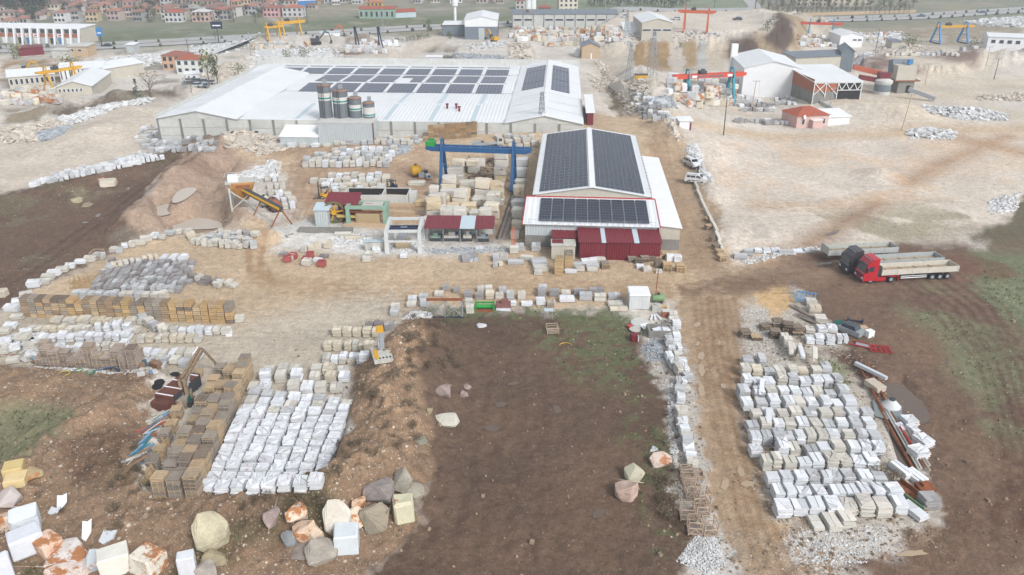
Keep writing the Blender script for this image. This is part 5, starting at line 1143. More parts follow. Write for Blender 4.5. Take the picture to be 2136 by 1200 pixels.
forklift(678, 413, .4, YEL, 'yellow forklift left of the settling basin'); forklift(818, 399, 1.2, DBLUE, 'dark blue forklift behind the settling basin')
# person beside the van
import bmesh
def person(px, py, rz, label):
    x, y, z = G(px, py); o = thing('person', label, 'person', (x, y, z), rz)
    J = {'pel': ((0, 0, .95), .15), 'ch': ((0, 0, 1.25), .17), 'sh': ((0, 0, 1.42), .13), 'nk': ((0, 0, 1.52), .06), 'hd': ((0, -.01, 1.63), .1), 'ht': ((0, -.01, 1.73), .08)}
    for s_, q in ((-1, 'l'), (1, 'r')):
        J['hp'+q] = ((s_*.1, 0, .88), .1); J['kn'+q] = ((s_*.11, -.02, .48), .065); J['an'+q] = ((s_*.12, 0, .09), .045); J['to'+q] = ((s_*.13, -.15, .04), .04)
        J['so'+q] = ((s_*.19, 0, 1.4), .07); J['el'+q] = ((s_*.25, .02, 1.12), .048); J['wr'+q] = ((s_*.25, -.08, .88), .035); J['hn'+q] = ((s_*.25, -.12, .8), .035)
    E = [('pel', 'ch'), ('ch', 'sh'), ('sh', 'nk'), ('nk', 'hd'), ('hd', 'ht')]
    for q in 'lr': E += [('pel', 'hp'+q), ('hp'+q, 'kn'+q), ('kn'+q, 'an'+q), ('an'+q, 'to'+q), ('sh', 'so'+q), ('so'+q, 'el'+q), ('el'+q, 'wr'+q), ('wr'+q, 'hn'+q)]
    ks = list(J); me = bpy.data.meshes.new('body'); me.from_pydata([J[k][0] for k in ks], [(ks.index(a), ks.index(b)) for a, b in E], [])
    me.materials.append(M('dark_clothes', C(44, 46, 54), .9, .1, 3)); me.materials.append(M('skin', C(196, 150, 124), .7, .03, 3))
    ob = put('body', me, o); sk = ob.modifiers.new('s', 'SKIN'); sd_ = me.skin_vertices[0].data
    for i, k in enumerate(ks): sd_[i].radius = (J[k][1], J[k][1]*.85)
    sd_[0].use_root = True; ob.modifiers.new('d', 'SUBSURF').levels = 1
    dg = bpy.context.evaluated_depsgraph_get(); nm = bpy.data.meshes.new_from_object(ob.evaluated_get(dg)); ob.modifiers.clear(); ob.data = nm
    for p_ in nm.polygons:
        c_ = p_.center
        if c_.z > 1.5 or (c_.z < .86 and abs(c_.x) > .2 and c_.z > .7): p_.material_index = 1
    part('hair', MB().lathe([(.085, 1.66), (.1, 1.7), (.085, 1.76), (.03, 1.79)], 10), DARK, o)
    part('nose', MB().cbox(0, -.115, 1.6, .025, .03, .05), nm.materials[1], o)
person(1455, 361, 2.2, 'person in dark clothes standing beside the white van')
# ---------------- stone stacks: right-hand yard ----------------
gR = 'slab stacks in the right-hand yard'
SH = {WH: 'white', IV: 'ivory', CR: 'cream', GR: 'grey', DG: 'dark grey', LG: 'light grey', WC: 'tan'}
rowsR = [(1081, [1634, 1669, 1705, 1740, 1773, 1808, 1845, 1879], 1.45, (6, 8), (WH, WH, WH, IV), ('crazy', 'crazy', 'slab')),
 (1049, [1625, 1649, 1677, 1711, 1748, 1777, 1802, 1831, 1866], 1.3, (6, 8), (WH, WH, WH, IV), ('crazy', 'slab')),
 (1019, [1611, 1640, 1669, 1698, 1725, 1743, 1770, 1804, 1834], 1.3, (6, 8), (WH, WH, LG), ('slab', 'quart', 'crazy')),
 (985, [1601, 1620, 1647, 1677, 1705, 1736, 1763, 1791, 1818], 1.3, (6, 9), (WH, WH, LG, IV, GR), ('slab', 'crazy', 'quart')),
 (955, [1575, 1634, 1659, 1692, 1720, 1750, 1781, 1806, 1832], 1.3, (5, 8), (WH, WH, LG, IV), ('slab', 'crazy')),
 (931, [1577, 1601, 1622, 1646, 1669, 1692, 1715, 1738, 1768, 1798, 1826], 1.15, (6, 8), (IV, WH, LG, LG), ('slab', 'quart')),
 (906, [1570, 1597, 1625, 1650, 1675, 1702, 1730, 1757, 1785, 1814], 1.25, (5, 8), (IV, WH, WH, LG), ('quart', 'slab')),
 (880, [1580, 1605, 1632, 1660, 1690, 1722, 1750, 1780, 1808], 1.25, (5, 7), (IV, WH, LG, WH), ('quart', 'slab')),
 (858, [1560, 1590, 1617, 1645, 1668, 1694, 1722, 1748, 1775], 1.25, (5, 7), (IV, WH, WH, LG), ('slab', 'quart')),
 (836, [1553, 1584, 1609, 1635, 1660, 1684, 1706, 1732, 1758], 1.25, (5, 8), (LG, LG, WH, IV), ('slab', 'quart')),
 (812, [1560, 1582, 1606, 1630, 1654, 1680, 1706, 1728, 1748], 1.25, (5, 8), (WH, LG, WH, IV), ('slab', 'crazy')),
 (789, [1556, 1580, 1604, 1627, 1652, 1676, 1702, 1724], 1.25, (5, 7), (IV, IV, LG, CR), ('quart', 'slab'))]
for ri, (py, xs, w_, hh, cs, sts) in enumerate(rowsR):
    for ci, px in enumerate(xs):
        c = random.choice(cs); d_ = w_*rnd(.9, 1.25)
        slab_stack(px+rnd(-1.5, 1.5), py+rnd(-2.5, 2.5), w_*rnd(.88, 1.06), d_, random.randint(*hh), .15, c, random.choice(sts), rnd(-.03, .03), '%s stack, %s from left in the %s row from front, right yard' % (SH[c], nth(ci), nth(ri)), gR)
for i, (px, py, w_, d_, n, st) in enumerate([(1708, 1109, 1.0, 1.7, 2, 'slab'), (1742, 1111, 1.2, 2.0, 3, 'slab'), (1769, 1103, 1.3, 1.5, 6, 'quart')]):
    slab_stack(px, py, w_, d_, n, .14, IV, st, .05, 'low ivory slab stack, %s from left, at the near end of the right yard' % nth(i), gR)
for i, (px, py, w_, d_, n, c, st) in enumerate([(1643, 728, 1.0, 1.2, 9, IV, 'box'), (1652, 744, 1.0, 1.2, 9, IV, 'box'), (1666, 744, 1.0, 1.4, 8, CR, 'box'), (1560, 768, 1.3, 1.4, 6, LG, 'slab'), (1590, 762, .9, 1.6, 5, LG, 'slab'), (1712, 677, 1.6, 1.4, 5, IV, 'slab'), (1700, 655, 1.6, 1.3, 6, CR, 'quart'), (1692, 640, 1.5, 1.3, 5, IV, 'quart'), (1715, 697, 1.4, 1.3, 5, WH, 'crazy'), (1736, 696, 1.4, 1.3, 5, WH, 'crazy'), (1690, 719, 1.4, 1.3, 5, WH, 'crazy'), (1710, 720, 1.4, 1.3, 6, WH, 'crazy'), (1733, 721, 1.5, 1.3, 6, WH, 'crazy'), (1752, 719, 1.0, 1.3, 6, WH, 'crazy'), (1764, 718, .9, 1.3, 5, WH, 'crazy'), (1690, 697, 1.2, 1.2, 3, IV, 'quart'), (1636, 718, 1.0, 1.1, 7, IV, 'box')]):
    slab_stack(px, py, w_, d_, n, .125, c, st, -.12, '%s stack, %s of those at the far tip of the right-hand yard' % (SH[c], nth(i)), 'slab stacks at the far tip of the right-hand yard')
# long prisms laid on the stacks
for i, (px, py, L_, rz) in enumerate([(1585, 838, 3.2, 1.25), (1648, 752, 2.6, 1.35), (1672, 762, 2.8, 1.4), (1697, 768, 3.2, 1.25), (1600, 900, 2.6, 1.3)]):
    block(px, py, .55, L_, .5, [WH, IV][i % 2], 'long white stone bar, %s of those lying among the right-hand stacks' % nth(i), 'long stone bars', 'marble', False, rz-1.57+.0, .9)
# slabs along the pipe line at right
for i, (px, py, w_, d_, n, rz) in enumerate([(1902, 893, 1.5, 1.4, 5, .1), (1913, 912, 1.6, 1.6, 4, .3), (1939, 938, 1.5, 1.8, 5, .4), (1925, 961, 1.6, 1.6, 5, .25), (1884, 905, 1.3, 1.2, 3, .2), (1893, 1004, 1.5, 2.3, 4, .3), (1918, 1008, .8, 2.2, 3, .35), (1930, 1010, .8, 2.2, 3, .35), (1925, 1090, 1.7, 2.4, 3, .35)]):
    slab_stack(px, py, w_, d_, n, .14, WH, 'crazy' if i < 5 else 'slab', rz, 'white slab bundle, %s from the back beside the rusty pipes at the far right' % nth(i), 'white bundles beside the rusty pipes')
slab_stack(1943, 1066, 1.5, 1.4, 7, .15, GR, 'quart', .1, 'grey mossy paving stack right of the rusty trough')
# ---------------- front left white field ----------------
gL = 'white slab stacks in the front left field'
TL, TR, BR, BL = (530, 838), (722, 858), (658, 1036), (432, 1038); NR = 12
aBL, aBR, aTL, aTR = [np.array(plane(*p)) for p in (BL, BR, TL, TR)]
for r_i in range(NR):
    f = r_i/(NR-1); nC = 8
    for c_i in range(nC):
        g_ = c_i/(nC-1); p = (aBL*(1-g_)+aBR*g_)*(1-f)+(aTL*(1-g_)+aTR*g_)*f
        px, py = toplane(p[0]+rnd(-.06, .06), p[1]+rnd(-.08, .08)); c = WH if f < .75 or random.random() < .5 else random.choice((IV, LG))
        slab_stack(px, py, 1.3*rnd(.9, 1.0), 1.28, random.randint(5, 7) if r_i else 6, .14, c, 'crazy' if f < .9 else 'quart', -.02, '%s stack, %s from left in the %s row of the front left field' % (SH[c], nth(c_i), nth(r_i)), gL)
rowsU = [(822, [527, 551, 612, 640, 668, 700], 1.3, (5, 8)), (800, [552, 585, 618, 655, 690, 718], 1.25, (5, 8)), (785, [560, 590, 612, 660, 684, 715], 1.3, (4, 7)), (762, [681, 698, 714, 733, 755], 1.2, (4, 6))]
for ri, (py, xs, w_, hh) in enumerate(rowsU):
    for ci, px in enumerate(xs):
        c = random.choice((IV, IV, WH, CR)); slab_stack(px, py, w_, w_*rnd(1, 1.35), random.randint(*hh), .125, c, random.choice(('slab', 'quart', 'crazy')), .05, '%s stack, %s from left in the %s mixed row behind the white field' % (SH[c], nth(ci), nth(ri)), 'mixed stacks behind the white field')
for ri, (py, xs, cs) in enumerate([(734, [684, 703, 726, 742, 755, 770], (CR, IV)), (704, [703, 724, 745, 766, 786], (CR, CR, IV)), (690, [770, 790, 812], (GR, DG)), (660, [822, 824], (IV, LG)), (759, [716, 738, 760], (IV, WH))]):
    for ci, px in enumerate(xs):
        c = random.choice(cs); slab_stack(px, py-(10 if (ri == 3 and ci == 1) else 0), 1.15, 1.1, random.randint(5, 7), .13, c, 'quart', .0, '%s stack, %s from left in the %s row by the yellow-topped machine' % (SH[c], nth(ci), nth(ri)), 'stacks on the pale yard by the small machine')
# ---------------- wooden pallets front left ----------------
gP = 'tall pallet stacks in the front left block'
pBL, pBR, pTL, pTR = [np.array(plane(*p)) for p in ((336, 1044), (402, 1042), (462, 800), (514, 792))]
for r_i in range(15):
    f = r_i/14
    for c_i in range(3 if r_i < 13 else 3):
        g_ = c_i/2; p = (pBL*(1-g_)+pBR*g_)*(1-f)+(pTL*(1-g_)+pTR*g_)*f; px, py = toplane(p[0]+rnd(-.1, .1), p[1]+rnd(-.1, .1))
        n = random.randint(9, 15) if r_i else (14, 13, 12)[c_i]
        if c_i == 2: n += 3
        c = random.choice((WG, WG, C(178, 160, 138), WC)) if f < .6 else random.choice((WC, WC, WG))
        wood_stack(px, py, n, 1.2, 1.25, c, -.02, 'pallet', 'pallet stack, %s from left in the %s row from the front beside the white field' % (nth(c_i), nth(r_i)), gP)
for i in range(9):   # short column of low stacks on the left edge
    f = i/8; p = np.array(plane(318, 985))*(1-f)+np.array(plane(410, 790))*f; px, py = toplane(*p)
    wood_stack(px, py, random.randint(4, 9), 1.1, 1.2, random.choice((WC, WG)), .1, 'pallet', 'low pallet stack, %s from the front along the ragged left edge of the pallets' % nth(i), gP)
for i in range(16):
    f = i/15; p = np.array(plane(312, 1010))*(1-f)+np.array(plane(395, 815))*f; px, py = toplane(p[0]+rnd(-.3, .3), p[1]); x, y, z = G(px, py)
    single('leaning_pallet', PALLET, None, 'pallet stood on edge, %s from the front at the left border of the pallet block' % nth(i), 'pallet', (x, y, z+.55), 0, 'pallets stood on edge', sc=(1.1, 1.1, 1), color=jc(C(196, 168, 130)), rot=(R(78)+rnd(-.15, .15), 0, 1.3+rnd(-.4, .4)))
# ---------------- long crate row, left ----------------
gC = 'stacked crates in the long row'
for k in range(27):
    f = k/26; p = np.array(plane(57, 662))*(1-f)+np.array(plane(480, 676))*f; px, py = toplane(*p)
    fr = f > .88; c = C(206, 174, 128) if fr or random.random() < .35 else random.choice((WC, WG, C(176, 152, 124)))
    wood_stack(px, py, 5 if k not in (7, 14, 22) else 4, .97, 1.6, c, .02, 'crate', 'wooden crate stack, %s from the left in the long crate row' % nth(k), gC)
gK = 'tall grey pallet stacks'
for k, (px, py, n) in enumerate([(86, 766, 9), (100, 767, 17), (115, 768, 15), (136, 767, 13), (152, 769, 8), (170, 770, 12), (190, 770, 20), (205, 772, 13), (226, 773, 12), (246, 775, 17), (262, 777, 14), (280, 775, 19), (98, 757, 17), (175, 758, 10), (250, 762, 15), (285, 762, 12)]):
    wood_stack(px, py, n, 1.15, 1.3, C(186, 170, 156), .05, 'pallet', 'grey pallet stack, %s from the left behind the brown bank' % nth(k), gK)
for k in range(10):
    wood_stack(888+k*11.2, 295-k*.9, 6 if k else 3, 1.22, 1.3, C(178, 148, 110), -.05, 'crate', 'crate stack, %s from the left in the row against the factory wall' % nth(k), 'crates against the factory wall', .01)
# ---------------- rows of packs, left yard ----------------
gY = 'slab packs in the left yard'
def R_(p0, p1, n, nm, **k): row(p0, p1, n, '@ pack, # from left in the %s' % nm, gY, **k)
R_((158, 627), (338, 629), 12, 'row just behind the long crate row', w=1.15, d=1.2, h=(7, 8), cs=(LG, LG, IV), style='slab')
R_((270, 597), (395, 594), 9, 'row of low packs right of the open pallets', w=1.1, d=1.1, h=(3, 5), cs=(LG, GR), style='slab')
R_((108, 676), (292, 680), 14, 'low row before the crate row', w=1.1, d=1.3, h=(3, 5), cs=(IV, CR, IV), styles=('quart', 'slab', 'crazy'))
R_((60, 693), (280, 697), 14, 'second low row in front of the crates', w=1.2, d=1.2, h=(2, 4), cs=(IV, IV, CR), styles=('quart', 'crazy'))
R_((90, 716), (262, 712), 10, 'white row in the middle of the left yard', w=1.35, d=1.3, h=(4, 7), cs=(WH,), style='crazy')
R_((125, 740), (260, 730), 8, 'white row behind the grey pallets', w=1.35, d=1.3, h=(3, 6), cs=(WH, WH, IV), style='crazy')
R_((205, 700), (265, 697), 4, 'tall white group by the low rows', w=1.3, d=1.2, h=(8, 10), cs=(WH,), style='crazy')
R_((345, 701), (470, 700), 8, 'upper row ending at the pale yard', w=1.2, d=1.15, h=(5, 6), cs=(IV, WH), style='quart')
R_((296, 717), (412, 716), 8, 'lower row ending at the pale yard', w=1.2, d=1.2, h=(3, 6), cs=(IV, CR), style='quart')
R_((302, 750), (412, 751), 7, 'single row above the rusty crane arm', w=1.15, d=1.5, h=(5, 6), cs=(IV, WH), style='slab')
R_((290, 760), (380, 764), 6, 'jumbled row behind the rusty crane arm', w=1.1, d=1.2, h=(3, 5), cs=(IV, LG), style='quart', jit=.4)
R_((290, 676), (330, 700), 4, 'tall line ending the low rows', w=1.1, d=1.1, h=(8, 9), cs=(IV, LG), style='slab')
slab_stack(500, 674, 1.2, 1.1, 5, .13, IV, 'quart', .2, 'single ivory pack at the right end of the long crate row', gY); slab_stack(478, 702, .8, 1.6, 2, .2, WH, 'flat', .3, 'low white bar bundle at the right end of the upper row', gY)
# dark slab field
gD = 'low grey stacks in the dark field'; q4 = [np.array(plane(*p)) for p in ((195, 608), (372, 612), (398, 560), (232, 556))]
for r_i in range(7):
    f = r_i/6
    for c_i in range(15):
        g_ = c_i/14; p = (q4[0]*(1-g_)+q4[1]*g_)*(1-f)+(q4[3]*(1-g_)+q4[2]*g_)*f; px, py = toplane(p[0]+rnd(-.1, .1), p[1]+rnd(-.1, .1)); c = random.choice((DG, GR, GR, LG))
        slab_stack(px, py, .98, 1.35, random.randint(3, 5), .15, c, 'slab', .05, '%s stack, %s from left in the %s row of the dark slab field' % (SH[c], nth(c_i), nth(r_i)), gD)
R_((240, 566), (330, 548), 8, 'cream row behind the dark slab field', w=1.2, d=1.2, h=(7, 9), cs=(IV, CR), style='slab')
R_((225, 575), (260, 560), 4, 'short line left of the cream row', w=1.2, d=1.1, h=(4, 6), cs=(LG, IV), style='crazy')
R_((338, 548), (380, 548), 3, 'white bar bundles right of the cream row', w=1.0, d=2.2, h=(4, 5), cs=(WH,), style='slab')
R_((395, 590), (478, 604), 8, 'tip of the dark slab field', w=1.2, d=1.3, h=(3, 6), cs=(GR, DG, IV), style='quart', jit=.4)
for k in range(16):
    px = 158+k % 8*9.5; py = 590+(k//8)*10-k % 8*1.5; x, y, z = G(px, py); o = thing('open_frame_pallet', 'open wooden frame with upright corner posts, %s from left in the %s line' % (nth(k % 8), ['back', 'front'][k//8]), 'frame pallet', (x, y, z), rnd(-.3, .3), 'open frames beside the dark field')
    put('pallet', PALLET, o, sc=(1.1, 1.1, 1), color=jc(C(200, 172, 130)))
    for (a, b) in ((-.5, -.5), (.5, -.5), (.5, .5), (-.5, .5)): put('post', MB().box(-.03, -.03, 0, .03, .03, .75).mesh('post', WOOD), o, (a, b, .14), color=C(196, 168, 128))
# chain of slabs along the left border
ch = [(8, 700, IV), (20, 690, WH), (34, 668, IV), (22, 652, WH), (40, 640, WH), (55, 622, IV), (70, 602, WH), (88, 596, IV), (98, 586, IV), (112, 578, WH), (128, 570, IV), (146, 562, WH), (168, 552, WH), (188, 548, IV), (205, 542, LG), (236, 528, IV), (250, 530, LG), (262, 520, WH), (276, 518, IV), (290, 514, IV), (306, 506, IV), (322, 500, WH), (338, 502, IV), (352, 494, LG), (370, 490, IV), (388, 486, IV), (400, 500, CR), (10, 720, WH), (30, 735, WH), (55, 700, WH), (45, 716, IV), (5, 740, IV), (62, 730, IV), (25, 760, IV)]
for i, (px, py, c) in enumerate(ch): slab_stack(px, py, rnd(1.3, 2.0), rnd(1.0, 1.4), random.randint(3, 6), .13, c, random.choice(('quart', 'crazy')), rnd(-.1, .5), '%s slab heap, %s in the chain along the left yard border' % (SH[c], nth(i)), 'slab chain along the left border', wood=WG)
k = 0
for ri, (py, x0, x1, n) in enumerate([(512, 402, 500, 9), (502, 425, 520, 9), (492, 450, 528, 7), (520, 478, 530, 4)]):
    for ci in range(n):
        c = random.choice((IV, IV, LG, GR if ci > n*.6 else IV)); slab_stack(x0+(x1-x0)*ci/(n-1)+rnd(-2, 2), py+rnd(-2, 2)+ci, 1.2, 1.2, random.randint(4, 7), .14, c, 'quart', rnd(-.4, .4), '%s stack, %s from left in the %s jumbled row by the muddy pool' % (SH[c], nth(ci), nth(ri)), 'jumbled stacks by the muddy pool')
# ---------------- middle yard ----------------
def rows2(rws, w, nm, grp, cs, hh=(5, 8), d=1.3, st=('quart', 'slab'), rz=0, th=.14):
    for ri, (py, x0, x1, n) in enumerate(rws):
        for ci in range(n):
            c = random.choice(cs); slab_stack(x0+(x1-x0)*ci/max(1, n-1)+rnd(-1.5, 1.5), py+rnd(-1.5, 1.5), w*rnd(.85, 1.1), d*rnd(.9, 1.1), random.randint(*hh), th, c, random.choice(st), rz+rnd(-.1, .1), '%s stack, %s from left in the %s row of %s' % (SH[c], nth(ci), nth(ri), nm), grp)
rows2([(350, 636, 806, 13), (341, 640, 812, 13), (332, 660, 818, 12), (323, 700, 822, 9)], 1.7, 'the upper middle yard group', 'stacks in the upper middle yard', (IV, IV, WH, LG), (6, 10), 1.5)
rows2([(404, 700, 782, 6), (395, 680, 795, 8), (385, 655, 804, 10), (375, 690, 804, 8)], 1.7, 'the lower middle yard group', 'stacks in the lower middle yard', (IV, WH, IV, CR), (5, 8), 1.6)
rows2([(425, 580, 610, 3), (410, 568, 600, 3), (395, 566, 590, 3), (380, 560, 585, 3), (365, 572, 582, 2), (350, 578, 584, 2), (436, 596, 612, 2)], 1.8, 'the line beside the hopper', 'stacks beside the hopper', (IV, WH, IV), (4, 7), 1.5, rz=.4)
rows2([(303, 620, 870, 19), (296, 640, 880, 17), (309, 560, 680, 6)], 1.8, 'the factory wall line', 'slab piles along the factory wall', (IV, WH, IV, LG), (3, 7), 1.5)
rows2([(300, 1062, 1118, 4), (309, 1066, 1116, 4), (290, 1040, 1110, 5)], 1.7, 'the group behind the blue crane', 'stacks behind the blue crane', (IV, CR, LG), (3, 6), 1.4)
rows2([(305, 300, 450, 15), (312, 300, 420, 13), (319, 318, 440, 12)], 1.7, 'packs below factory', 'grey packs below the factory corner', (LG, LG, GR, WH), (5, 7), 1.6)
rows2([(300, 288, 332, 5), (290, 284, 326, 5), (281, 292, 322, 4), (272, 300, 322, 3)], 1.8, 'the packs left of the factory corner', 'packs left of the factory corner', (LG, WH, IV), (3, 6), 1.6)
# white field on the pale lot
e0, e1, f0, f1 = [np.array(plane(*p)) for p in ((70, 392), (340, 335), (100, 378), (300, 326))]
for r_i in range(4):
    for c_i in range(26):
        g_ = c_i/25; f = r_i/3; p = (e0*(1-g_)+e1*g_)*(1-f)+(f0*(1-g_)+f1*g_)*f; px, py = toplane(*p); c = random.choice((WH, WH, LG))
        slab_stack(px, py, 1.35, 1.25, random.randint(2, 6), .16, c, 'slab', .5, '%s pack, %s from left in the %s line at the edge of the pale lot' % (SH[c], nth(c_i), nth(r_i)), 'white packs at the edge of the pale lot')
# ---------------- clutter before the machines ----------------
gM = 'slab piles on the sand in front of the machines'
PKM = C(196, 120, 116)
for i, (px, py, w_, d_, n, c, st) in enumerate([(590, 536, 1.2, 1.0, 3, GR, 'quart'), (604, 544, 1.1, 1.3, 4, IV, 'slab'), (632, 528, 1.1, 1.0, 5, IV, 'slab'), (650, 526, 1.1, 1.0, 5, CR, 'slab'), (637, 556, 1.3, 1.5, 5, IV, 'quart'), (660, 548, 1.3, 1.0, 2, WH, 'slab'), (668, 554, 1.2, 1.0, 2, DG, 'quart'), (676, 540, 1.4, 1.0, 2, DG, 'quart'), (664, 522, 1.1, 1.4, 6, CR, 'slab'), (682, 520, 1.1, 1.6, 6, CR, 'slab'), (764, 548, 1.3, 1.3, 3, IV, 'quart'), (770, 538, 1.4, 1.2, 3, IV, 'quart'), (785, 530, 1.3, 1.2, 4, WH, 'quart'), (842, 540, 1.2, 1.2, 3, WH, 'slab'), (715, 495, 3.0, 1.1, 3, IV, 'slab'), (735, 502, 2.6, 1.0, 2, CR, 'slab'), (780, 498, 2.8, 1.2, 3, IV, 'quart'), (972, 548, 1.2, 2.0, 3, GR, 'quart'), (985, 540, 1.1, 2.0, 2, GR, 'quart'), (1032, 560, 1.3, 1.2, 3, LG, 'slab'), (1036, 548, 1.3, 2.0, 4, LG, 'slab'), (1050, 545, 1.4, 1.6, 4, IV, 'slab'), (1045, 556, 3.0, .9, 2, CR, 'slab'), (1072, 530, 1.4, 1.4, 7, IV, 'quart'), (1086, 525, 1.4, 1.4, 5, LG, 'quart'), (1075, 553, 2.6, 1.1, 3, LG, 'slab'), (1098, 545, 2.2, 1.0, 3, IV, 'slab'), (1118, 526, 1.5, 1.3, 6, LG, 'slab'), (1128, 560, 2.4, 3.0, 4, LG, 'slab'), (1130, 568, 2.3, 1.3, 4, IV, 'slab'), (1122, 575, 1.2, .8, 3, IV, 'slab'), (1190, 572, 1.8, .9, 2, WH, 'slab'), (1210, 567, 1.4, .9, 2, IV, 'slab'), (1230, 552, 2.6, 1.0, 4, WH, 'slab'), (1236, 562, 3.2, 1.0, 3, LG, 'slab'), (1235, 568, 1.6, .9, 3, IV, 'slab'), (1205, 560, 1.3, 1.0, 4, LG, 'slab'), (1255, 548, 1.4, 1.1, 3, IV, 'quart'), (1350, 568, 1.3, 1.0, 3, IV, 'slab'), (1336, 562, 1.2, 1.0, 2, WH, 'quart'), (1375, 572, 1.0, .9, 2, IV, 'quart'), (1000, 522, 1.4, 1.0, 1, WH, 'slab')]):
    slab_stack(px, py, w_, d_, n, .15, c, st, rnd(-.25, .25), '%s slab pile, %s from the left in the strip before sheds and machines' % (SH[c], nth(i)), gM)
for i, (px, py) in enumerate([(612, 540), (640, 548), (648, 538), (672, 556), (600, 546)]):
    x, y, z = G(px, py); o = thing('steel_bin', 'dull red steel bin, %s from the left among the piles left of the machines' % nth([1, 2, 3, 4, 0][i]), 'bin', (x, y, z), rnd(-.3, .3), 'dull red bins'); b = MB(); part('floor', MB().box(-.6, -.5, .1, .6, .5, .2), RUST, o)
    for (a0_, b0_, a1_, b1_) in ((-.6, -.5, .6, -.44), (-.6, .44, .6, .5), (-.6, -.44, -.54, .44), (.54, -.44, .6, .44)): part('side', MB().box(a0_, b0_, .2, a1_, b1_, 1.0), M('dull_red', C(178, 92, 92), .7, .15, 2) if i == 0 and a0_ == -.6 and b0_ == -.5 else bpy.data.materials['dull_red'], o)
for i, (px, py, n, c) in enumerate([(1166, 575, 5, C(204, 176, 134)), (1186, 562, 5, C(204, 176, 134)), (1264, 562, 6, C(198, 170, 130)), (1376, 560, 5, WG), (1392, 568, 8, C(204, 176, 134)), (1420, 569, 7, C(210, 182, 142)), (1371, 545, 4, WG), (1388, 540, 5, WC), (1332, 552, 5, WD), (1346, 548, 6, WD), (1360, 546, 5, WD), (1320, 548, 5, WG)]):
    wood_stack(px, py, n, 1.3, 1.3, c, rnd(-.2, .2), 'pallet' if i > 1 else 'crate', 'timber pile, %s from the left in front of the maroon shed' % nth([0, 1, 2, 7, 9, 11, 6, 8, 4, 5, 10, 3][i]), 'timber in front of the maroon shed')
for i, (px, py) in enumerate([(1398, 546), (1413, 548)]): block(px, py, 1.3, 1.2, 1.1, WH, 'white bulk sack, %s one under the pallets right of the maroon shed' % ['left', 'right'][i], 'bulk sacks', 'marble', True, name='bulk_sack', cat='bulk sack')
# ---------------- slab line above the dark field ----------------
i = 0
for (px, py, w_, d_, n, c, st) in [(858, 642, 1.3, 1.2, 3, IV, 'slab'), (860, 630, 1.3, 1.1, 3, WH, 'slab'), (885, 642, 1.2, 1.1, 5, LG, 'slab'), (884, 630, 1.3, 1.1, 5, LG, 'slab'), (915, 620, 1.3, 1.1, 3, IV, 'quart'), (930, 608, 1.0, 1.0, 4, GR, 'quart'), (952, 612, 1.0, 1.0, 3, GR, 'quart'), (976, 625, 1.2, 1.1, 6, GR, 'slab'), (978, 638, 1.1, 1.1, 4, IV, 'quart'), (980, 655, 1.1, 1.1, 6, IV, 'quart'), (1000, 626, 1.2, 1.1, 5, GR, 'slab'), (1003, 612, 1.2, 1.1, 4, IV, 'slab'), (1020, 612, 1.2, 1.1, 5, IV, 'slab'), (1022, 625, 1.3, 1.1, 6, CR, 'slab'), (1042, 625, 1.2, 1.0, 4, IV, 'slab'), (1048, 612, 1.1, 1.0, 4, LG, 'slab'), (1064, 625, 1.1, 1.0, 6, LG, 'slab'), (1088, 626, 1.1, 1.0, 6, IV, 'slab'), (1065, 640, 1.6, 1.2, 2, WH, 'crazy'), (1100, 640, 1.6, 1.2, 2, WH, 'crazy'), (1130, 622, 1.2, 1.1, 6, GR, 'slab'), (1132, 612, 1.2, 1.0, 6, LG, 'slab'), (1128, 638, 1.3, 1.1, 5, WH, 'slab'), (1156, 620, 1.4, 1.1, 5, GR, 'slab'), (1150, 640, 1.1, 1.0, 3, IV, 'slab'), (1182, 632, 2.2, 1.2, 3, WH, 'slab'), (1180, 620, 1.3, 1.0, 4, IV, 'quart'), (1208, 618, 1.6, 1.0, 5, GR, 'slab'), (1222, 628, 1.9, 1.1, 6, LG, 'slab'), (1244, 615, 2.4, 1.0, 5, GR, 'slab'), (1252, 630, 1.7, 1.1, 5, IV, 'slab'), (1282, 626, 1.8, 1.1, 4, LG, 'slab'), (1284, 640, 2.2, 1.2, 2, IV, 'slab'), (1292, 650, 2.6, 1.0, 1, CR, 'slab')]:
    slab_stack(px, py, w_, d_, n, .14, c, st, rnd(-.06, .06), '%s stack, %s from the left in the line above the dark field' % (SH[c], nth(i)), 'slab line above the dark field'); i += 1
# ---------------- slab wall beside the track ----------------
x0s = [(1404, 668), (1406, 684), (1392, 706), (1410, 704), (1396, 726), (1412, 722), (1400, 742), (1418, 742), (1398, 756), (1414, 752), (1408, 775), (1420, 790), (1432, 786), (1416, 808), (1430, 812), (1416, 830), (1424, 824), (1420, 848), (1422, 866), (1424, 882), (1426, 898), (1430, 916), (1432, 932), (1436, 950), (1440, 966), (1444, 978), (1412, 690), (1425, 765), (1436, 800), (1424, 905), (1434, 940)]
for i, (px, py) in enumerate(sorted(x0s, key=lambda q: q[1])):
    c = random.choice((WH, WH, IV, LG)); slab_stack(px, py, rnd(.9, 1.4), rnd(1.0, 1.9), random.randint(3, 8), .14, c, random.choice(('slab', 'crazy')), rnd(-.25, .2), '%s stack, %s from the back in the slab wall left of the track' % (SH[c], nth(i)), 'slab wall left of the track')
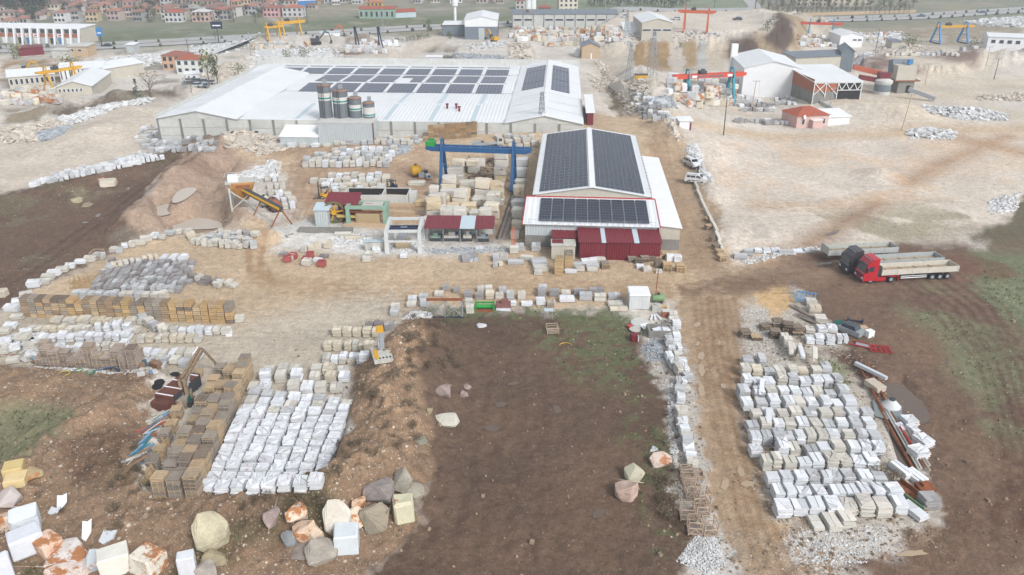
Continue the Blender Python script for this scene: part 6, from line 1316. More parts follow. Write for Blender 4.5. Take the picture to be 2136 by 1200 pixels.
# left and right edge of the upper track
for i, (px, py) in enumerate([(1455, 400), (1462, 420), (1470, 440), (1478, 460), (1486, 480), (1494, 496), (1500, 515), (1506, 530)]):
    a3 = plane(px, py); b3 = plane(px-8.5, py-18); single('stone_bar', MB().box(0, -.25, -.1, math.hypot(b3[0]-a3[0], b3[1]-a3[1])*.94, .25, .5), MAR, 'long pale stone bar, %s from the back along the upper track' % nth(i), 'stone bar', (a3[0], a3[1], hground(*a3)), math.atan2(b3[1]-a3[1], b3[0]-a3[0]), 'stone bars along the upper track', color=jc(IV))
for i, (px, py, n) in enumerate([(1482, 478, 4), (1492, 502, 3), (1498, 520, 4), (1504, 534, 5), (1508, 546, 6), (1480, 462, 3)]): wood_stack(px, py, n, 1.2, 1.2, WC, .3, 'pallet', 'wooden pallet pile, %s by size along the upper track' % nth(i), 'pallet piles along the upper track')
for i, (px, py, w_) in enumerate([(1560, 535, 3.0), (1582, 531, 2.0), (1600, 530, 1.6), (1545, 542, 2.2), (1618, 527, 1.8), (1690, 528, 2.0), (1665, 530, 1.6), (1640, 533, 2.4), (1575, 527, 3.5)]): slab_stack(px, py, w_, 1.0, random.randint(1, 3), .2, random.choice((WH, LG)), 'slab', rnd(-.3, .1), 'white slab pile, %s of those beside the field corner near the lorries' % nth(i), 'white slabs near the lorries')
# ---------------- wooden cages ----------------
def cage(px, py, w_, h_, rz, label, c=C(190, 168, 148)):
    x, y, z = G(px, py); o = thing('wooden_cage', label, 'crate', (x, y, z), rz, 'empty wooden cages')
    for a in (-.5, .5):
        for b in (-.5, .5): part('corner_post', MB().cbox(a*w_, b*w_, 0, .09, .09, h_), WOOD, o, color=jc(c))
    for zz in (.1, h_*.5, h_-.1):
        for s_ in (-.5, .5): part('rail', MB().cbox(s_*w_, 0, zz, .05, w_, .1), WOOD, o, color=jc(c)); part('rail', MB().cbox(0, s_*w_, zz, w_, .05, .1), WOOD, o, color=jc(c))
    part('floor', MB().cbox(0, 0, .12, w_*.95, w_*.95, .05), WOOD, o, color=jc(WG)); part('cross_brace', MB().beam((-.5*w_, -.52*w_, .15), (0, -.52*w_, h_*.5), .06).beam((.5*w_, -.52*w_, .15), (0, -.52*w_, h_*.5), .06), WOOD, o, color=jc(c))
for i, (px, py, h_) in enumerate([(1434, 1005, 1.1), (1442, 1032, 1.5), (1464, 1048, 1.4), (1432, 1078, 1.3), (1462, 1070, 1.2), (1448, 1108, 1.5), (1478, 1110, 1.4), (1432, 990, .8)]):
    cage(px, py, 1.2, h_, rnd(-.15, .15), 'empty wooden cage, %s counted from the back at the end of the slab wall' % nth(i if i < 7 else 0) if i < 7 else 'low wooden cage, the one nearest to the slab wall')
cage(1456, 996, .9, .5, -.1, 'flat wooden cage beside the back of the cage group')
cage(205, 540, 1.6, 1.4, 0, 'wooden cage standing on the slab chain at the left border')
for i, (px, py, n) in enumerate([(1556, 706, 6), (1580, 712, 4), (1622, 690, 8), (1644, 698, 9), (1665, 702, 8), (1618, 708, 7), (1600, 690, 4)]): wood_stack(px, py, n, 1.3, 1.2, WD, rnd(-.3, .3), 'pallet', 'weathered timber heap, %s of those at the back of the right-hand yard' % nth(i), 'timber heaps behind the right-hand yard', .15)


# ---------------- trees and shrubs ----------------
LEAF = M('leaves', (1, 1, 1), .9, .2, 1, objcol=True, island=.35, fine=.1); BARK = M('bark', C(120, 104, 88), .9, .2, 3)
def crown_mb(kind, seed, n=260):
    rr = random.Random(seed); b = MB()
    clumps = []
    for _ in range(9 if kind != 'cone' else 16):
        a = rr.uniform(0, 6.28)
        if kind == 'cone': z = rr.uniform(.12, .95); r_ = (1-z)*.32*rr.uniform(.5, 1); clumps.append((r_*math.cos(a), r_*math.sin(a), z, .12*(1.2-z)+.03))
        elif kind == 'bush': r_ = rr.uniform(0, .38); clumps.append((r_*math.cos(a), r_*math.sin(a), rr.uniform(.15, .7), rr.uniform(.15, .26)))
        else: r_ = rr.uniform(0, .3); clumps.append((r_*math.cos(a), r_*math.sin(a), rr.uniform(.35, .88), rr.uniform(.12, .2)))
    for _ in range(n):
        c_ = rr.choice(clumps); a = rr.uniform(0, 6.28); u = rr.uniform(-1, 1); q = math.sqrt(1-u*u); e = rr.uniform(.6, 1.05)*c_[3]
        p = (c_[0]+q*math.cos(a)*e, c_[1]+q*math.sin(a)*e, c_[2]+u*e); s_ = rr.uniform(.02, .05)*(1.0 if kind != 'bare' else .55)
        a2, b2 = rr.uniform(0, 6.28), rr.uniform(-1, 1); ux = np.array([math.cos(a2)*math.cos(b2), math.sin(a2)*math.cos(b2), math.sin(b2)]); uy = np.cross(ux, (rr.uniform(-1, 1), rr.uniform(-1, 1), rr.uniform(-1, 1))); uy /= np.linalg.norm(uy)+1e-6
        p = np.array(p); b.add([p-ux*s_, p+uy*s_*.7, p+ux*s_, p-uy*s_*.7], [(0, 1, 2, 3)])
    return b
def trunk_mb(kind, seed):
    rr = random.Random(seed); b = MB().tube((0, 0, -.03), (0, 0, .5 if kind != 'cone' else .9), .025, 6, .012)
    if kind in ('tree', 'bare'):
        for k in range(6 if kind == 'tree' else 11): a = rr.uniform(0, 6.28); z = rr.uniform(.2, .5); b.tube((0, 0, z), (.26*math.cos(a), .26*math.sin(a), z+rr.uniform(.2, .42)), .012, 4, .004)
    return b
TRP = {k: [(crown_mb(k, s_, {'bare': 150, 'cone': 240, 'bush': 220, 'tree': 280}[k]).mesh('crown', LEAF), trunk_mb(k, s_).mesh('trunk', BARK)) for s_ in range(3)] for k in ('tree', 'bare', 'cone', 'bush')}
def tree(px, py, h, kind, c, label, group=None, wd=1.0):
    x, y, z = G(px, py); cat = 'shrub' if kind == 'bush' else 'tree'; o = thing({'bush': 'shrub', 'cone': 'conifer_tree', 'bare': 'bare_tree', 'tree': 'leafy_tree'}[kind], label, cat, (x, y, z), rnd(0, 6.28), group)
    a, b = random.choice(TRP[kind]); put('crown', a, o, sc=(h*wd, h*wd, h), color=jc(C(*c), .12)); put('trunk', b, o, sc=(h*wd, h*wd, h))
GRN = (106, 118, 84); DGR = (70, 90, 80); OLV = (140, 146, 100); BRW = (122, 108, 100)
# ---------------- highway ----------------
def ribbon(name, pts, w, mat, dz=.02, kind='structure', off=0):
    P = [np.array(plane(*p)) for p in pts]; Q = []
    for a, b in zip(P[:-1], P[1:]):
        n = max(1, int(np.linalg.norm(b-a)/12))
        for k in range(n): Q.append(a+(b-a)*k/n)
    Q.append(P[-1]); L_, R2 = [], []
    for i, p in enumerate(Q):
        d = Q[min(i+1, len(Q)-1)]-Q[max(i-1, 0)]; d /= np.linalg.norm(d); nn = np.array([-d[1], d[0]]); zz = max(hground(*(p+nn*off)), hground(*(p+nn*(off+w/2))), hground(*(p+nn*(off-w/2))))+dz
        L_.append((*(p+nn*(off+w/2)), zz)); R2.append((*(p+nn*(off-w/2)), zz))
    n = len(Q); b = MB().add(L_+R2, [(i, n+i, n+i+1, i+1) for i in range(n-1)]); o = part(name, b, mat, None); o['kind'] = kind; return o, L_, R2
HW = [(-900, 122), (-300, 110), (0, 104), (190, 98), (420, 85), (640, 73), (850, 60), (1060, 51), (1290, 45), (1560, 43), (1750, 41), (1900, 36), (2136, 21), (2500, -2)]
_, La, Ra = ribbon('highway', HW, 21, ASPH, .25)
ribbon('median_strip', HW, 1.8, M('median_soil', C(150, 140, 120), .95, .2, .3), .29); ribbon('road_line', HW, .35, WHITE, .285, off=9.3); ribbon('road_line', HW, .35, WHITE, .285, off=-9.3)
ribbon('side_road', [(1520, 43), (1560, 30), (1575, 15), (1560, 0), (1545, -20)], 8, ASPH, .26)
ribbon('service_road', [(-200, 60), (0, 62), (140, 58), (165, 45), (150, 20), (110, 0)], 5, ASPH, .2)
kb = MB()
for off in (1.2, -11.5):
    P = [np.array(plane(*p)) for p in HW]
    for a, b in zip(P[:-1], P[1:]):
        L1 = np.linalg.norm(b-a); d = (b-a)/L1; nn = np.array([-d[1], d[0]])
        for k in range(int(L1/9)):
            p = a+d*k*9+nn*off; x, y = p; z = hground(x, y); s_ = rnd(.9, 1.7); kb.cbox(x, y, z+.1, s_, s_*.8, s_*1.0, rnd(0, 3), 0, 0, (.5, .5))
stuff('median_bushes', kb, M('bush_green', C(78, 92, 70), .9, .3, 1, island=.4), 'row of small clipped bushes lining the highway', cat='bushes')
# ---------------- town ----------------
WALLS = [(216, 210, 204), (214, 196, 186), (218, 214, 208), (220, 210, 188), (200, 182, 174), (228, 228, 226), (192, 190, 188), (216, 196, 160)]
ROOFS = [(160, 120, 108), (172, 124, 110), (146, 116, 108), (180, 130, 114), (142, 122, 116), (186, 188, 188)]
zones = [(0, 36, 55, 12, 8, 'left edge of town'), (60, 150, 48, 14, 9, 'town behind the arcade'), (150, 300, 46, 13, 24, 'left part of the town'), (300, 460, 44, 14, 28, 'middle of the town'), (440, 560, 36, 14, 16, 'right part of town'), (545, 640, 22, 10, 8, 'blocks above the white house'), (640, 760, 11, 9, 5, 'blocks behind the green hall'), (860, 1040, 8, 8, 7, 'blocks at top centre')]
used = []; WN = ['pale', 'pinkish', 'pale', 'cream', 'dusty pink', 'white', 'grey', 'ochre']
for (x0, x1, yb, dy, n, nm) in zones:
    k = 0; tries = 0; pts = []
    while k < min(n*3.6, 96) and tries < 1500:
        tries += 1; px, py = rnd(x0, x1), yb-rnd(0, 1)*(yb+10)
        gxw, gyw = plane(px, py)
        if any(abs(gxw-u) < 8.5 and abs(gyw-v) < 10 for u, v in used): continue
        used.append((gxw, gyw)); pts.append((px, py)); k += 1
    for k, (px, py) in enumerate(sorted(pts)):
        rf = random.choice(ROOFS[:5] if random.random() < .88 else ROOFS); wi = random.randrange(8); fl_ = random.choice((1, 1, 2, 2, 2))
        house(px, py, random.choice((5, 6, 7, 8)), random.choice((5, 6)), fl_, C(*WALLS[wi]), C(*rf), rnd(-.3, .3)+random.choice((0, 0, .5)), '%s %s storey house, %s from left in the %s' % (WN[wi], ['one', 'two'][fl_-1], nth(k), nm), 'house', 'houses of the town')
for i, (px, py, w, d, fl_, wc, rc, rz, lb) in enumerate([(590, 36, 14, 10, 2, (232, 230, 228), (196, 112, 84), 0, 'white house with red roof and dark windows near the top, left of the green hall'), (550, 36, 12, 10, 2, (220, 170, 168), (190, 110, 90), -.1, 'pink house with red roof left of the white one'), (766, 24, 11, 10, 2, (216, 190, 110), (206, 130, 90), 0, 'yellow two storey house behind the long green hall'), (1076, 20, 13, 11, 2, (222, 214, 208), (190, 104, 84), 0, 'white house with red roof at top centre'), (1124, 25, 9, 9, 1, (214, 140, 120), (190, 100, 84), 0, 'small red roofed house right of the two white silos'), (1166, 26, 14, 11, 3, (232, 222, 206), (190, 110, 90), .1, 'cream three storey house at the top centre'), (345, 47, 12, 9, 2, (232, 232, 232), (206, 100, 76), 0, 'white house with bright red roof at the lower edge of the town'), (448, 41, 12, 9, 2, (234, 234, 236), (196, 104, 84), 0, 'white house with red roof at the right edge of the town'), (1658, 14, 18, 12, 2, (206, 196, 176), (60, 140, 205), 0, 'building with a bright blue roof at the top right, left one of two'), (1732, 14, 26, 12, 2, (206, 196, 176), (60, 140, 205), 0, 'long building with a bright blue roof at the top right, right one of two'), (1690, 14, 13, 10, 2, (190, 176, 150), (170, 160, 140), 0, 'tan building between the two blue roofed ones'), (402, 46, 12, 9, 2, (206, 178, 168), (232, 232, 232), 0, 'brownish house with white flat roof at the lower edge of the town'), (370, 155, 10, 8, 2, (222, 226, 222), (200, 104, 76), -.05, 'red roofed pale office building beside the left parking area'), (341, 146, 9, 9, 2, (216, 180, 150), (160, 96, 80), -.1, 'tan house with a dark red roof behind the office')]):
    house(px, py, w*(.78 if py < 60 and w < 17 else 1), d*.8, fl_, C(*wc), C(*[int(v*.8+.2*130) for v in rc]) if rc[0] > rc[2] else C(*rc), rz, lb, 'house', None, 'hip', 4)
# ---------------- far buildings ----------------
o, w = shed((750, 39), (825, 39), 9, 5, 6, 'x', MINT, REDR, 'long pale green hall with a red roof in the field above the highway', 'field_hall', 'hall', [(k/7+.02, k/7+.1, .8, 3.8) for k in range(7)])
shed((825, 38), (868, 36), 8, 3, 4.2, 'x', SKYL, REDR, 'low red roofed annex at the right end of the pale green hall', 'field_hall', 'hall')
shed((610, 17), (660, 15), 14, 4, 5, 'x', SKYB, WHITE, 'white and blue roofed hall behind the houses', 'field_hall', 'hall')
o, w = shed((970, 83), (1038, 83), 26, 8.5, 10, 'y', WHITE, WROOFY, 'grey and white warehouse with a pale door above the round dark hollow', 'warehouse', 'warehouse', doors=[(.42, .6, 5, LGREY)], base=(5.6, GREYW))
part('annex_roof', MB().box(-11, 10, 5.2, -.4, 24, 5.5), WHITE, o); part('annex_wall', MB().box(-10.5, 10.5, -.5, -.4, 23.5, 5.2), GREYW, o); part('side_stripe', MB().box(w, 2, -.5, w+.1, 25, 5.5), MAROON, o)
wt = thing('water_tower', 'slim white water tower beside the grey and white warehouse', 'water tower', G(950, 57)); part('shaft', MB().tube((0, 0, -.5), (0, 0, 10), .7, 12), WHITE, wt); part('tank', MB().lathe([(.7, 9.5), (1.5, 10.3), (1.5, 12.8), (.4, 13.6)], 14), WHITE, wt)
o, w = shed((1069, 58), (1286, 58), 14, 6.5, 8, 'x', CONC, GREYW, 'very long grey factory hall with rows of small windows behind the block heaps', 'long_factory', 'factory', [(k/10+.012, k/10+.088, 3.2, 4.3) for k in range(10) if k != 2])
for k in range(11): part('column', MB().box(k*w/10-.2, -.15, -.3, k*w/10+.2, 0, 6.4), CONCD, o)
for k in range(2):
    x, y, z = G(1102+k*9, 33); t_ = thing('cement_silo', 'white silo with a blue cap behind the long factory, %s of two' % ['left', 'right'][k], 'silo', (x, y, z), 0, 'blue capped silos'); part('shell', MB().lathe([(1.9, 0), (1.9, 9+k)], 14), WHITE, t_); part('cap', MB().lathe([(2.05, 9+k), (2.05, 10.5+k), (1.2, 11+k)], 14), BLUE, t_)
o, w = shed((1337, 90), (1400, 90), 26, 8, 9.6, 'y', CREAM, WROOFY, 'beige warehouse with rows of small windows next to the orange gantry crane', 'warehouse', 'warehouse', [(.02+.335*k, .3+.335*k, 4.6, 5.5) for k in range(3)])
o2, w2 = shed((1303, 90), (1336, 90), 14, 4, 6.6, 'back', WHITE, WROOF, 'low white side building with a dark doorway, left of the beige warehouse', 'side_building', 'building', [(.1, .3, 1.2, 2.6)], doors=[(.42, .9, 3.2, MAROON)])
shed((1287, 88), (1303, 88), 6, 3, 3.4, 'back', BRICK, MAROON, 'tiny red brick hut left of the low white side building', 'brick_hut', 'hut')
shed((1213, 123), (1250, 123), 9, 4.6, 6, 'y', TAN, GREYW, 'small beige gabled store with a blue grey roof by the ravine', 'small_store', 'store', [(.3, .4, 3, 3.6), (.62, .72, 3, 3.6)], doors=[(.5, .58, 2.1, WHITE)])
shed((1199, 118), (1209, 118), 3, 2.4, 2.5, 'back', WHITE, WHITE, 'tiny white cabin left of the beige gabled store', 'cabin', 'cabin')
o, w = shed((1546, 201), (1664, 203), 24, 8.5, 10.5, 'y', WHITE, WROOFY, 'big white windowless warehouse behind the red and teal gantry crane', 'warehouse', 'warehouse', doors=[(.3, .52, 5.0, WHITE)])
part('chimney', MB().box(-.8, 20, 0, 1.2, 22, 12.5), WHITE, o)
o, w = shed((1692, 218), (1790, 216), 20, 6.2, 7.6, 'back', CONCD, WROOF, 'open fronted brick and concrete hall with a white lattice truss', 'brick_hall', 'hall')
part('brick_band', MB().box(-.08, -.05, 3.6, w*.5, .02, 6.1).box(-.1, 0, 3.4, -.02, 20, 7.0), BRICK, o); part('opening_shade', MB().box(w*.5, -.06, -.2, w*.99, -.01, 5.9), DARK, o)  # dark plate on the solid wall paints the shade of the open front
tb = MB(); y_ = -.25
for (a, b) in [((0, 6), (w, 6)), ((w*.5, 3.9), (w, 3.9)), ((w, 0), (w, 6)), ((0, 0), (0, 6)), ((w*.25, 2), (w*.25, 6)), ((w*.5, 0), (w*.5, 6)), ((0, 6), (w*.25, 2.6)), ((0, 2.6), (w*.25, 6)), ((w*.25, 6), (w*.5, 2.6))]+[((w*(.5+.0833*k), 3.9 if k % 2 else 6), (w*(.5+.0833*(k+1)), 6 if k % 2 else 3.9)) for k in range(6)]: tb.beam((a[0], y_, a[1]), (b[0], y_, b[1]), .17)
part('truss', tb, WHITE, o)
o, w = shed((1655, 158), (1775, 152), 9, 6, 6.6, 'back', CREAM, GREYW, 'grey roofed wing behind the brick hall', 'grey_wing', 'hall')
shed((1748, 152), (1775, 153), 10, 7.5, 9, 'y', GREYW, GREYW, 'small grey gabled block at the end of the grey roofed wing', 'grey_block', 'hall')
a3 = plane(1662, 205); b3 = plane(1733, 243); single('boundary_wall', MB().box(0, 0, -.5, math.hypot(b3[0]-a3[0], b3[1]-a3[1]), .35, 2.6), CONC, 'concrete boundary wall running from the white warehouse to the red roofed house', 'wall', (*a3, 0), math.atan2(b3[1]-a3[1], b3[0]-a3[0]))
o, w = shed((1660, 268), (1726, 264), 7.5, 3.1, 4.9, 'hip', PINK, REDR, 'small pink house with a clay tile hip roof beside the field', 'pink_house', 'house', [(.15, .25, .8, 2.3), (.8, .9, .8, 2.3)])
part('porch_roof', MB().box(w*.4, -1.6, 2.1, w*.74, 0, 2.25), WHITE, o); part('porch_wall', MB().box(w*.42, -1.5, 0, w*.72, 0, 2.1), PINK, o); part('satellite_dish', MB().lathe([(.1, 0), (.5, .15)], 12), WHITE, o, loc=(w*.2, -.3, 2.9), rot=(1.2, 0, .3)); part('hip_ridge', MB().beam((3.75, 3.75, 4.95), (w-3.75, 3.75, 4.95), .15), TAN, o)
o, w = shed((1724, 263), (1770, 261), 6, 2.3, 3.0, 'back', WHITE, WHITE, 'white sloping canopy attached right of the pink house', 'canopy', 'canopy')
# hopper tower and conveyor
x, y, z = G(1880, 192); ht = thing('crusher_tower', 'concrete crusher tower with grey cladding above the round storage bin', 'tower', (x, y, z)); part('base', MB().cbox(0, 0, -.5, 5, 4.5, 4.2), CONCD, ht); part('platform', MB().cbox(0, 0, 3.7, 8, 5.5, .3), RUST, ht); part('cabin', MB().cbox(-.6, 0, 4.0, 6, 4.6, 4.4), CREAM, ht); part('cladding', MB().cbox(-.6, 2.0, 5.4, 6.4, 3, 4.2, rx=-.3), GREYW, ht); part('machine', MB().cbox(.6, -.4, 8.6, 1.2, 1.0, 1.4), SKYB, ht)
part('doorway', MB().cbox(.8, -2.28, .2, 1.3, .1, 2.2), DARK, ht)  # dark plate paints the unlit inside of a doorway onto the base
x, y, z = G(1838, 196); sb = thing('storage_bin', 'round grey storage bin left of the crusher tower', 'bin', (x, y, z)); part('drum', MB().lathe([(2.4, -.5), (2.4, 3.4), (2.7, 3.4), (2.7, 4.2), (1.5, 4.8)], 18), CONC, sb); part('band', MB().lathe([(2.45, 1), (2.45, 3)], 18), GREYW, sb); part('red_box', MB().cbox(0, .5, 4.5, 3.2, 2.4, 2), MAROON, sb)
c0 = G(1836, 192); c1 = plane(1778, 150, 6); oc = thing('covered_conveyor', 'rust coloured covered conveyor sloping behind the brick hall', 'conveyor', (0, 0, 0)); part('belt_housing', MB().beam((c0[0], c0[1], 5.5), (c1[0], c1[1], 7.5), 1.5), M('rust_red_sheet', C(196, 104, 76), .7, .15, 1), oc); part('side_roof', MB().beam((c0[0]-1, c0[1]-2, 3.8), (c1[0]+1, c1[1]-3.5, 5), 1.4), MAROON, oc)
d0 = plane(1895, 186, 3); d1 = plane(1950, 208, .6); single('outlet_conveyor', MB().beam((*d0, 3), (*d1, .8), 1.1), STEEL, 'grey sloping conveyor right of the crusher tower', 'conveyor')
# gantries far
def ctx(*a, **k):
    o, w = gantry(*a, **k); return o, w
R2M = M('gantry_red', C(222, 88, 66), .5, .06, 1)
o, w = gantry('red gantry crane with teal legs and blue lettering over the right block yard', (1434, 223), (1526, 218), 7.6, R2M, TEAL, (4.2, 4.0), 3.4, .5, 1.1, cab=.32, twin=1.5)
for k in range(13):   # thirteen letter shapes in two words; too small in the photograph to read
    x0 = w*.18+k*w*.043+(w*.05 if k > 4 else 0); b = MB().box(x0, .62, 7.85, x0+.12, .66, 8.4).box(x0+.125, .62, 8.25, x0+.4, .66, 8.4)
    if k % 2: b.box(x0+.3, .62, 7.85, x0+.4, .66, 8.245)
    else: b.box(x0+.125, .62, 7.85, x0+.4, .66, 7.97)
    part('letter', b, TEAL, o)
for x0 in (.9, w*.86): part('plaque', MB().box(x0, .62, 7.8, x0+1.5, .66, 8.45), WHITE, o)
gantry('small red gantry crane with teal legs at the far right block yard', (1684, 86), (1733, 88), 7, R2M, TEAL, (4, 4), 3, .5, 1.0, twin=1.2)
gantry('orange gantry crane beside the beige warehouse', (1425, 68), (1473, 70), 7.6, ORANGE, ORANGE, (3, 3), 3, .5, 1.2, twin=1.2)
gantry('yellow beamed gantry crane with blue legs on the far right', (1956, 92), (2013, 91), 6.6, YEL, SKYB, (1, 3.5), 4, .4, .9, twin=1.6)
gantry('yellow gantry crane at the left block yard, between two pale sheds', (109, 192), (165, 182), 5.6, YEL, YEL, (3, 3), 2.4, .4, .8, twin=1.0)
gantry('tall yellow gantry crane above the white scree, right one of two', (595, 88), (630, 85), 7, YEL, YEL, (3, 3), 4, .5, 1.2, twin=1.2)
gantry('smaller yellow gantry crane above the white scree, left one of two', (562, 88), (586, 86), 5.4, YEL, YEL, (1, 2), 3, .4, .8, twin=1.0)
gantry('tiny yellow gantry crane in front of the long grey factory', (1095, 57), (1107, 57), 6.0, YEL, YEL, (1, 1), 3, .4, .8, twin=1.0)
for k, px in enumerate((744, 792)):
    x, y, z = G(px, 100); o = thing('steel_column', 'pair of dark standing steel columns between pale block rows, %s pair' % ['left', 'right'][k], 'column', (x, y, z)); part('post', MB().beam((0, 0, -.3), (-.4, 0, 8), .5), DBLUE, o); part('post', MB().beam((1.4, 0, -.3), (0, 0, 8), .5), DBLUE, o); part('cap', MB().cbox(-.2, 0, 8, 1.0, .8, .5), DBLUE, o)
# left sheds
o, w = shed((22, 186), (118, 178), 13, 3.7, 5.0, 'x', CREAM, WROOF, 'long white roofed shed left of the yellow crane, leftmost section', 'long_shed', 'shed', [(k/9+.02, k/9+.09, 1.2, 3) for k in range(9)])
o, w = shed((128, 172), (220, 167), 12, 4.2, 5.4, 'x', WHITE, WROOF, 'middle section of the long shed, with tall grey windows', 'long_shed', 'shed', [(k/10+.02, k/10+.06, .8, 4) for k in range(10)])
o, w = shed((221, 168), (302, 154), 12, 3.8, 5.0, 'x', CREAM, WROOF, 'right section of the long white roofed shed, with plain wall', 'long_shed', 'shed')
o, w = shed((123, 209), (196, 206), 25, 3.8, 5.4, 'y', CREAM, WROOFY, 'low gabled workshop with a row of windows in front of the long shed', 'gabled_workshop', 'workshop', [(.06+.12*k, .13+.12*k, 2.2, 3.3) for k in range(6)])
shed((41, 118), (93, 114), 5, 3, 3.3, 'back', MAROON, MAROON, 'long dark maroon container shed near the highway', 'container_shed', 'shed')
shed((145, 119), (186, 119), 7, 4, 4.3, 'back', TAN, CONC, 'tan concrete block building near the highway', 'concrete_building', 'building', [(.1, .3, 2, 3), (.5, .7, 2, 3)]); shed((110, 122), (144, 122), 5, 3, 3.2, 'back', CONC, CONC, 'low roofless concrete shell beside the tan building', 'concrete_shell', 'building')
shed((265, 110), (282, 110), 5, 3, 3.3, 'back', LGREY, WHITE, 'tiny white kiosk on the pale ground under the highway', 'kiosk', 'kiosk'); shed((390, 172), (418, 170), 4, 2.6, 2.8, 'back', WHITE, WHITE, 'white cabin container beside the parked cars', 'cabin', 'cabin', [(.1, .3, 1, 2), (.5, .7, 1, 2)])
shed((670, 84), (710, 82), 4, 3, 3.1, 'back', WHITE, SKYL, 'pale site cabin under the red excavator', 'site_cabin', 'cabin'); shed((2118-63, 108), (2140, 112), 12, 6, 6.8, 'x', WHITE, WROOF, 'white two level house with dark framed windows at the right edge', 'white_house', 'house', [(.08+.2*k, .2+.2*k, 3.4, 4.9) for k in range(4)])
shed((1750, 99), (1797, 99), 14, 4.8, 6, 'y', WHITE, WROOFY, 'small white workshop with blue trim right of the small red gantry', 'workshop', 'workshop', [(.55, .73, 2.6, 3.4), (.77, .95, 2.6, 3.4)]); shed((1858, 104), (1877, 104), 6, 3.2, 3.6, 'back', CREAM, GREYW, 'small grey hut beside the green bush on the far right', 'hut', 'hut')
shed((1416, 275), (1441, 275), 3.5, 2.6, 2.7, 'back', WHITE, WHITE, 'white cabin at the lower end of the right block yard', 'cabin', 'cabin', doors=[(.85, .99, 2.2, MAROON)]); shed((890, 136), (922, 136), 3, 3.0, 3.1, 'back', WHITE, WHITE, 'small white flat roofed cabin with four windows behind the factory', 'cabin', 'cabin', [(.08+.22*k, .2+.22*k, 1, 2) for k in range(4)])
o, w = shed(None, None, 20, 3.0, 3.2, 'back', MAROON, WHITE, 'narrow container cabin along the right wall of the great factory', 'side_cabin', 'cabin', loc=(G(1224, 262), FRZ, 1.5))
# arcade
o, w = shed(None, None, 12, 6.6, 7.1, 'back', CREAM, WHITE, 'long arcade of shops with slanted white fins at the left edge', 'shop_arcade', 'arcade', loc=((*plane(-60, 90), 0), math.atan2(plane(172, 94)[1]-plane(-60, 90)[1], plane(172, 94)[0]-plane(-60, 90)[0]), math.hypot(plane(172, 94)[1]-plane(-60, 90)[1], plane(172, 94)[0]-plane(-60, 90)[0])))
part('brick_band', MB().box(0, -.1, 3.0, w, -.01, 4.5), BRICK, o)
for k in range(15):
    x0 = k*w/14; part('fin', MB().yprism([(-2.6, -.3), (-2.1, -.3), (.2, 6.6), (-.9, 7.0)], x0-.3, x0+.3), WHITE, o)
    if k < 14: f = part('window', MB().box(x0+.6, -.16, 4.7, x0+w/14-.6, -.105, 6.2), GLASS, o); part('shop_front', MB().box(x0+.6, -.16, .3, x0+w/14-.6, -.105, 2.7), [WHITE, SKYL, GLASS, SKYB][k % 4], o)
SGN = M('sign_red', C(200, 60, 70), .6, .05, 1)
for k in (6, 7, 8, 11): x0 = k*w/14; s_ = part('shop_sign', MB().box(x0+.5, -.3, 3.1, x0+w/14-.5, -.17, 4.4), WHITE, o); part('sign_print', MB().box(x0+1.2, -.33, 3.5, x0+w/14-1.2, -.305, 4.0), SGN, s_)
for i, (px, py, h, c, lb) in enumerate([(213, 96, 7, SKYB, 'blue roadside sign beside the highway on the left'), (457, 90, 9, DBLUE, 'dark roadside billboard on a post left of centre'), (1573, 35, 10, WHITE, 'white and red roadside billboard near the junction')]):
    x, y, z = G(px, py); o = thing('billboard', lb, 'billboard', (x, y, z)); part('post', MB().tube((0, 0, -.3), (0, 0, h-2.5), .22, 8), DSTEEL, o); part('panel', MB().cbox(0, 0, h-3, [2.6, 5, 2][i], .3, [3.6, 3.0, 4][i]), c, o)
    if i == 2: part('red_field', MB().cbox(0, -.17, h-.6, 1.9, .02, 1.4), SGN, o)
    else: part('print', MB().cbox(0, -.17, h-1.9, [1.6, 3.6, 1][i], .02, .5), WHITE, o)
# excavators
def excavator(px, py, rz, c, label, s=1.0):
    x, y, z = G(px, py); o = thing('excavator', label, 'excavator', (x, y, z), rz)
    for s_ in (-1, 1): part('track', MB().yprism([(-.3, 0), (.3, 0), (.3, .9), (-.3, .9)], -2*s, 2*s), BLACK, o, loc=(0, s_*1.1*s, 0))
    part('house', MB().cbox(-.5, 0, .95, 3.6, 2.6, 1.4), c, o); part('cab', MB().cbox(.7, .8, 1.6, 1.3, 1.0, 1.7), GLASS, o); part('boom', MB().beam((1.2, 0, 1.8), (3.8, 0, 4.8), .5).beam((3.8, 0, 4.8), (5.4, 0, 4.4), .5), c, o); part('stick', MB().beam((5.4, 0, 4.4), (6.2, 0, 1.4), .35), c, o); part('bucket', MB().cbox(6.2, 0, .4, 1.1, 1.2, 1.1, tw=(.6, .8)), DSTEEL, o)
excavator(48, 158, .1, YEL, 'yellow excavator behind the left long shed'); excavator(690, 76, .1, ORANGE, 'orange red excavator on top of the pale site cabin'); excavator(660, 92, .3, DSTEEL, 'dark excavator on the white scree'); excavator(1030, 88, 2.2, YEL, 'small yellow loader beside the grey and white warehouse', .6)
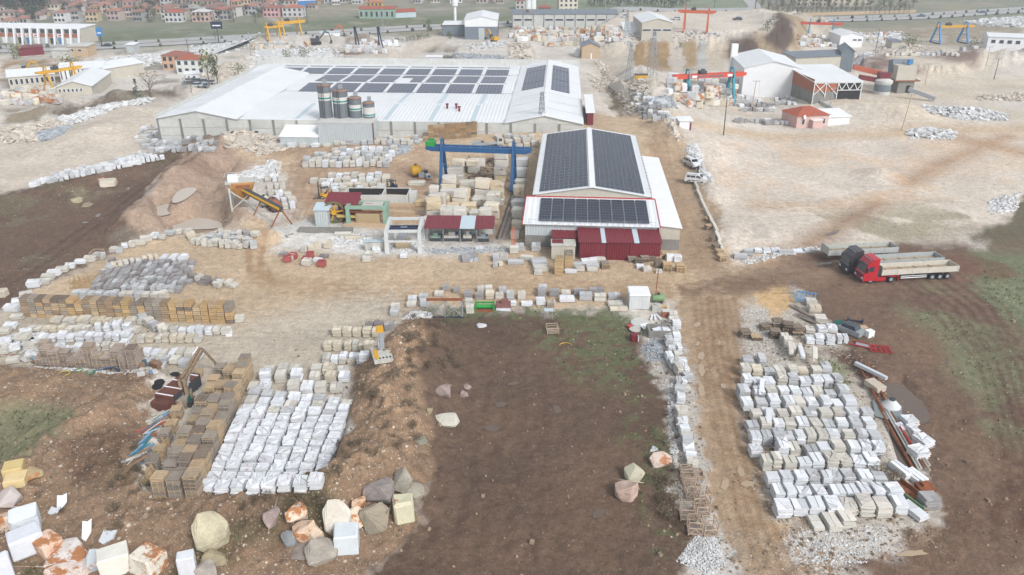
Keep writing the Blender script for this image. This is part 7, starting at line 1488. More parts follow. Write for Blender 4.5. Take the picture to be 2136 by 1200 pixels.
# lattice pylons and poles
def pylon(px, py, h, label):
    x, y, z = G(px, py); o = thing('lattice_pylon', label, 'pylon', (x, y, z), .4, 'lattice pylons'); b = MB(); n = 8
    for sx_, sy_ in ((-1, -1), (1, -1), (1, 1), (-1, 1)): part('corner_leg', MB().tube((sx_*h*.09, sy_*h*.09, -.3), (sx_*.25, sy_*.25, h), .09, 4), STEEL, o)
    for k in range(n):
        z0, z1 = h*k/n, h*(k+1)/n; a0, a1 = h*.09*(1-k/n)+.25*k/n, h*.09*(1-(k+1)/n)+.25*(k+1)/n
        for (p, q) in (((-1, -1), (1, -1)), ((1, -1), (1, 1)), ((1, 1), (-1, 1)), ((-1, 1), (-1, -1))): b.tube((p[0]*a0, p[1]*a0, z0), (q[0]*a1, q[1]*a1, z1), .05, 3); b.tube((q[0]*a0, q[1]*a0, z0), (p[0]*a1, p[1]*a1, z1), .05, 3)
    part('bracing', b, STEEL, o)
    for k in (0, 1): part('cross_arm', MB().tube((-h*.09, 0, h*(.96-.1*k)), (h*.09, 0, h*(.96-.1*k)), .08, 4), STEEL, o)
pylon(1358, 178, 14, 'grey lattice pylon beside the yellow skip, at the foot of the slope'); pylon(1313, 165, 11, 'smaller lattice pylon standing in the ravine left of the slope'); pylon(1307, 68, 9, 'small lattice pylon behind the white side building'); pylon(1130, 272, 9, 'lattice mast between the great factory and the solar hall')
pl_n = [(1880, 273, 9.5, 'leaning double pole in front of the long rubble heap'), (1509, 283, 9, 'thin pole at the lower end of the right block yard'), (1727, 243, 8, 'dark pole beside the pink house'), (1929, 178, 7, 'thin pole on the pale field before the round mound'), (2073, 166, 7, 'pole on the grassy spot beside the right dirt road'), (2057, 138, 7, 'pole at the bend of the right dirt road'), (1568, 227, 8, 'dark pole among the grey packs near the white warehouse'), (399, 140, 10, 'tall pole behind the red roofed office'), (523, 115, 9, 'pole on the pale ground above the office'), (197, 146, 8, 'pole at the brown slope left of the office'), (1826, 108, 9, 'pole beside the small white workshop'), (1815, 66, 9, 'pole left of the grey spoil heap'), (205, 50, 10, 'street pole near the lower left of the town'), (641, 48, 10, 'pole in the field left of the green hall'), (799, 60, 10, 'pole beside the highway below the green hall'), (1262, 22, 9, 'pole in the green field at top centre'), (1345, 16, 7, 'pale post in the green field before the conifers'), (1298, 40, 10, 'pole beside the highway right of the long factory'), (1994, 22, 11, 'street pole beside the highway at the upper right'), (1488, 30, 9, 'dark pole in the green field right of the conifers'), (1535, 20, 9, 'street pole at the junction'), (1265, 190, 8, 'red and white pole standing in the ravine'), (450, 82, 6, 'short pole at the dark billboard')]
for i, (px, py, h, lb) in enumerate(pl_n):
    x, y, z = G(px, py); o = thing('utility_pole', lb, 'pole', (x, y, z), rnd(-.3, .3)); o.rotation_euler = (rnd(-.03, .03), rnd(-.03, .05) if i else .08, rnd(-.3, .3))
    part('post', MB().tube((0, 0, -.5), (0, 0, h), .15, 6, .09), [TAN, DSTEEL, STEEL][i % 3], o); part('cross_arm', MB().tube((-.9, 0, h-.4), (.9, 0, h-.4), .06, 4), STEEL, o)
    for k in (-.8, 0, .8): part('insulator', MB().tube((k, 0, h-.35), (k, 0, h-.05), .07, 6), DSTEEL, o)
rp = thing('rusty_pole', 'thin rusty pole rising beside the faded green tank', 'pole', G(1366, 632)); part('post', MB().tube((0, 0, -.3), (.1, 0, 5.2), .07, 6), RUST, rp); part('foot', MB().cbox(0, 0, -.05, .6, .6, .3), CONCD, rp)
rt = thing('red_mast', 'red lattice mast at the left front corner of the solar hall', 'mast', G(1071, 525)); bq = MB()
for k in range(10): bq.tube((-.25, 0, k*.42), (.25, 0, (k+1)*.42), .04, 4)
for s_ in (-1, 1): part('rail', MB().tube((s_*.25, 0, -.1), (s_*.25, 0, 4.3), .06, 5), ORANGE, rt)
part('bracing', bq, ORANGE, rt)
# skip
sk_ = thing('yellow_skip', 'yellow skip beside the lattice pylon', 'skip', G(1336, 178)); part('body', MB().xprism([(-1.4, .3), (1.4, .3), (1.9, 2.0), (-1.9, 2.0)], -1, 1), YEL, sk_); part('rim', MB().box(-1.95, -1.05, 2.0, 1.95, 1.05, 2.15), DSTEEL, sk_); part('foot', MB().cbox(-.9, 0, 0, .3, 1.6, .3).cbox(.9, 0, 0, .3, 1.6, .3), DSTEEL, sk_)
# trees
for (px, py, h, k, c, lb, w_) in [(437, 178, 12, 'tree', OLV, 'pale green tree in front of the factory parapet', .7), (455, 180, 10, 'tree', GRN, 'green tree right of the pale green one', .7), (498, 160, 6, 'bush', OLV, 'lone green bush on the scree', 1), (315, 205, 9, 'bare', BRW, 'bare reddish tree near the gabled workshop', .9), (288, 207, 6, 'cone', DGR, 'small dark conifer before the gabled workshop', .8), (400, 194, 6, 'bare', (150, 140, 116), 'small bare tree at the factory parapet', .8), (150, 150, 9, 'bush', OLV, 'olive bush on the brown slope behind the long shed', 1), (30, 124, 8, 'bush', (140, 142, 96), 'yellow green bush left of the maroon container shed', 1.2), (602, 130, 6, 'bush', OLV, 'bush in the white scree, left one', 1), (635, 126, 6, 'bush', OLV, 'bush in the white scree, right one', 1), (1893, 104, 8, 'bush', OLV, 'big green bush beside the small grey hut', 1.3), (2030, 104, 6, 'bush', (96, 106, 84), 'dark bush left of the white house at right edge', 1.2), (1418, 100, 3, 'bush', GRN, 'tiny green bush on the slope', 1), (1600, 66, 6, 'bush', DGR, 'dark bush on top of the dark mound', 1.2), (893, 76, 8, 'tree', GRN, 'green tree at the bend of the dirt road', .6)]:
    tree(px, py, h, k, c, lb, None, w_)
n = 0
for i in range(14): tree(893-i*7.5+rnd(-1, 1), 80+i*1.1 if i < 6 else 84+i*.6, rnd(2, 3.5), 'bush', GRN, 'shrub in the hedge along the dirt road, %s from the right' % nth(i), 'roadside hedge shrubs')
for i in range(8): tree(925+i*2.2, 64+i*2.6, 3, 'bush', GRN, 'shrub in the short hedge left of the grey warehouse, %s from the back' % nth(i), 'warehouse hedge shrubs')
for i in range(34): tree(1225+i*6.2+rnd(-2, 2), 12+rnd(-6, 4)+(4 if i > 22 else 0), rnd(7, 10), 'cone' if i % 3 else 'tree', DGR, 'dark conifer in the grove at top centre, %s from the left' % nth(i), 'conifers of the top centre grove')
for i in range(30): tree(1600+i*10.2+rnd(-1, 1), 35-i*.25, rnd(6, 8), 'bare', (124, 112, 116), 'bare avenue tree along the highway wall, %s from the left' % nth(i), 'bare avenue trees', .9)
for i in range(22): tree(1588+i*15+rnd(-3, 3), rnd(16, 24), rnd(6, 11), 'cone' if i % 3 else 'tree', (84, 100, 84) if i % 2 else (130, 138, 100), 'garden tree in front of the blue roofed buildings, %s from the left' % nth(i), 'garden trees at the top right')
for i in range(20): tree(rnd(5, 95), rnd(14, 34), rnd(9, 14), 'cone' if i % 2 else 'tree', (82, 98, 92), 'dark tree in the wooded patch at the upper left, %s of them' % nth(i), 'wooded patch of the town', 1.1)
for i, tx in enumerate(sorted(rnd(0, 600) for _ in range(97))): tree(tx, rnd(2, 50), rnd(5, 9), random.choice(('tree', 'bush', 'cone')), random.choice((DGR, GRN, (120, 124, 104))), 'town garden tree, %s from the left among the houses' % nth(i), 'garden trees of the town', 1.0)
fw_ = single('low_wall', MB().box(0, 0, 0, math.hypot(*(np.array(plane(1910, 27))-np.array(plane(1595, 36)))), .4, 1.6), TAN, 'low tan wall behind the avenue trees', 'wall', (*plane(1595, 36), 0), math.atan2(plane(1910, 27)[1]-plane(1595, 36)[1], plane(1910, 27)[0]-plane(1595, 36)[0]))
# ---------------- far block yards and rubble ----------------
bi = [0]
def blockrows(rws, cols, grp, desc, hr=(1.2, 2.2), wr=(1.8, 2.8), lv=1, rust=.3):
    for ri, (py, x0, x1, n) in enumerate(rws):
        for ci in range(n):
            for q in range(lv if random.random() < .6 else 1):
                h_ = rnd(*hr); block(x0+(x1-x0)*ci/max(1, n-1)+rnd(-2, 2), py+rnd(-1, 1), rnd(*wr), rnd(1.5, 2.2), h_, random.choice(cols), '%sblock, %s from left in the %s row of %s' % ('upper ' if q else '', nth(ci), nth(ri), desc), grp, 'rust_marble' if random.random() < rust else 'veined_marble', True, rnd(-.4, .4), q*hr[1]*.9, name='rough_block')
blockrows([(88, 1075, 1285, 22), (80, 1066, 1286, 20), (73, 1066, 1282, 20), (66, 1075, 1270, 14)], [IV, CR, LG, WH], 'blocks before the long grey factory', 'the heap before the long factory', (1.6, 2.6), (2, 3), 1, .35)
blockrows([(97, 1140, 1200, 7)], [CR, IV], 'blocks before the long grey factory', 'the small lower heap')
blockrows([(228, 1440, 1460, 2), (222, 1480, 1525, 4), (212, 1412, 1450, 4), (212, 1478, 1520, 4), (203, 1402, 1460, 5), (202, 1472, 1530, 5), (194, 1396, 1460, 5), (194, 1475, 1540, 5), (186, 1400, 1540, 10)], [WH, LG, IV, CR], 'blocks below the red gantry crane', 'the red crane yard', (1.5, 2.3), (1.8, 2.8), 2, .25)
blockrows([(98, 1672, 1740, 9), (90, 1668, 1745, 10), (82, 1668, 1750, 9), (76, 1760, 1860, 10), (86, 1800, 1850, 4)], [LG, IV, CR, WH], 'blocks of the far right yard', 'the far right yard', (1.2, 2.0), (1.6, 2.6), 1, .25)
blockrows([(104, 720, 790, 9), (110, 716, 760, 6), (112, 765, 800, 5), (97, 740, 830, 12), (92, 760, 825, 9)], [LG, IV, WH], 'blocks by the steel columns', 'the blocks by the steel columns', (1.2, 1.8), (1.5, 2.4), 1, .1)
blockrows([(98, 535, 640, 14), (104, 530, 600, 9)], [IV, CR, LG], 'blocks below the yellow cranes', 'the blocks below the yellow cranes', (1.2, 2.2), (1.6, 2.6), 1, .3)
blockrows([(204, 10, 110, 11), (212, 5, 112, 11), (220, 0, 115, 11), (196, 40, 110, 7)], [IV, CR, IV, LG], 'blocks left of the gabled workshop', 'the heap left of the gabled workshop', (1.4, 2.4), (1.8, 3), 1, .45)
blockrows([(118, 1852, 2030, 18)], [LG, IV], 'blocks along the round mound', 'the row behind the round mound', (1, 1.6), (1.4, 2.4), 1, 0)
def packs(rws, cs, grp, desc, hh=(3, 5)):
    for ri, (py, x0, x1, n) in enumerate(rws):
        for ci in range(n):
            c = random.choice(cs); slab_stack(x0+(x1-x0)*ci/max(1, n-1)+rnd(-1, 1), py+rnd(-1, 1), 1.7, 1.5, random.randint(*hh), .18, c, 'slab', rnd(-.4, .4), '%s pack, %s from left in the %s row of %s' % (SH[c], nth(ci), nth(ri), desc), grp)
packs([(205, 1325, 1345, 3), (213, 1328, 1358, 4), (222, 1335, 1368, 4), (232, 1338, 1375, 5), (241, 1335, 1388, 6), (249, 1345, 1395, 6), (256, 1366, 1408, 6)], (LG, WH, GR), 'grey packs beside the ravine', 'the packs beside the ravine')
packs([(207, 1540, 1570, 4), (215, 1542, 1585, 5), (224, 1548, 1605, 6), (233, 1552, 1608, 6), (211, 1620, 1655, 4), (220, 1622, 1658, 4), (236, 1650, 1680, 4), (258, 1537, 1600, 7), (262, 1600, 1652, 6)], (LG, GR, WH), 'grey packs before the white warehouse', 'the packs before the white warehouse')
RB = [([(600, 288), (880, 280), (885, 290), (700, 300), (560, 312), (540, 300)], 900, .4, 1.4, ISL, .7, 'jumbled slab offcuts along the factory wall'),
 ([(470, 300), (560, 300), (540, 330), (480, 330)], 350, .3, 1.1, ISLC, .6, 'jumbled slabs left of the factory door'),
 ([(690, 492), (800, 484), (806, 506), (700, 512)], 260, .15, .7, ISL, .1, 'offcuts lying on the white concrete pad'),
 ([(560, 340), (588, 345), (575, 375), (560, 372)], 260, .2, .8, ISL, .6, 'white slab heap behind the hopper'),
 ([(800, 318), (862, 318), (866, 332), (806, 344)], 160, .2, .8, ISLG, .4, 'grey scrap heap right of the upper middle stacks'),
 ([(880, 520), (1060, 514), (1064, 526), (890, 532)], 320, .1, .45, ISLG, .06, 'stone chips in front of the machine shelter'),
 ([(780, 508), (880, 505), (890, 528), (790, 532)], 240, .1, .5, ISL, .06, 'stone chips around the white portal saw'),
 ([(640, 345), (800, 350), (800, 354), (640, 352)], 160, .15, .5, ISL, .05, 'chips before the upper middle stacks'),
 ([(980, 345), (1035, 345), (1040, 392), (980, 392)], 160, .3, 1.2, ISLB, .3, 'brown broken rock in the gap of the crane yard'),
 ([(40, 700), (100, 690), (110, 735), (50, 745)], 240, .1, .6, ISL, .1, 'broken slabs among the left yard litter'),
 ([(1240, 106), (1330, 100), (1520, 102), (1520, 108), (1300, 112)], 300, .3, 1.0, ISL, .3, 'white rubble along the plateau edge above the slope'),
 ([(1560, 50), (1720, 50), (1740, 62), (1640, 62)], 420, .5, 1.6, ISLC, .8, 'cream rubble along the highway right of the orange crane'),
 ([(1860, 92), (1930, 112), (2040, 114), (2080, 128), (1900, 118), (1780, 122)], 600, .4, 1.2, ISLC, .4, 'pale rubble between the gantry and the round mound'),
 ([(1760, 70), (1880, 66), (1900, 80), (1850, 92), (1770, 88)], 500, .4, 1.3, ISL, .5, 'white rubble around the small white workshop'),
 ([(400, 95), (540, 84), (560, 96), (430, 120), (360, 118)], 700, .3, 1.0, ISL, .4, 'white rubble under the dark billboard'),
 ([(180, 140), (330, 150), (320, 162), (200, 158)], 300, .3, 1.0, ISLC, .4, 'pale rubble behind the right end of the long shed'),
 ([(960, 90), (1060, 88), (1070, 100), (980, 108)], 350, .3, 1.0, ISL, .3, 'white rubble in front of the grey and white warehouse'),
 ([(1240, 128), (1262, 130), (1300, 180), (1280, 190)], 300, .3, .9, ISLC, .3, 'pale rubble at the head of the ravine'),
 ([(1390, 520), (1530, 540), (1640, 515), (1500, 500)][:0] or [(1530, 545), (1700, 520), (1720, 525), (1560, 552)], 300, .1, .4, ISL, .15, 'white chippings along the field corner by the lorries'),
 ([(2060, 420), (2130, 400), (2120, 440), (2060, 450)], 300, .2, .7, ISL, .1, 'white chippings at the right field edge'),
 ([(1918, 237), (1990, 225), (2060, 232), (2105, 240), (2100, 252), (2000, 254), (1930, 250)], 900, .3, .9, ISL, 1.6, 'long heap of white broken slabs on the sandy field'),
 ([(1885, 275), (1930, 270), (2000, 276), (1990, 292), (1900, 290)], 420, .3, .8, ISL, 1.0, 'smaller heap of white broken slabs at the right field edge'),
 ([(2040, 200), (2136, 192), (2136, 212), (2030, 210)], 320, .3, .8, ISLC, .8, 'cream rubble at the right edge'),
 ([(1640, 112), (1760, 106), (1762, 122), (1700, 132), (1650, 130)], 700, .4, 1.2, ISL, .6, 'field of white rubble behind the white warehouse'),
 ([(1330, 262), (1400, 258), (1410, 272), (1330, 274)], 500, .2, .6, ISLG, .8, 'blue grey rubble heap at the lower end of the ravine'),
 ([(540, 100), (700, 105), (740, 135), (620, 140), (500, 160), (470, 150), (520, 120)], 2200, .3, 1.1, ISL, .5, 'white scree of broken stone left of the steel columns'),
 ([(400, 150), (520, 120), (560, 140), (500, 165), (460, 185)], 900, .3, 1.0, ISLC, .4, 'cream rubble above the factory parapet'),
 ([(200, 125), (350, 108), (360, 125), (300, 142), (200, 140)], 900, .4, 1.2, ISL, .9, 'grey white rubble field above the long shed'),
 ([(120, 250), (210, 225), (330, 208), (300, 222), (230, 240), (130, 265)], 900, .4, 1.3, ISL, .9, 'white rubble band along the pale lot'),
 ([(0, 270), (110, 250), (150, 262), (70, 300), (0, 300)], 800, .3, 1.1, ISLC, .8, 'cream rubble band left of the pale lot'),
 ([(60, 285), (145, 262), (130, 290), (100, 300)], 420, .4, 1.2, ISLG, .8, 'grey slab rubble on the left band'),
 ([(1060, 95), (1110, 100), (1120, 130), (1060, 132)], 500, .3, 1.0, ISLC, 1.0, 'cream rubble slope above the great factory'),
 ([(940, 110), (1060, 115), (1060, 132), (930, 132)], 600, .3, .8, ISLG, .4, 'grey rubble above the great factory'),
 ([(1262, 160), (1330, 200), (1360, 270), (1310, 270), (1290, 220)], 1200, .3, 1.0, ISLC, .5, 'cream rubble on the ravine bank'),
 ([(1225, 150), (1262, 155), (1275, 200), (1240, 200)], 300, .3, .8, ISLC, .3, 'sparse rubble left of the ravine'),
 ([(1860, 88), (1960, 100), (1990, 112), (1900, 116), (1830, 108)], 700, .4, 1.2, ISLC, .6, 'cream rubble below the blue and yellow crane'),
 ([(2000, 46), (2136, 34), (2136, 58), (2060, 56)], 600, .4, 1.6, ISL, 1.0, 'white block rubble at the upper right edge'),
 ([(1778, 128), (1830, 120), (1830, 128), (1785, 146)], 260, .3, .8, ISL, .4, 'white rubble at the left tip of the round mound'),
 ([(1425, 335), (1452, 330), (1480, 375), (1490, 395), (1470, 380), (1440, 352)], 420, .2, .7, ISL, .5, 'white rubble bank beside the vans'),
 ([(1375, 300), (1395, 295), (1420, 330), (1405, 332)], 160, .2, .6, ISLC, .4, 'rubble at the top of the upper track'),
 ([(470, 385), (500, 365), (560, 345), (585, 350), (560, 370), (500, 400)], 500, .2, .7, ISL, .4, 'white rubble at the hopper'),
 ([(545, 300), (620, 292), (600, 325), (540, 335), (510, 330)], 420, .3, 1.0, ISLC, .7, 'heap of broken slabs left of the factory door'),
 ([(838, 668), (860, 648), (895, 652), (905, 664), (870, 672)], 420, .1, .28, ISL, .5, 'pile of white pebbles beside the steel lattice'),
 ([(1335, 725), (1365, 700), (1385, 712), (1390, 750), (1350, 760)], 500, .08, .26, ISLG, .25, 'grey litter of chippings beside the slab wall'),
 ([(1410, 1170), (1450, 1115), (1495, 1115), (1515, 1180), (1480, 1200), (1430, 1180)], 1500, .05, .17, ISL, .25, 'white gravel heap at the end of the cages'),
 ([(1392, 800), (1408, 790), (1420, 900), (1410, 980), (1396, 940)], 700, .06, .2, ISL, .1, 'white chippings left of the slab wall'),
 ([(1640, 1105), (1860, 1095), (1840, 1160), (1760, 1190), (1650, 1170)], 1300, .05, .17, ISL, .03, 'white gravel before the right-hand yard'),
 ([(1545, 640), (1640, 640), (1660, 720), (1640, 780), (1550, 790)], 800, .06, .18, ISL, .03, 'white gravel behind the right-hand yard'),
 ([(880, 470+65), (560, 560)][:0] or [(955, 535), (985, 530), (1000, 545), (960, 548)], 140, .15, .5, ISLG, .5, 'heap of mixed scrap before the shelter'),
 ([(60, 770), (330, 790), (330, 800), (200, 790), (60, 780)], 500, .05, .2, ISL, .03, 'pale chippings along the brown bank')]
for (poly, n, s0, s1, mt, hm_, lb) in RB: rubble(poly, n, s0, s1, mt, 'rubble_heap', lb, hm_, cat='rubble', slabby=(s0 > .25))

# ---------------- boulders and big blocks in the foreground ----------------
def rock(x0, x1, y0, y1, c, kind, label, mat='field_rock', mesh=None, rz=None, tilt=0.0, hk=1.0, cat=None):
    """boulder filling the given photograph box; y1 is its foot"""
    px = (x0+x1)/2; ppm_ = F/(plane(px, y1)[1]*CS+H*SN); w = (x1-x0)/ppm_; hp = (y1-y0)/ppm_; d = w*rnd(.75, .95); h = max(.3*w, (hp-d*SN*.9)/CS)*hk
    x, y, z = G(px, y1); y += d/2; z = hground(x, y)
    if kind == 'b': me = BLK[mat][mesh if mesh is not None else random.randint(5, 9)]
    else: me = RK[mat][mesh if mesh is not None else random.randint(0, 7)]; h *= 1.2; w *= .97
    rz = rnd(-.4, .4) if rz is None else rz; k = 1/(abs(math.cos(rz))+abs(math.sin(rz))*.9) if kind == 'b' else 1
    return single('stone_block' if kind == 'b' else 'boulder', me, None, label, cat or ('stone block' if kind == 'b' else 'boulder'), (x, y, z-.12-(.1*h if kind == 'r' else 0)), rz, None, sc=(w*k, d*k, h), color=jc(c, .03), rot=(rnd(-1, 1)*tilt, rnd(-1, 1)*tilt, rz))
W1 = C(226, 232, 238); W2_ = C(240, 236, 226); YC = C(236, 212, 160); GB = C(150, 142, 138); TB = C(176, 162, 134); PB = C(170, 152, 146); CB = C(222, 214, 190)
for a in [(0, 49, 992, 1027, YC, 'b', 'lower of two yellow sawn blocks at the left edge', 'marble', 1, .3), (-4, 42, 965, 1000, C(240, 212, 150), 'b', 'upper yellow sawn block resting at the left edge', 'marble', 2, .35),
 (44, 82, 975, 1005, C(188, 168, 130), 'r', 'yellow and grey rough boulder right of the yellow blocks', 'rust_marble'), (-6, 37, 1022, 1068, C(226, 212, 208), 'r', 'pinkish white boulder at the left edge below the yellow blocks', 'marble' if False else 'veined_marble', 2),
 (-8, 26, 1068, 1115, C(228, 206, 186), 'b', 'rust streaked block half behind the big white one at the left edge', 'rust_marble'), (4, 76, 1058, 1122, W1, 'b', 'big tilted white block leaning at the lower left', 'marble', 6, .45, .1), (-4, 82, 1102, 1176, W1, 'b', 'long white grey block in front of the tilted one, lower left', 'marble', 7, .62),
 (-20, 24, 1148, 1215, W1, 'b', 'pale block cut by the lower left picture corner', 'marble', 5, .5), (54, 125, 1112, 1170, C(222, 190, 170), 'b', 'block with a rust red top in the lower left', 'rust_marble', 8, -.55), (88, 168, 1146, 1186, C(232, 226, 222), 'r', 'flat white rock with rust patches, lower left', 'rust_marble', 2),
 (80, 170, 1172, 1222, C(230, 214, 204), 'r', 'white and rust rock at the bottom edge, lower left', 'rust_marble', 5), (178, 212, 1146, 1196, C(200, 206, 214), 'r', 'blue grey boulder behind the cream cube', 'veined_marble', 1), (190, 270, 1142, 1212, W2_, 'b', 'clean cream cube shaped block at the bottom edge', 'marble', 0, .5), (262, 340, 1144, 1212, C(240, 232, 220), 'b', 'white block with orange stains right of the cream cube', 'rust_marble', 6, -.4),
 (368, 410, 1146, 1210, W1, 'b', 'narrow white block standing at the bottom edge beside the tan boulder', 'marble', 3, .3), (402, 468, 1079, 1163, C(190, 180, 156), 'r', 'largest tall tan boulder near the bottom edge', 'field_rock', 1), (420, 466, 1148, 1190, TB, 'r', 'tan rock under the largest tan boulder', 'field_rock', 4), (404, 444, 1168, 1212, C(168, 160, 150), 'r', 'grey rock at the bottom edge below the tan boulder', 'field_rock', 6),
 (539, 584, 1065, 1109, PB, 'r', 'pink grey boulder left of the rust streaked ones', 'field_rock', 0), (596, 638, 1060, 1106, C(226, 206, 186), 'r', 'rust streaked boulder, upper left one of the cluster', 'rust_marble', 3), (586, 616, 1096, 1143, C(160, 164, 166), 'r', 'blue grey jagged rock below the rust cluster', 'field_rock', 5), (612, 655, 1088, 1140, C(222, 196, 172), 'r', 'long rust boulder at the middle of the cluster', 'rust_marble', 7), (640, 675, 1088, 1142, C(226, 204, 180), 'r', 'rust and white boulder beside the long rust one', 'rust_marble', 4),
 (674, 728, 1050, 1124, C(240, 232, 218), 'r', 'large cream white boulder behind the white cube', 'veined_marble', 1), (727, 763, 1040, 1076, C(224, 196, 168), 'r', 'small round rust boulder at the top of the cluster', 'rust_marble', 0), (714, 756, 1064, 1112, C(228, 206, 182), 'r', 'rust and white boulder right behind the white cube', 'rust_marble', 6), (693, 748, 1096, 1161, W1, 'b', 'sawn white cube in front of the boulder cluster', 'marble', 1, .12), (760, 822, 1005, 1064, GB, 'r', 'round purple grey boulder with a pale patch', 'field_rock', 3), (750, 806, 1054, 1118, C(160, 150, 130), 'r', 'round tan grey boulder below the purple one', 'field_rock', 6), (820, 858, 978, 1038, C(172, 166, 152), 'r', 'pointed grey green rock at the right top of the cluster', 'field_rock', 2), (842, 880, 998, 1046, C(166, 160, 146), 'r', 'leaning grey rock right of the pointed one', 'field_rock', 5), (815, 866, 1034, 1102, C(238, 232, 200), 'b', 'pale yellow rough block at the right end of the cluster', 'veined_marble', 8, .3), (604, 652, 1138, 1168, C(164, 152, 144), 'r', 'flat grey rock left of the big grey one', 'field_rock', 2), (634, 697, 1130, 1186, C(166, 160, 150), 'r', 'big grey boulder with a dark mark, lowest of the cluster', 'field_rock', 1),
 (910, 940, 796, 830, PB, 'r', 'pink grey boulder on the slope foot, top left of the dark field', 'field_rock', 3), (967, 982, 800, 812, PB, 'r', 'small pink stone at the edge of the dark field', 'field_rock', 2), (960, 976, 812, 830, PB, 'r', 'small pink stone below its twin at the dark field', 'field_rock', 4), (908, 955, 858, 894, C(206, 204, 190), 'r', 'pale greenish boulder lying on the left edge of the dark field', 'veined_marble', 5), (889, 903, 848, 866, TB, 'r', 'small tan stone beside the pale greenish boulder', 'field_rock', 0), (866, 890, 908, 930, C(160, 156, 140), 'r', 'pointed flat stone on the foot of the bank', 'field_rock', 5),
 (1305, 1342, 967, 1010, C(200, 196, 172), 'r', 'greenish white boulder, upper one of the pair in the dark field', 'veined_marble', 2), (1286, 1330, 998, 1047, C(196, 170, 156), 'r', 'pink brown boulder, lower one of the pair in the dark field', 'field_rock', 7), (1358, 1402, 943, 978, C(232, 214, 200), 'r', 'white rust veined boulder beside the cages path', 'rust_marble', 1), (1354, 1372, 930, 942, LG, 'r', 'small grey stone above the rust veined boulder', 'field_rock', 3), (995, 1014, 670, 684, LG, 'r', 'pale stone at the top of the dark field', 'veined_marble', 4),
 (198, 238, 376, 392, CR, 'b', 'cream block pair on the bank of the left dark field', 'veined_marble', 5, .3), (204, 216, 368, 378, C(214, 180, 150), 'r', 'orange rock on the bank of the left dark field', 'rust_marble', 3), (146, 168, 408, 424, C(170, 158, 132), 'r', 'mossy boulder on the bank of the left dark field', 'field_rock', 6), (168, 190, 420, 432, C(170, 158, 132), 'r', 'second mossy boulder below the first on the left bank', 'field_rock', 2), (-8, 11, 600, 622, CR, 'b', 'cream block at the left picture edge above the slab chain', 'veined_marble', 7, 0)]:
    rock(*a[:7], a[7], *(a[8:9] or (None,)), **({'rz': a[9]} if len(a) > 9 else {}), **({'tilt': a[10]} if len(a) > 10 else {}))
for i, (px, py, w_, h_, rz) in enumerate([(131, 1052, .9, 1.1, .5), (116, 1072, 1.0, .6, -.4), (183, 1112, .8, 1.5, .4), (228, 1126, 1.3, 1.0, -.2)]):
    x, y, z = G(px, py); b = MB().prism([(-.5*w_, -.3), (-.1*w_, -.42), (.45*w_, -.1), (.5*w_, .4), (.1*w_, .3), (-.4*w_, .35)], 0, .22)
    single('marble_shard', b, MAR, 'thin white marble shard stuck in the brown bank, %s from the left' % nth([1, 0, 2, 3][i]), 'marble shard', (x, y, z+.3), rz, 'marble shards', color=W1, rot=(R(38), .3*rz, rz), sc=(1, h_*1.6, 1))
# ---------------- things around the white cube hut ----------------
x, y, z = G(1333, 647); hut = thing('white_hut', 'plain white box hut standing alone above the dark field', 'hut', (x, y, z), -.02); part('body', MB().box(-1.42, 0, .1, 1.42, 3.0, 2.25), PWH, hut); part('roof', MB().add([(-1.5, -.08, 2.252), (1.5, -.08, 2.252), (1.5, 3.08, 2.252), (-1.5, 3.08, 2.252), (-1.35, .1, 2.38), (1.35, .1, 2.38), (1.35, 2.9, 2.38), (-1.35, 2.9, 2.38)], [(0, 1, 5, 4), (1, 2, 6, 5), (2, 3, 7, 6), (3, 0, 4, 7), (4, 5, 6, 7), (3, 2, 1, 0)]), WHITE, hut); part('skid', MB().box(-1.4, .1, -.1, 1.4, .3, .1), RUST, hut)
def simple(name, mb, mat, px, py, label, cat, rz=0, color=None, dz=0): x, y, z = G(px, py); return single(name, mb, mat, label, cat, (x, y, z+dz), rz, color=color)
simple('pump_plinth', MB().cbox(0, 0, -.1, 1.2, 1.1, .9).tube((.1, 0, .8), (.1, 0, .95), .35, 14), DIRTW, 1368, 647, 'stone plinth with a round white lid under the rusty pole', 'plinth')
simple('hose_coil', MB().path([(.5*math.cos(k*.6), .5*math.sin(k*.6), .1+.02*k) for k in range(16)], .06, 5), YEL, 1384, 646, 'coil of yellow hose beside the plinth', 'hose')
o = thing('brick_stack', 'small stack of hollow bricks beside the yellow hose', 'brick stack', G(1389, 660), .05)
bkm = MB().box(0, 0, 0, .28, .55, .2).mesh('brick', BRICK)
for k in range(4):
    for j in range(4): put('brick', bkm, o, (-.6+j*.3, -.3, k*.21), color=None)
part('cover_slab', MB().cbox(0, 0, .85, 1.2, .8, .1), CONC, o)
simple('round_slab', MB().lathe([(1.3, 0), (1.35, .15), (1.25, .3)], 20), CONC, 1335, 676, 'big round stone slab lying in the grass', 'stone slab')
simple('round_slab', MB().lathe([(.75, 0), (.75, .12)], 18), DIRTW, 1324, 692, 'smaller round white slab beside the maroon cabinet', 'stone slab', dz=.3)
bs2 = thing('stone_trough', 'square stone trough filled with broken marble', 'trough', G(1378, 706), 0)
for (a, b, c, d) in ((-1.6, 0, 1.6, .25), (-1.6, 2.0, 1.6, 2.25), (-1.6, .25, -1.35, 2.0), (1.35, .25, 1.6, 2.0)): part('side', MB().box(a, b, -.1, c, d, 1.0), CONCD, bs2)
part('broken_pieces', MB().cbox(-.4, 1.2, .5, 1.2, .6, .3, .4, .3).cbox(.6, 1.0, .6, 1.6, .3, .12, .7, .2).cbox(.2, 1.5, .5, 1.0, .7, .2, -.3, .2), MAR, bs2, color=W1)
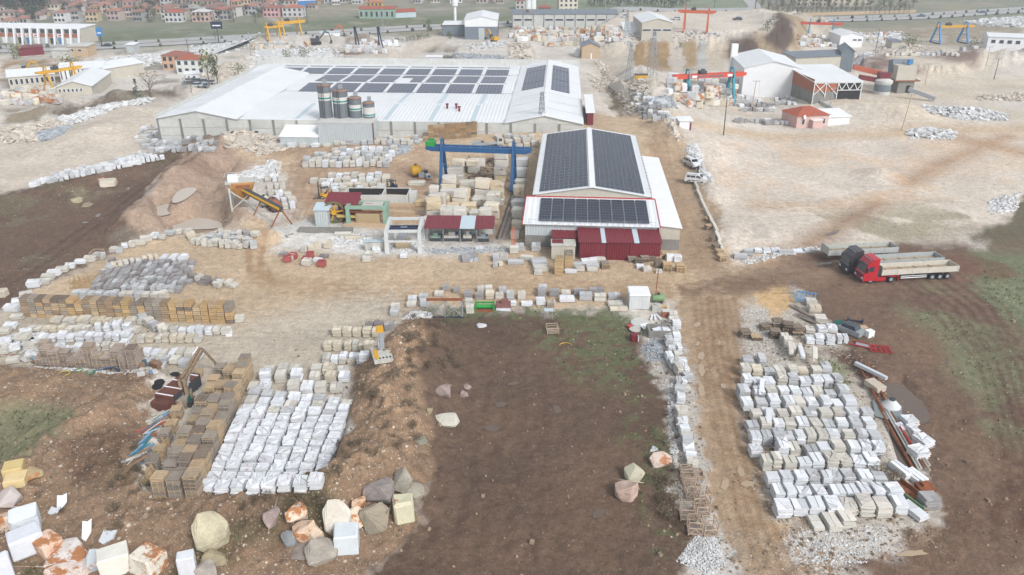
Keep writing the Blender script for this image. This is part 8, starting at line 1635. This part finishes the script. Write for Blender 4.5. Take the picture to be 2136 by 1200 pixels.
for k, (px, py, rz) in enumerate([(1359, 665, 1.25), (1366, 664, 1.5), (1373, 663, 1.85)]): simple('white_profile', MB().cbox(0, 0, 0, 1.5, .22, .25), WHITE, px, py, 'white stone profile lying behind the trough, %s from the left' % nth(k), 'profile', rz)
cb2 = thing('maroon_cabinet', 'open maroon steel cabinet standing in the grass', 'cabinet', G(1323, 711), .2); part('body', MB().cbox(0, 0, -.1, 1.0, .8, 1.1), MAROON, cb2); part('door', MB().cbox(.3, -.5, .2, .08, .5, .8), WHITE, cb2)
simple('sheet_of_board', MB().cbox(0, 0, .3, 1.2, 1.0, .06, .4, .3), WHITE, 1346, 685, 'white panel leaning against the stone trough', 'panel'); simple('red_motor', MB().tube((-.3, 0, .3), (.3, 0, .3), .28, 10).cbox(0, 0, 0, .6, .4, .1), RED, 1313, 684, 'small red motor in the grass left of the round slabs', 'motor')
# steel lattice, green and red machines
lf = thing('steel_lattice', 'standing steel lattice frame with a rusty top beam', 'steel frame', G(929, 662), 0); b = MB()
for x_ in (-2.4, 0, 2.4): part('upright', MB().beam((x_, 0, 0), (x_, 0, 2.6), .12), STEEL, lf)
for k in (-1.2, 1.2):
    for (a, c) in ((-1.2, 0), (1.2, 0), (-1.2, 2.6), (1.2, 2.6), (0, 0), (0, 2.6)): b.beam((k+a, 0, c), (k, 0, 1.3), .08)
part('braces', b, STEEL, lf); part('top_beam', MB().box(-2.5, -.2, 2.6, 2.5, .2, 2.85), RUST, lf); part('foot_beam', MB().box(-2.5, -.1, -.1, 2.5, .1, .1), DBLUE, lf)
gm2 = thing('green_machine', 'bright green machine frame above the dark field', 'machine', G(1011, 648), 0)
for s_ in (-1, 1): part('side_plate', MB().cbox(s_*1.25, .3, 0, .25, .9, 1.2), GREEN, gm2)
part('roller', MB().tube((-1.1, .3, .5), (1.1, .3, .5), .28, 12), GREEN, gm2); part('base', MB().cbox(0, 0, -.1, 2.6, 1.0, .2), RUST, gm2); part('top_bar', MB().cbox(0, .6, .9, 2.4, .2, .2), GREEN, gm2)
rm2 = thing('red_brown_machine', 'red brown machine bed right of the green machine', 'machine', G(1050, 644), 0); part('bed', MB().cbox(0, .3, .1, 2.1, 1.4, .7), M('red_brown', C(140, 96, 92), .8, .15, 1), rm2); part('head', MB().cbox(.2, .3, .8, 1.0, .7, .5), bpy.data.materials['red_brown'], rm2); part('front_slab', MB().cbox(0, -.6, 0, 2.0, .3, .3), MAR, rm2, color=W1)
tb2 = thing('metal_table', 'rickety metal table with a pale sheet on top in the grass', 'table', G(1144, 663), 0); part('top', MB().cbox(0, 0, 1.2, 1.2, .9, .06), SKYL, tb2)
for sx_ in (-.5, .5):
    for sy_ in (-.35, .35): part('leg', MB().cbox(sx_, sy_, -.1, .06, .06, 1.3), STEEL, tb2)
cage(1152, 692, 1.5, .9, .1, 'low wooden frame crate at the top edge of the dark field')
cage(1148, 640, .9, .9, .1, 'small wooden frame behind the rickety metal table')
# small machine with yellow top
sm = thing('block_cutter', 'small stone cutter with a yellow top beside the berm', 'machine', G(797, 744), .3); part('platform', MB().cbox(0, 0, 0, 2.2, 3.2, .5), DIRTW, sm); part('mast', MB().cbox(.2, 1.0, .5, .5, .5, 2.2), STEEL, sm); part('yellow_cap', MB().cbox(.1, 1.2, 2.7, .8, .7, .6), YEL, sm); part('disc', MB().tube((-.3, .8, 1.2), (-.15, .8, 1.2), .6, 16), STEEL, sm); part('yellow_board', MB().cbox(-.7, -.2, .51, .5, 2.2, .06), YEL, sm)
for k in range(5): part('slot', MB().cbox(-.8+k*.4, -1.2, .505, .2, .3, .03), DARK, sm)
# wreck and crane arm by the pallets
wk = thing('wrecked_truck_body', 'rusty red brown truck body lying behind the pallets', 'truck body', G(345, 850), 1.15-1.57+.15); part('box', MB().box(-1.1, 0, 0, 1.1, 5.2, 1.5), M('wreck_red', C(112, 70, 60), .8, .2, 1), wk); part('hood', MB().box(-1.05, -.9, 0, 1.05, -.02, 1.1), bpy.data.materials['wreck_red'], wk); part('side_panel', MB().box(1.11, .3, .1, 1.2, 5, 1.4), DSTEEL, wk)
for k in range(4): part('roof_strip', MB().box(-1.12, .2+k*1.5, 1.501, 1.12, .35+k*1.5, 1.56), WHITE, wk)
part('left_beam', MB().box(-1.5, -.5, 0, -1.2, 6.2, .5), DIRTW, wk)
x, y, z = G(385, 845); ca = thing('loader_crane', 'rusty yellowed loader crane with a raised folded arm behind the pallets', 'crane', (x, y, z), 0); AM = M('worn_arm', C(150, 132, 108), .8, .25, 1.5, stain=C(120, 76, 54), sthr=.52, sscale=3)
part('column', MB().beam((0, 0, 0), (-.6, 1.2, 3.6), .42).beam((.7, 0, 0), (.1, 1.2, 3.6), .42), AM, ca); part('boom', MB().beam((-.3, 1.2, 3.6), (.5, 7.2, 5.2), .38).beam((.25, 1.3, 3.5), (1.0, 7.0, 5.0), .3), AM, ca); part('outer_arm', MB().beam((.7, 7.2, 5.2), (1.9, 8.6, 1.6), .32), AM, ca); part('base', MB().cbox(.2, 0, -.1, 2.0, 1.4, .8), DSTEEL, ca); part('cylinder', MB().tube((.1, .8, 1.2), (.2, 3.4, 3.9), .14, 8), STEEL, ca); part('hook', MB().cbox(1.9, 8.6, .9, .5, .5, .8), RUST, ca); ca.scale = (.8, .8, .8)
for i, (px, py) in enumerate([(365, 786), (333, 800), (329, 808), (60+2, 711)]): simple('old_tyre', MB().lathe([(.3, 0), (.55, .02), (.6, .15), (.55, .3), (.3, .32)], 16), BLACK, px, py, ['old tyre lying behind the truck body, largest', 'old tyre at the corner of the brown bank', 'lower old tyre at the corner of the brown bank', 'tyre at the left litter heap'][i], 'tyre')
sp_ = thing('cable_drum', 'white wooden cable drum beside the loader crane', 'cable drum', G(395, 806), 0); part('flange', MB().lathe([(.85, .9), (.85, 1.0)], 18), DIRTW, sp_); part('flange', MB().lathe([(.85, 0), (.85, .1)], 18), DIRTW, sp_); part('core', MB().lathe([(.45, .1), (.45, .9)], 14), WOOD, sp_, color=WC)
simple('green_barrel', MB().lathe([(.45, 0), (.48, .3), (.45, .6), (.48, .9), (.42, 1.1)], 14), M('dark_green_paint', C(20, 96, 84), .5, .08, 1), 391, 843, 'dark green barrel beside the loader crane', 'barrel')
for i, (px, py, c, r_) in enumerate([(219, 781, C(40, 84, 120), 1.55), (190, 778, C(60, 140, 90), .5), (165, 775, C(80, 150, 70), .5), (135, 782, C(226, 200, 60), .6), (1180, 722, C(226, 190, 50), .8)]):
    n = 26 if i == 0 else 14; simple('hose_ring', MB().path([(r_*math.cos(6.283*k/n), r_*.9*math.sin(6.283*k/n), .08) for k in range(n if i != 4 else 8)], .09 if i == 0 else .05, 5, i != 4), PAINT, px, py, ['large blue hose ring lying before the grey pallet stacks', 'green hose coil left of the blue ring', 'second green hose coil left of the blue ring', 'yellow hose coil at the edge of the brown bank', 'curved yellow hose in the dark field'][i], 'hose', color=c)
# scrap left of pallets
CLR = [C(120, 160, 190), C(206, 206, 204), C(150, 120, 96), C(90, 110, 126), C(196, 190, 176), C(60, 130, 150), C(170, 96, 76)]
SCM = [M('scrap_%d' % k if False else 'scrap_tone_%s' % 'abcdefg'[k], CLR[k], .7, .2, 2) for k in range(7)]
for i in range(34):
    f = rnd(0, 1); px = 296+f*52+rnd(-14, 10)-18*(1-f); py = 985-f*120+rnd(-10, 10); x, y, z = G(px, py); L_ = rnd(1.2, 3.0)
    simple('scrap_profile', MB().tube((-L_/2, 0, .15), (L_/2, 0, .15+rnd(-.1, .2)), rnd(.06, .14), 6) if i % 2 else MB().cbox(0, 0, .05, L_, rnd(.2, .5), .12), SCM[i % 7], px, py, 'scrap %s, %s piece in the litter beside the pallet block' % (['board', 'pipe'][i % 2], nth(i)), 'scrap', 1.1+rnd(-.5, .5), dz=rnd(.05, .3))
for i in range(16):
    px, py = rnd(30, 85), rnd(700, 760); simple('scrap_profile', MB().cbox(0, 0, .05, rnd(.5, 1.6), rnd(.2, .6), .15), SCM[i % 7], px, py, 'coloured scrap piece, %s in the litter heap of the left yard' % nth(i), 'scrap', rnd(0, 3), dz=.1)
for i in range(14):
    px, py = rnd(290, 350), rnd(752, 785); simple('scrap_profile', MB().cbox(0, 0, .05, rnd(.5, 1.4), rnd(.3, .8), rnd(.2, .9)), SCM[i % 5], px, py, 'machine scrap, %s piece right of the grey pallet stacks' % nth(i), 'scrap', rnd(0, 3))
# ---------------- right yard clutter ----------------
br = thing('blue_rack', 'bright blue steel rack at the back of the right-hand yard', 'rack', G(1680, 628), -.35); LBM = M('light_blue_paint', C(96, 160, 214), .5, .05, 1)
for k in range(6): part('bar', MB().beam((-1.3+k*.5, -1.2, .7), (-1.3+k*.5, 1.4, .9), .09), LBM, br)
for yy in (-1.2, 1.4): part('end_beam', MB().beam((-1.4, yy, .7), (1.4, yy, .7), .14), LBM, br)
for (a, c) in ((-1.3, -1.2), (1.3, -1.2), (-1.3, 1.4), (1.3, 1.4)): part('leg', MB().cbox(a, c, -.05, .12, .12, .8), LBM, br)
for i in range(12): simple('timber_pole', MB().tube((-2.2, 0, .15), (2.2, 0, .2), .08, 5), WOOD, 1668+i*2.2, 652+i*.8 if i < 7 else 672, 'loose timber pole, %s from the left behind the right-hand yard' % nth(i), 'pole', -1.15+rnd(-.2, .2), color=jc(WG), dz=.1+.05*(i % 3))
cw_ = thing('car_wreck', 'grey car wreck with a broken windscreen at the field edge', 'car wreck', G(1768, 692), -.9); part('body', MB().xprism([(-2, .1), (-2, .6), (-1.2, .8), (2, .8), (2, .1)], -.8, .8), STEEL, cw_); part('cabin', MB().cbox(.3, 0, .8, 2.2, 1.4, .5, tw=(.75, .85)), GLASS, cw_); part('hood', MB().cbox(-1.5, 0, .8, .9, 1.4, .08), bpy.data.materials['dark_green_paint'], cw_)
sr = thing('blue_scrap_axle', 'dark blue axle lying in the brown field', 'axle', G(1783, 673), -.3); part('axle', MB().tube((-.9, 0, .3), (.9, 0, .3), .1, 6), DBLUE, sr); part('hub', MB().tube((-1.0, 0, .3), (-.8, 0, .3), .3, 10), DBLUE, sr); part('hub', MB().tube((.8, 0, .3), (1.0, 0, .3), .3, 10), DBLUE, sr)
simple('white_box', MB().cbox(0, 0, 0, 1.0, .8, .9, .4), WHITE, 1812, 702, 'white open box tipped over in the brown field', 'box'); simple('wooden_box', MB().cbox(0, 0, 0, 1.0, .8, .9, .2), TAN, 1798, 694, 'tan wooden box beside the white one', 'box')
rg = thing('red_grid', 'flat red steel grid lying in the brown field', 'grid', G(1836, 730), -.2); 
for k in range(5): part('bar', MB().box(-1.3, -.9+k*.45, .1, 1.3, -.82+k*.45, .18), RED, rg); part('cross_bar', MB().box(-1.3+k*.6, -1, .185, -1.22+k*.6, 1, .25), RED, rg)
rs = thing('bent_steel_frame', 'bent red steel frame left of the red grid', 'frame', G(1798, 722), -.5); part('side_bar', MB().box(-1.6, -.5, .1, 1.6, -.38, .22), RED, rs); part('side_bar', MB().box(-1.2, .5, .1, 1.4, .62, .22), RED, rs); part('plate', MB().box(-.8, -.35, .1, .9, .45, .16), STEEL, rs)
P0, P1 = np.array(plane(1785, 765)), np.array(plane(1912, 985)); dv = (P1-P0)/np.linalg.norm(P1-P0); nv = np.array([-dv[1], dv[0]])
for i, (off, a, b, mt, r_) in enumerate([(0, 0, .5, RUST, .14), (.9, .05, .48, RUST, .12), (-.2, .45, 1, RUST, .14), (.25, .5, 1.0, DIRTW, .1), (.55, .48, .98, DIRTW, .12), (.85, .5, .97, RUST, .1), (1.2, .55, 1.0, WOOD, .12), (1.5, .58, .96, DIRTW, .1)]):
    a3 = P0+(P1-P0)*a+nv*off; b3 = P0+(P1-P0)*b+nv*off; single('steel_pipe', MB().tube((*a3, hground(*a3)+.25), (*b3, hground(*b3)+.3), r_, 6), mt, '%s pipe of the bundle at the right field edge, %s in line' % ({'rusty_steel': 'rusty', 'pallet_wood': 'wooden'}.get(mt.name, 'pale'), nth(i)), 'pipe', group='pipes along the right field edge', color=(0.4, .33, .27))
single('red_beam', MB().beam((*(P0+(P1-P0)*.66+nv*.6), .6), (*(P0+(P1-P0)*.8+nv*.7), .6), .14), RED, 'short red beam lying on the pipe bundle', 'beam')
b = MB(); simple('white_bar', MB().cbox(0, 0, .1, 4.2, .45, .4), MAR, 1815, 778, 'long white marble bar at the start of the rusty pipes', 'stone bar', -1.0, color=W1)
slab_row = [(1836, 812)]; block(1838, 820, 1.3, 2.2, .7, CR, 'cream bar bundle lying on rusty rails beside the puddle', None, 'marble', False, .35)
x, y, z = G(1850, 860); pt = thing('steel_plate', 'large grey steel plate with a white funnel standing on it', 'plate', (x, y, z), -.42); part('sheet', MB().prism([(-1.2, -1.7), (1.0, -1.9), (1.5, -1.2), (1.5, 1.6), (1.0, 2.0), (-1.2, 1.9), (-1.6, 1.4)], .15, .24), M('plate_grey', C(150, 160, 162), .35, .15, .6, metal=.3), pt)
fn = thing('funnel', 'white steel funnel with a dark rim lying upside down on the plate', 'funnel', (*G(1857, 852)[:2], z+.25)); part('cone', MB().lathe([(1.05, 0), (1.05, .08), (.32, .85)], 20), PWH, fn); part('rim', MB().lathe([(.34, .83), (.34, 1.0)], 14), DSTEEL, fn)
tr = thing('rusty_trough', 'long rusty steel trough with green sides at the far right', 'trough', G(1910, 1045), .42); part('floor', MB().box(-.7, -1.5, .1, .7, 2.6, .16), RUST, tr)
for s_ in (-1, 1): part('side', MB().box(s_*.75-.05, -1.5, .05, s_*.75+.05, 2.6, .6), OLIVE if s_ < 0 else RUST, tr)
for k in range(6): part('rib', MB().box(-.7, -1.4+k*.75, .17, .7, -1.32+k*.75, .24), RUST, tr)
simple('rust_box', MB().cbox(0, 0, 0, 1.5, 1.2, .5).cbox(0, .1, .5, .8, .5, .3, .3), RUST, 1928, 1022, 'rusty open box with grey stones right of the trough', 'box'); 
# ---------------- puddles ----------------
mw_, t, b = newmat('muddy_water'); b.inputs['Base Color'].default_value = (*C(190, 168, 140), 1); b.inputs['Roughness'].default_value = .12; b.inputs['Specular IOR Level'].default_value = .5
md_, t, b = newmat('dark_puddle'); b.inputs['Base Color'].default_value = (*C(112, 96, 84), 1); b.inputs['Roughness'].default_value = .1; b.inputs['Specular IOR Level'].default_value = .5
mp_, t, b = newmat('pool_slurry'); b.inputs['Base Color'].default_value = (*C(204, 192, 178), 1); b.inputs['Roughness'].default_value = .35
def puddle(cx, cy, rx, ry, mt, seed=0, rot=0):
    rr = random.Random(seed+int(cx)); n = 26; pts = []
    for k in range(n):
        a = 6.2832*k/n; e = .82+.2*math.sin(2*a+seed+cx)+.1*math.sin(5*a+cy); u, v = math.cos(a)*rx*e, math.sin(a)*ry*e; pts.append(plane(cx+u*math.cos(rot)-v*math.sin(rot), cy+u*math.sin(rot)+v*math.cos(rot)))
    z = np.mean([hground(*p) for p in pts])+.05; b = MB().add([(*p, z) for p in pts], [tuple(range(n-1, -1, -1))]); o = part('puddle', b, mt, None); o['kind'] = 'structure'
    return o
for a in [(1462, 743, 11, 8, mw_), (1463, 773, 10, 13, mw_), (1454, 678, 8, 7, mw_), (1455, 718, 6, 5, mw_), (1509, 806, 6, 8, mw_), (1512, 1012, 12, 12, mw_), (1545, 985, 10, 11, mw_), (1560, 1010, 14, 10, mw_), (1500, 715, 5, 5, mw_), (1463, 815, 10, 14, mw_),
 (1248, 1072, 18, 10, md_), (1045, 845, 12, 8, md_), (1162, 855, 11, 9, md_), (1071, 800, 14, 5, md_), (1025, 895, 16, 10, md_), (1905, 1155, 34, 9, mw_, 0, -.12), (1720, 552, 26, 4, md_, 0, -.15), (1660, 590, 14, 2.5, md_), (1735, 492, 16, 5, md_, 0, -.4), (205, 452, 9, 3, md_, 0, -.3), (178, 466, 7, 2.5, md_), (268, 398, 6, 2, md_, 0, -.5), (57, 563, 7, 2, md_), (1975, 755, 4, 8, md_)]: puddle(*a)
for k, (poly, lv) in enumerate(zip(POOLS, PLV)):
    zs = lv+.1; pts = [plane(*p) for p in poly]; n = len(pts); cx = sum(p[0] for p in pts)/n; cy = sum(p[1] for p in pts)/n; pts = [(cx+(p[0]-cx)*1.08, cy+(p[1]-cy)*1.08) for p in pts]
    for _ in range(2): pts = [q for a, b in zip(pts, pts[1:]+pts[:1]) for q in ((a[0]*.75+b[0]*.25, a[1]*.75+b[1]*.25), (a[0]*.25+b[0]*.75, a[1]*.25+b[1]*.75))]
    n = len(pts)
    o = part('slurry_pool' if k < 3 else 'puddle', MB().add([(*p, zs) for p in pts], [tuple(range(n-1, -1, -1))]), mp_ if k < 3 else md_, None); o['kind'] = 'structure'
# ---------------- scatter: stones, grass, scrub ----------------
def attr_at(px, py, arr): i = np.clip(np.searchsorted(pxs, px), 0, NX-1); j = np.clip(np.searchsorted(pys, py), 0, NY-1); return arr.reshape(NY, NX)[j, i]
rs_ = np.random.RandomState(5); V = []; Fq = []; off = 0
SX = rs_.uniform(-60, 2200, 60000); SY = 1230-560*rs_.uniform(0, 1, 60000)**.8; sk = attr_at(SX, SY, spk); keep = rs_.uniform(0, 1, 60000) < np.clip(sk, 0.02, .8)*.55
bst = MB()
for px, py, s_ in zip(SX[keep], SY[keep], sk[keep]):
    x, y = plane(px, py); z = hground(x, y); s = min(.5, rs_.gamma(2, .045)+.03)
    bst.cbox(x, y, z-.02, s*rnd(.8, 1.4), s*rnd(.7, 1.1), s*.7, rnd(0, 6.28), 0, 0, (rnd(.5, .9), rnd(.5, .9)))
stuff('loose_stones', bst, ISLB, 'small stones scattered over the soil')
gb = MB(); SX = rs_.uniform(-60, 2200, 40000); SY = 1230-680*rs_.uniform(0, 1, 40000); gk = attr_at(SX, SY, grs); nz_ = fbm(SX*.03, SY*.06, 3)
for px, py, g_, q in zip(SX, SY, gk, nz_):
    if g_ < .25 or rs_.uniform() > g_*.5 or q < -.12: continue
    x, y = plane(px, py); z = hground(x, y); h = rnd(.1, .38)
    for k in range(3):
        a = rnd(0, 6.28); dx, dy = math.cos(a), math.sin(a); lean = rnd(.3, .9)*h; w_ = .08
        gb.add([(x-dy*w_, y+dx*w_, z), (x+dy*w_, y-dx*w_, z), (x+dx*lean, y+dy*lean, z+h)], [(0, 1, 2)])
stuff('grass', gb, M('grass_blades', C(114, 124, 88), .9, .2, .3, island=.4), 'short patchy grass growing on the brown soil')
SCB = (118, 102, 84)
spots = [(rnd(835, 960), rnd(662, 770)) for _ in range(34)]+[(rnd(745, 870), rnd(760, 960)) for _ in range(22)]+[(rnd(700, 730), rnd(930, 1000)) for _ in range(5)]+[(rnd(230, 330), rnd(930, 1060)) for _ in range(14)]+[(rnd(0, 300), rnd(1000, 1150)) for _ in range(10)]+[(rnd(500, 700), rnd(1045, 1065)) for _ in range(8)]+[(rnd(1365, 1412), rnd(880, 1090)) for _ in range(16)]+[(rnd(1820, 1870), rnd(930, 1020)) for _ in range(8)]+[(rnd(1715, 1750), rnd(790, 815)) for _ in range(4)]
cnt_ = {}
for i, (px, py) in enumerate(sorted(spots)):
    nm_ = 'crest of the berm' if px > 730 and px < 1000 else 'cage path edge' if px < 1500 and px > 1000 else 'right yard edge' if px > 1500 else 'lower left bank'
    cnt_[nm_] = cnt_.get(nm_, -1)+1
    tree(px, py, rnd(.7, 1.5), 'bush', random.choice([SCB, (132, 118, 96), (104, 96, 76)]), 'dry brown scrub, %s from the left, on the %s' % (nth(cnt_[nm_]), nm_), 'dry scrub bushes', 1.5)
build_stacks()
# air: even thin haze round the whole scene
hz_m = bpy.data.materials.new('haze'); hz_m.use_nodes = True; t = NT(hz_m); t.n.remove(t.n['Principled BSDF'])
v = t.node('ShaderNodeVolumePrincipled'); v.inputs['Color'].default_value = (.86, .93, 1, 1); v.inputs['Density'].default_value = .0005; v.inputs['Anisotropy'].default_value = .2
t.link(v.outputs[0], t.n['Material Output'].inputs['Volume'])
zmax = 140
o = part('haze', MB().box(-7500, -90, -8, 7500, 9000, zmax), hz_m, None); o['kind'] = 'stuff'
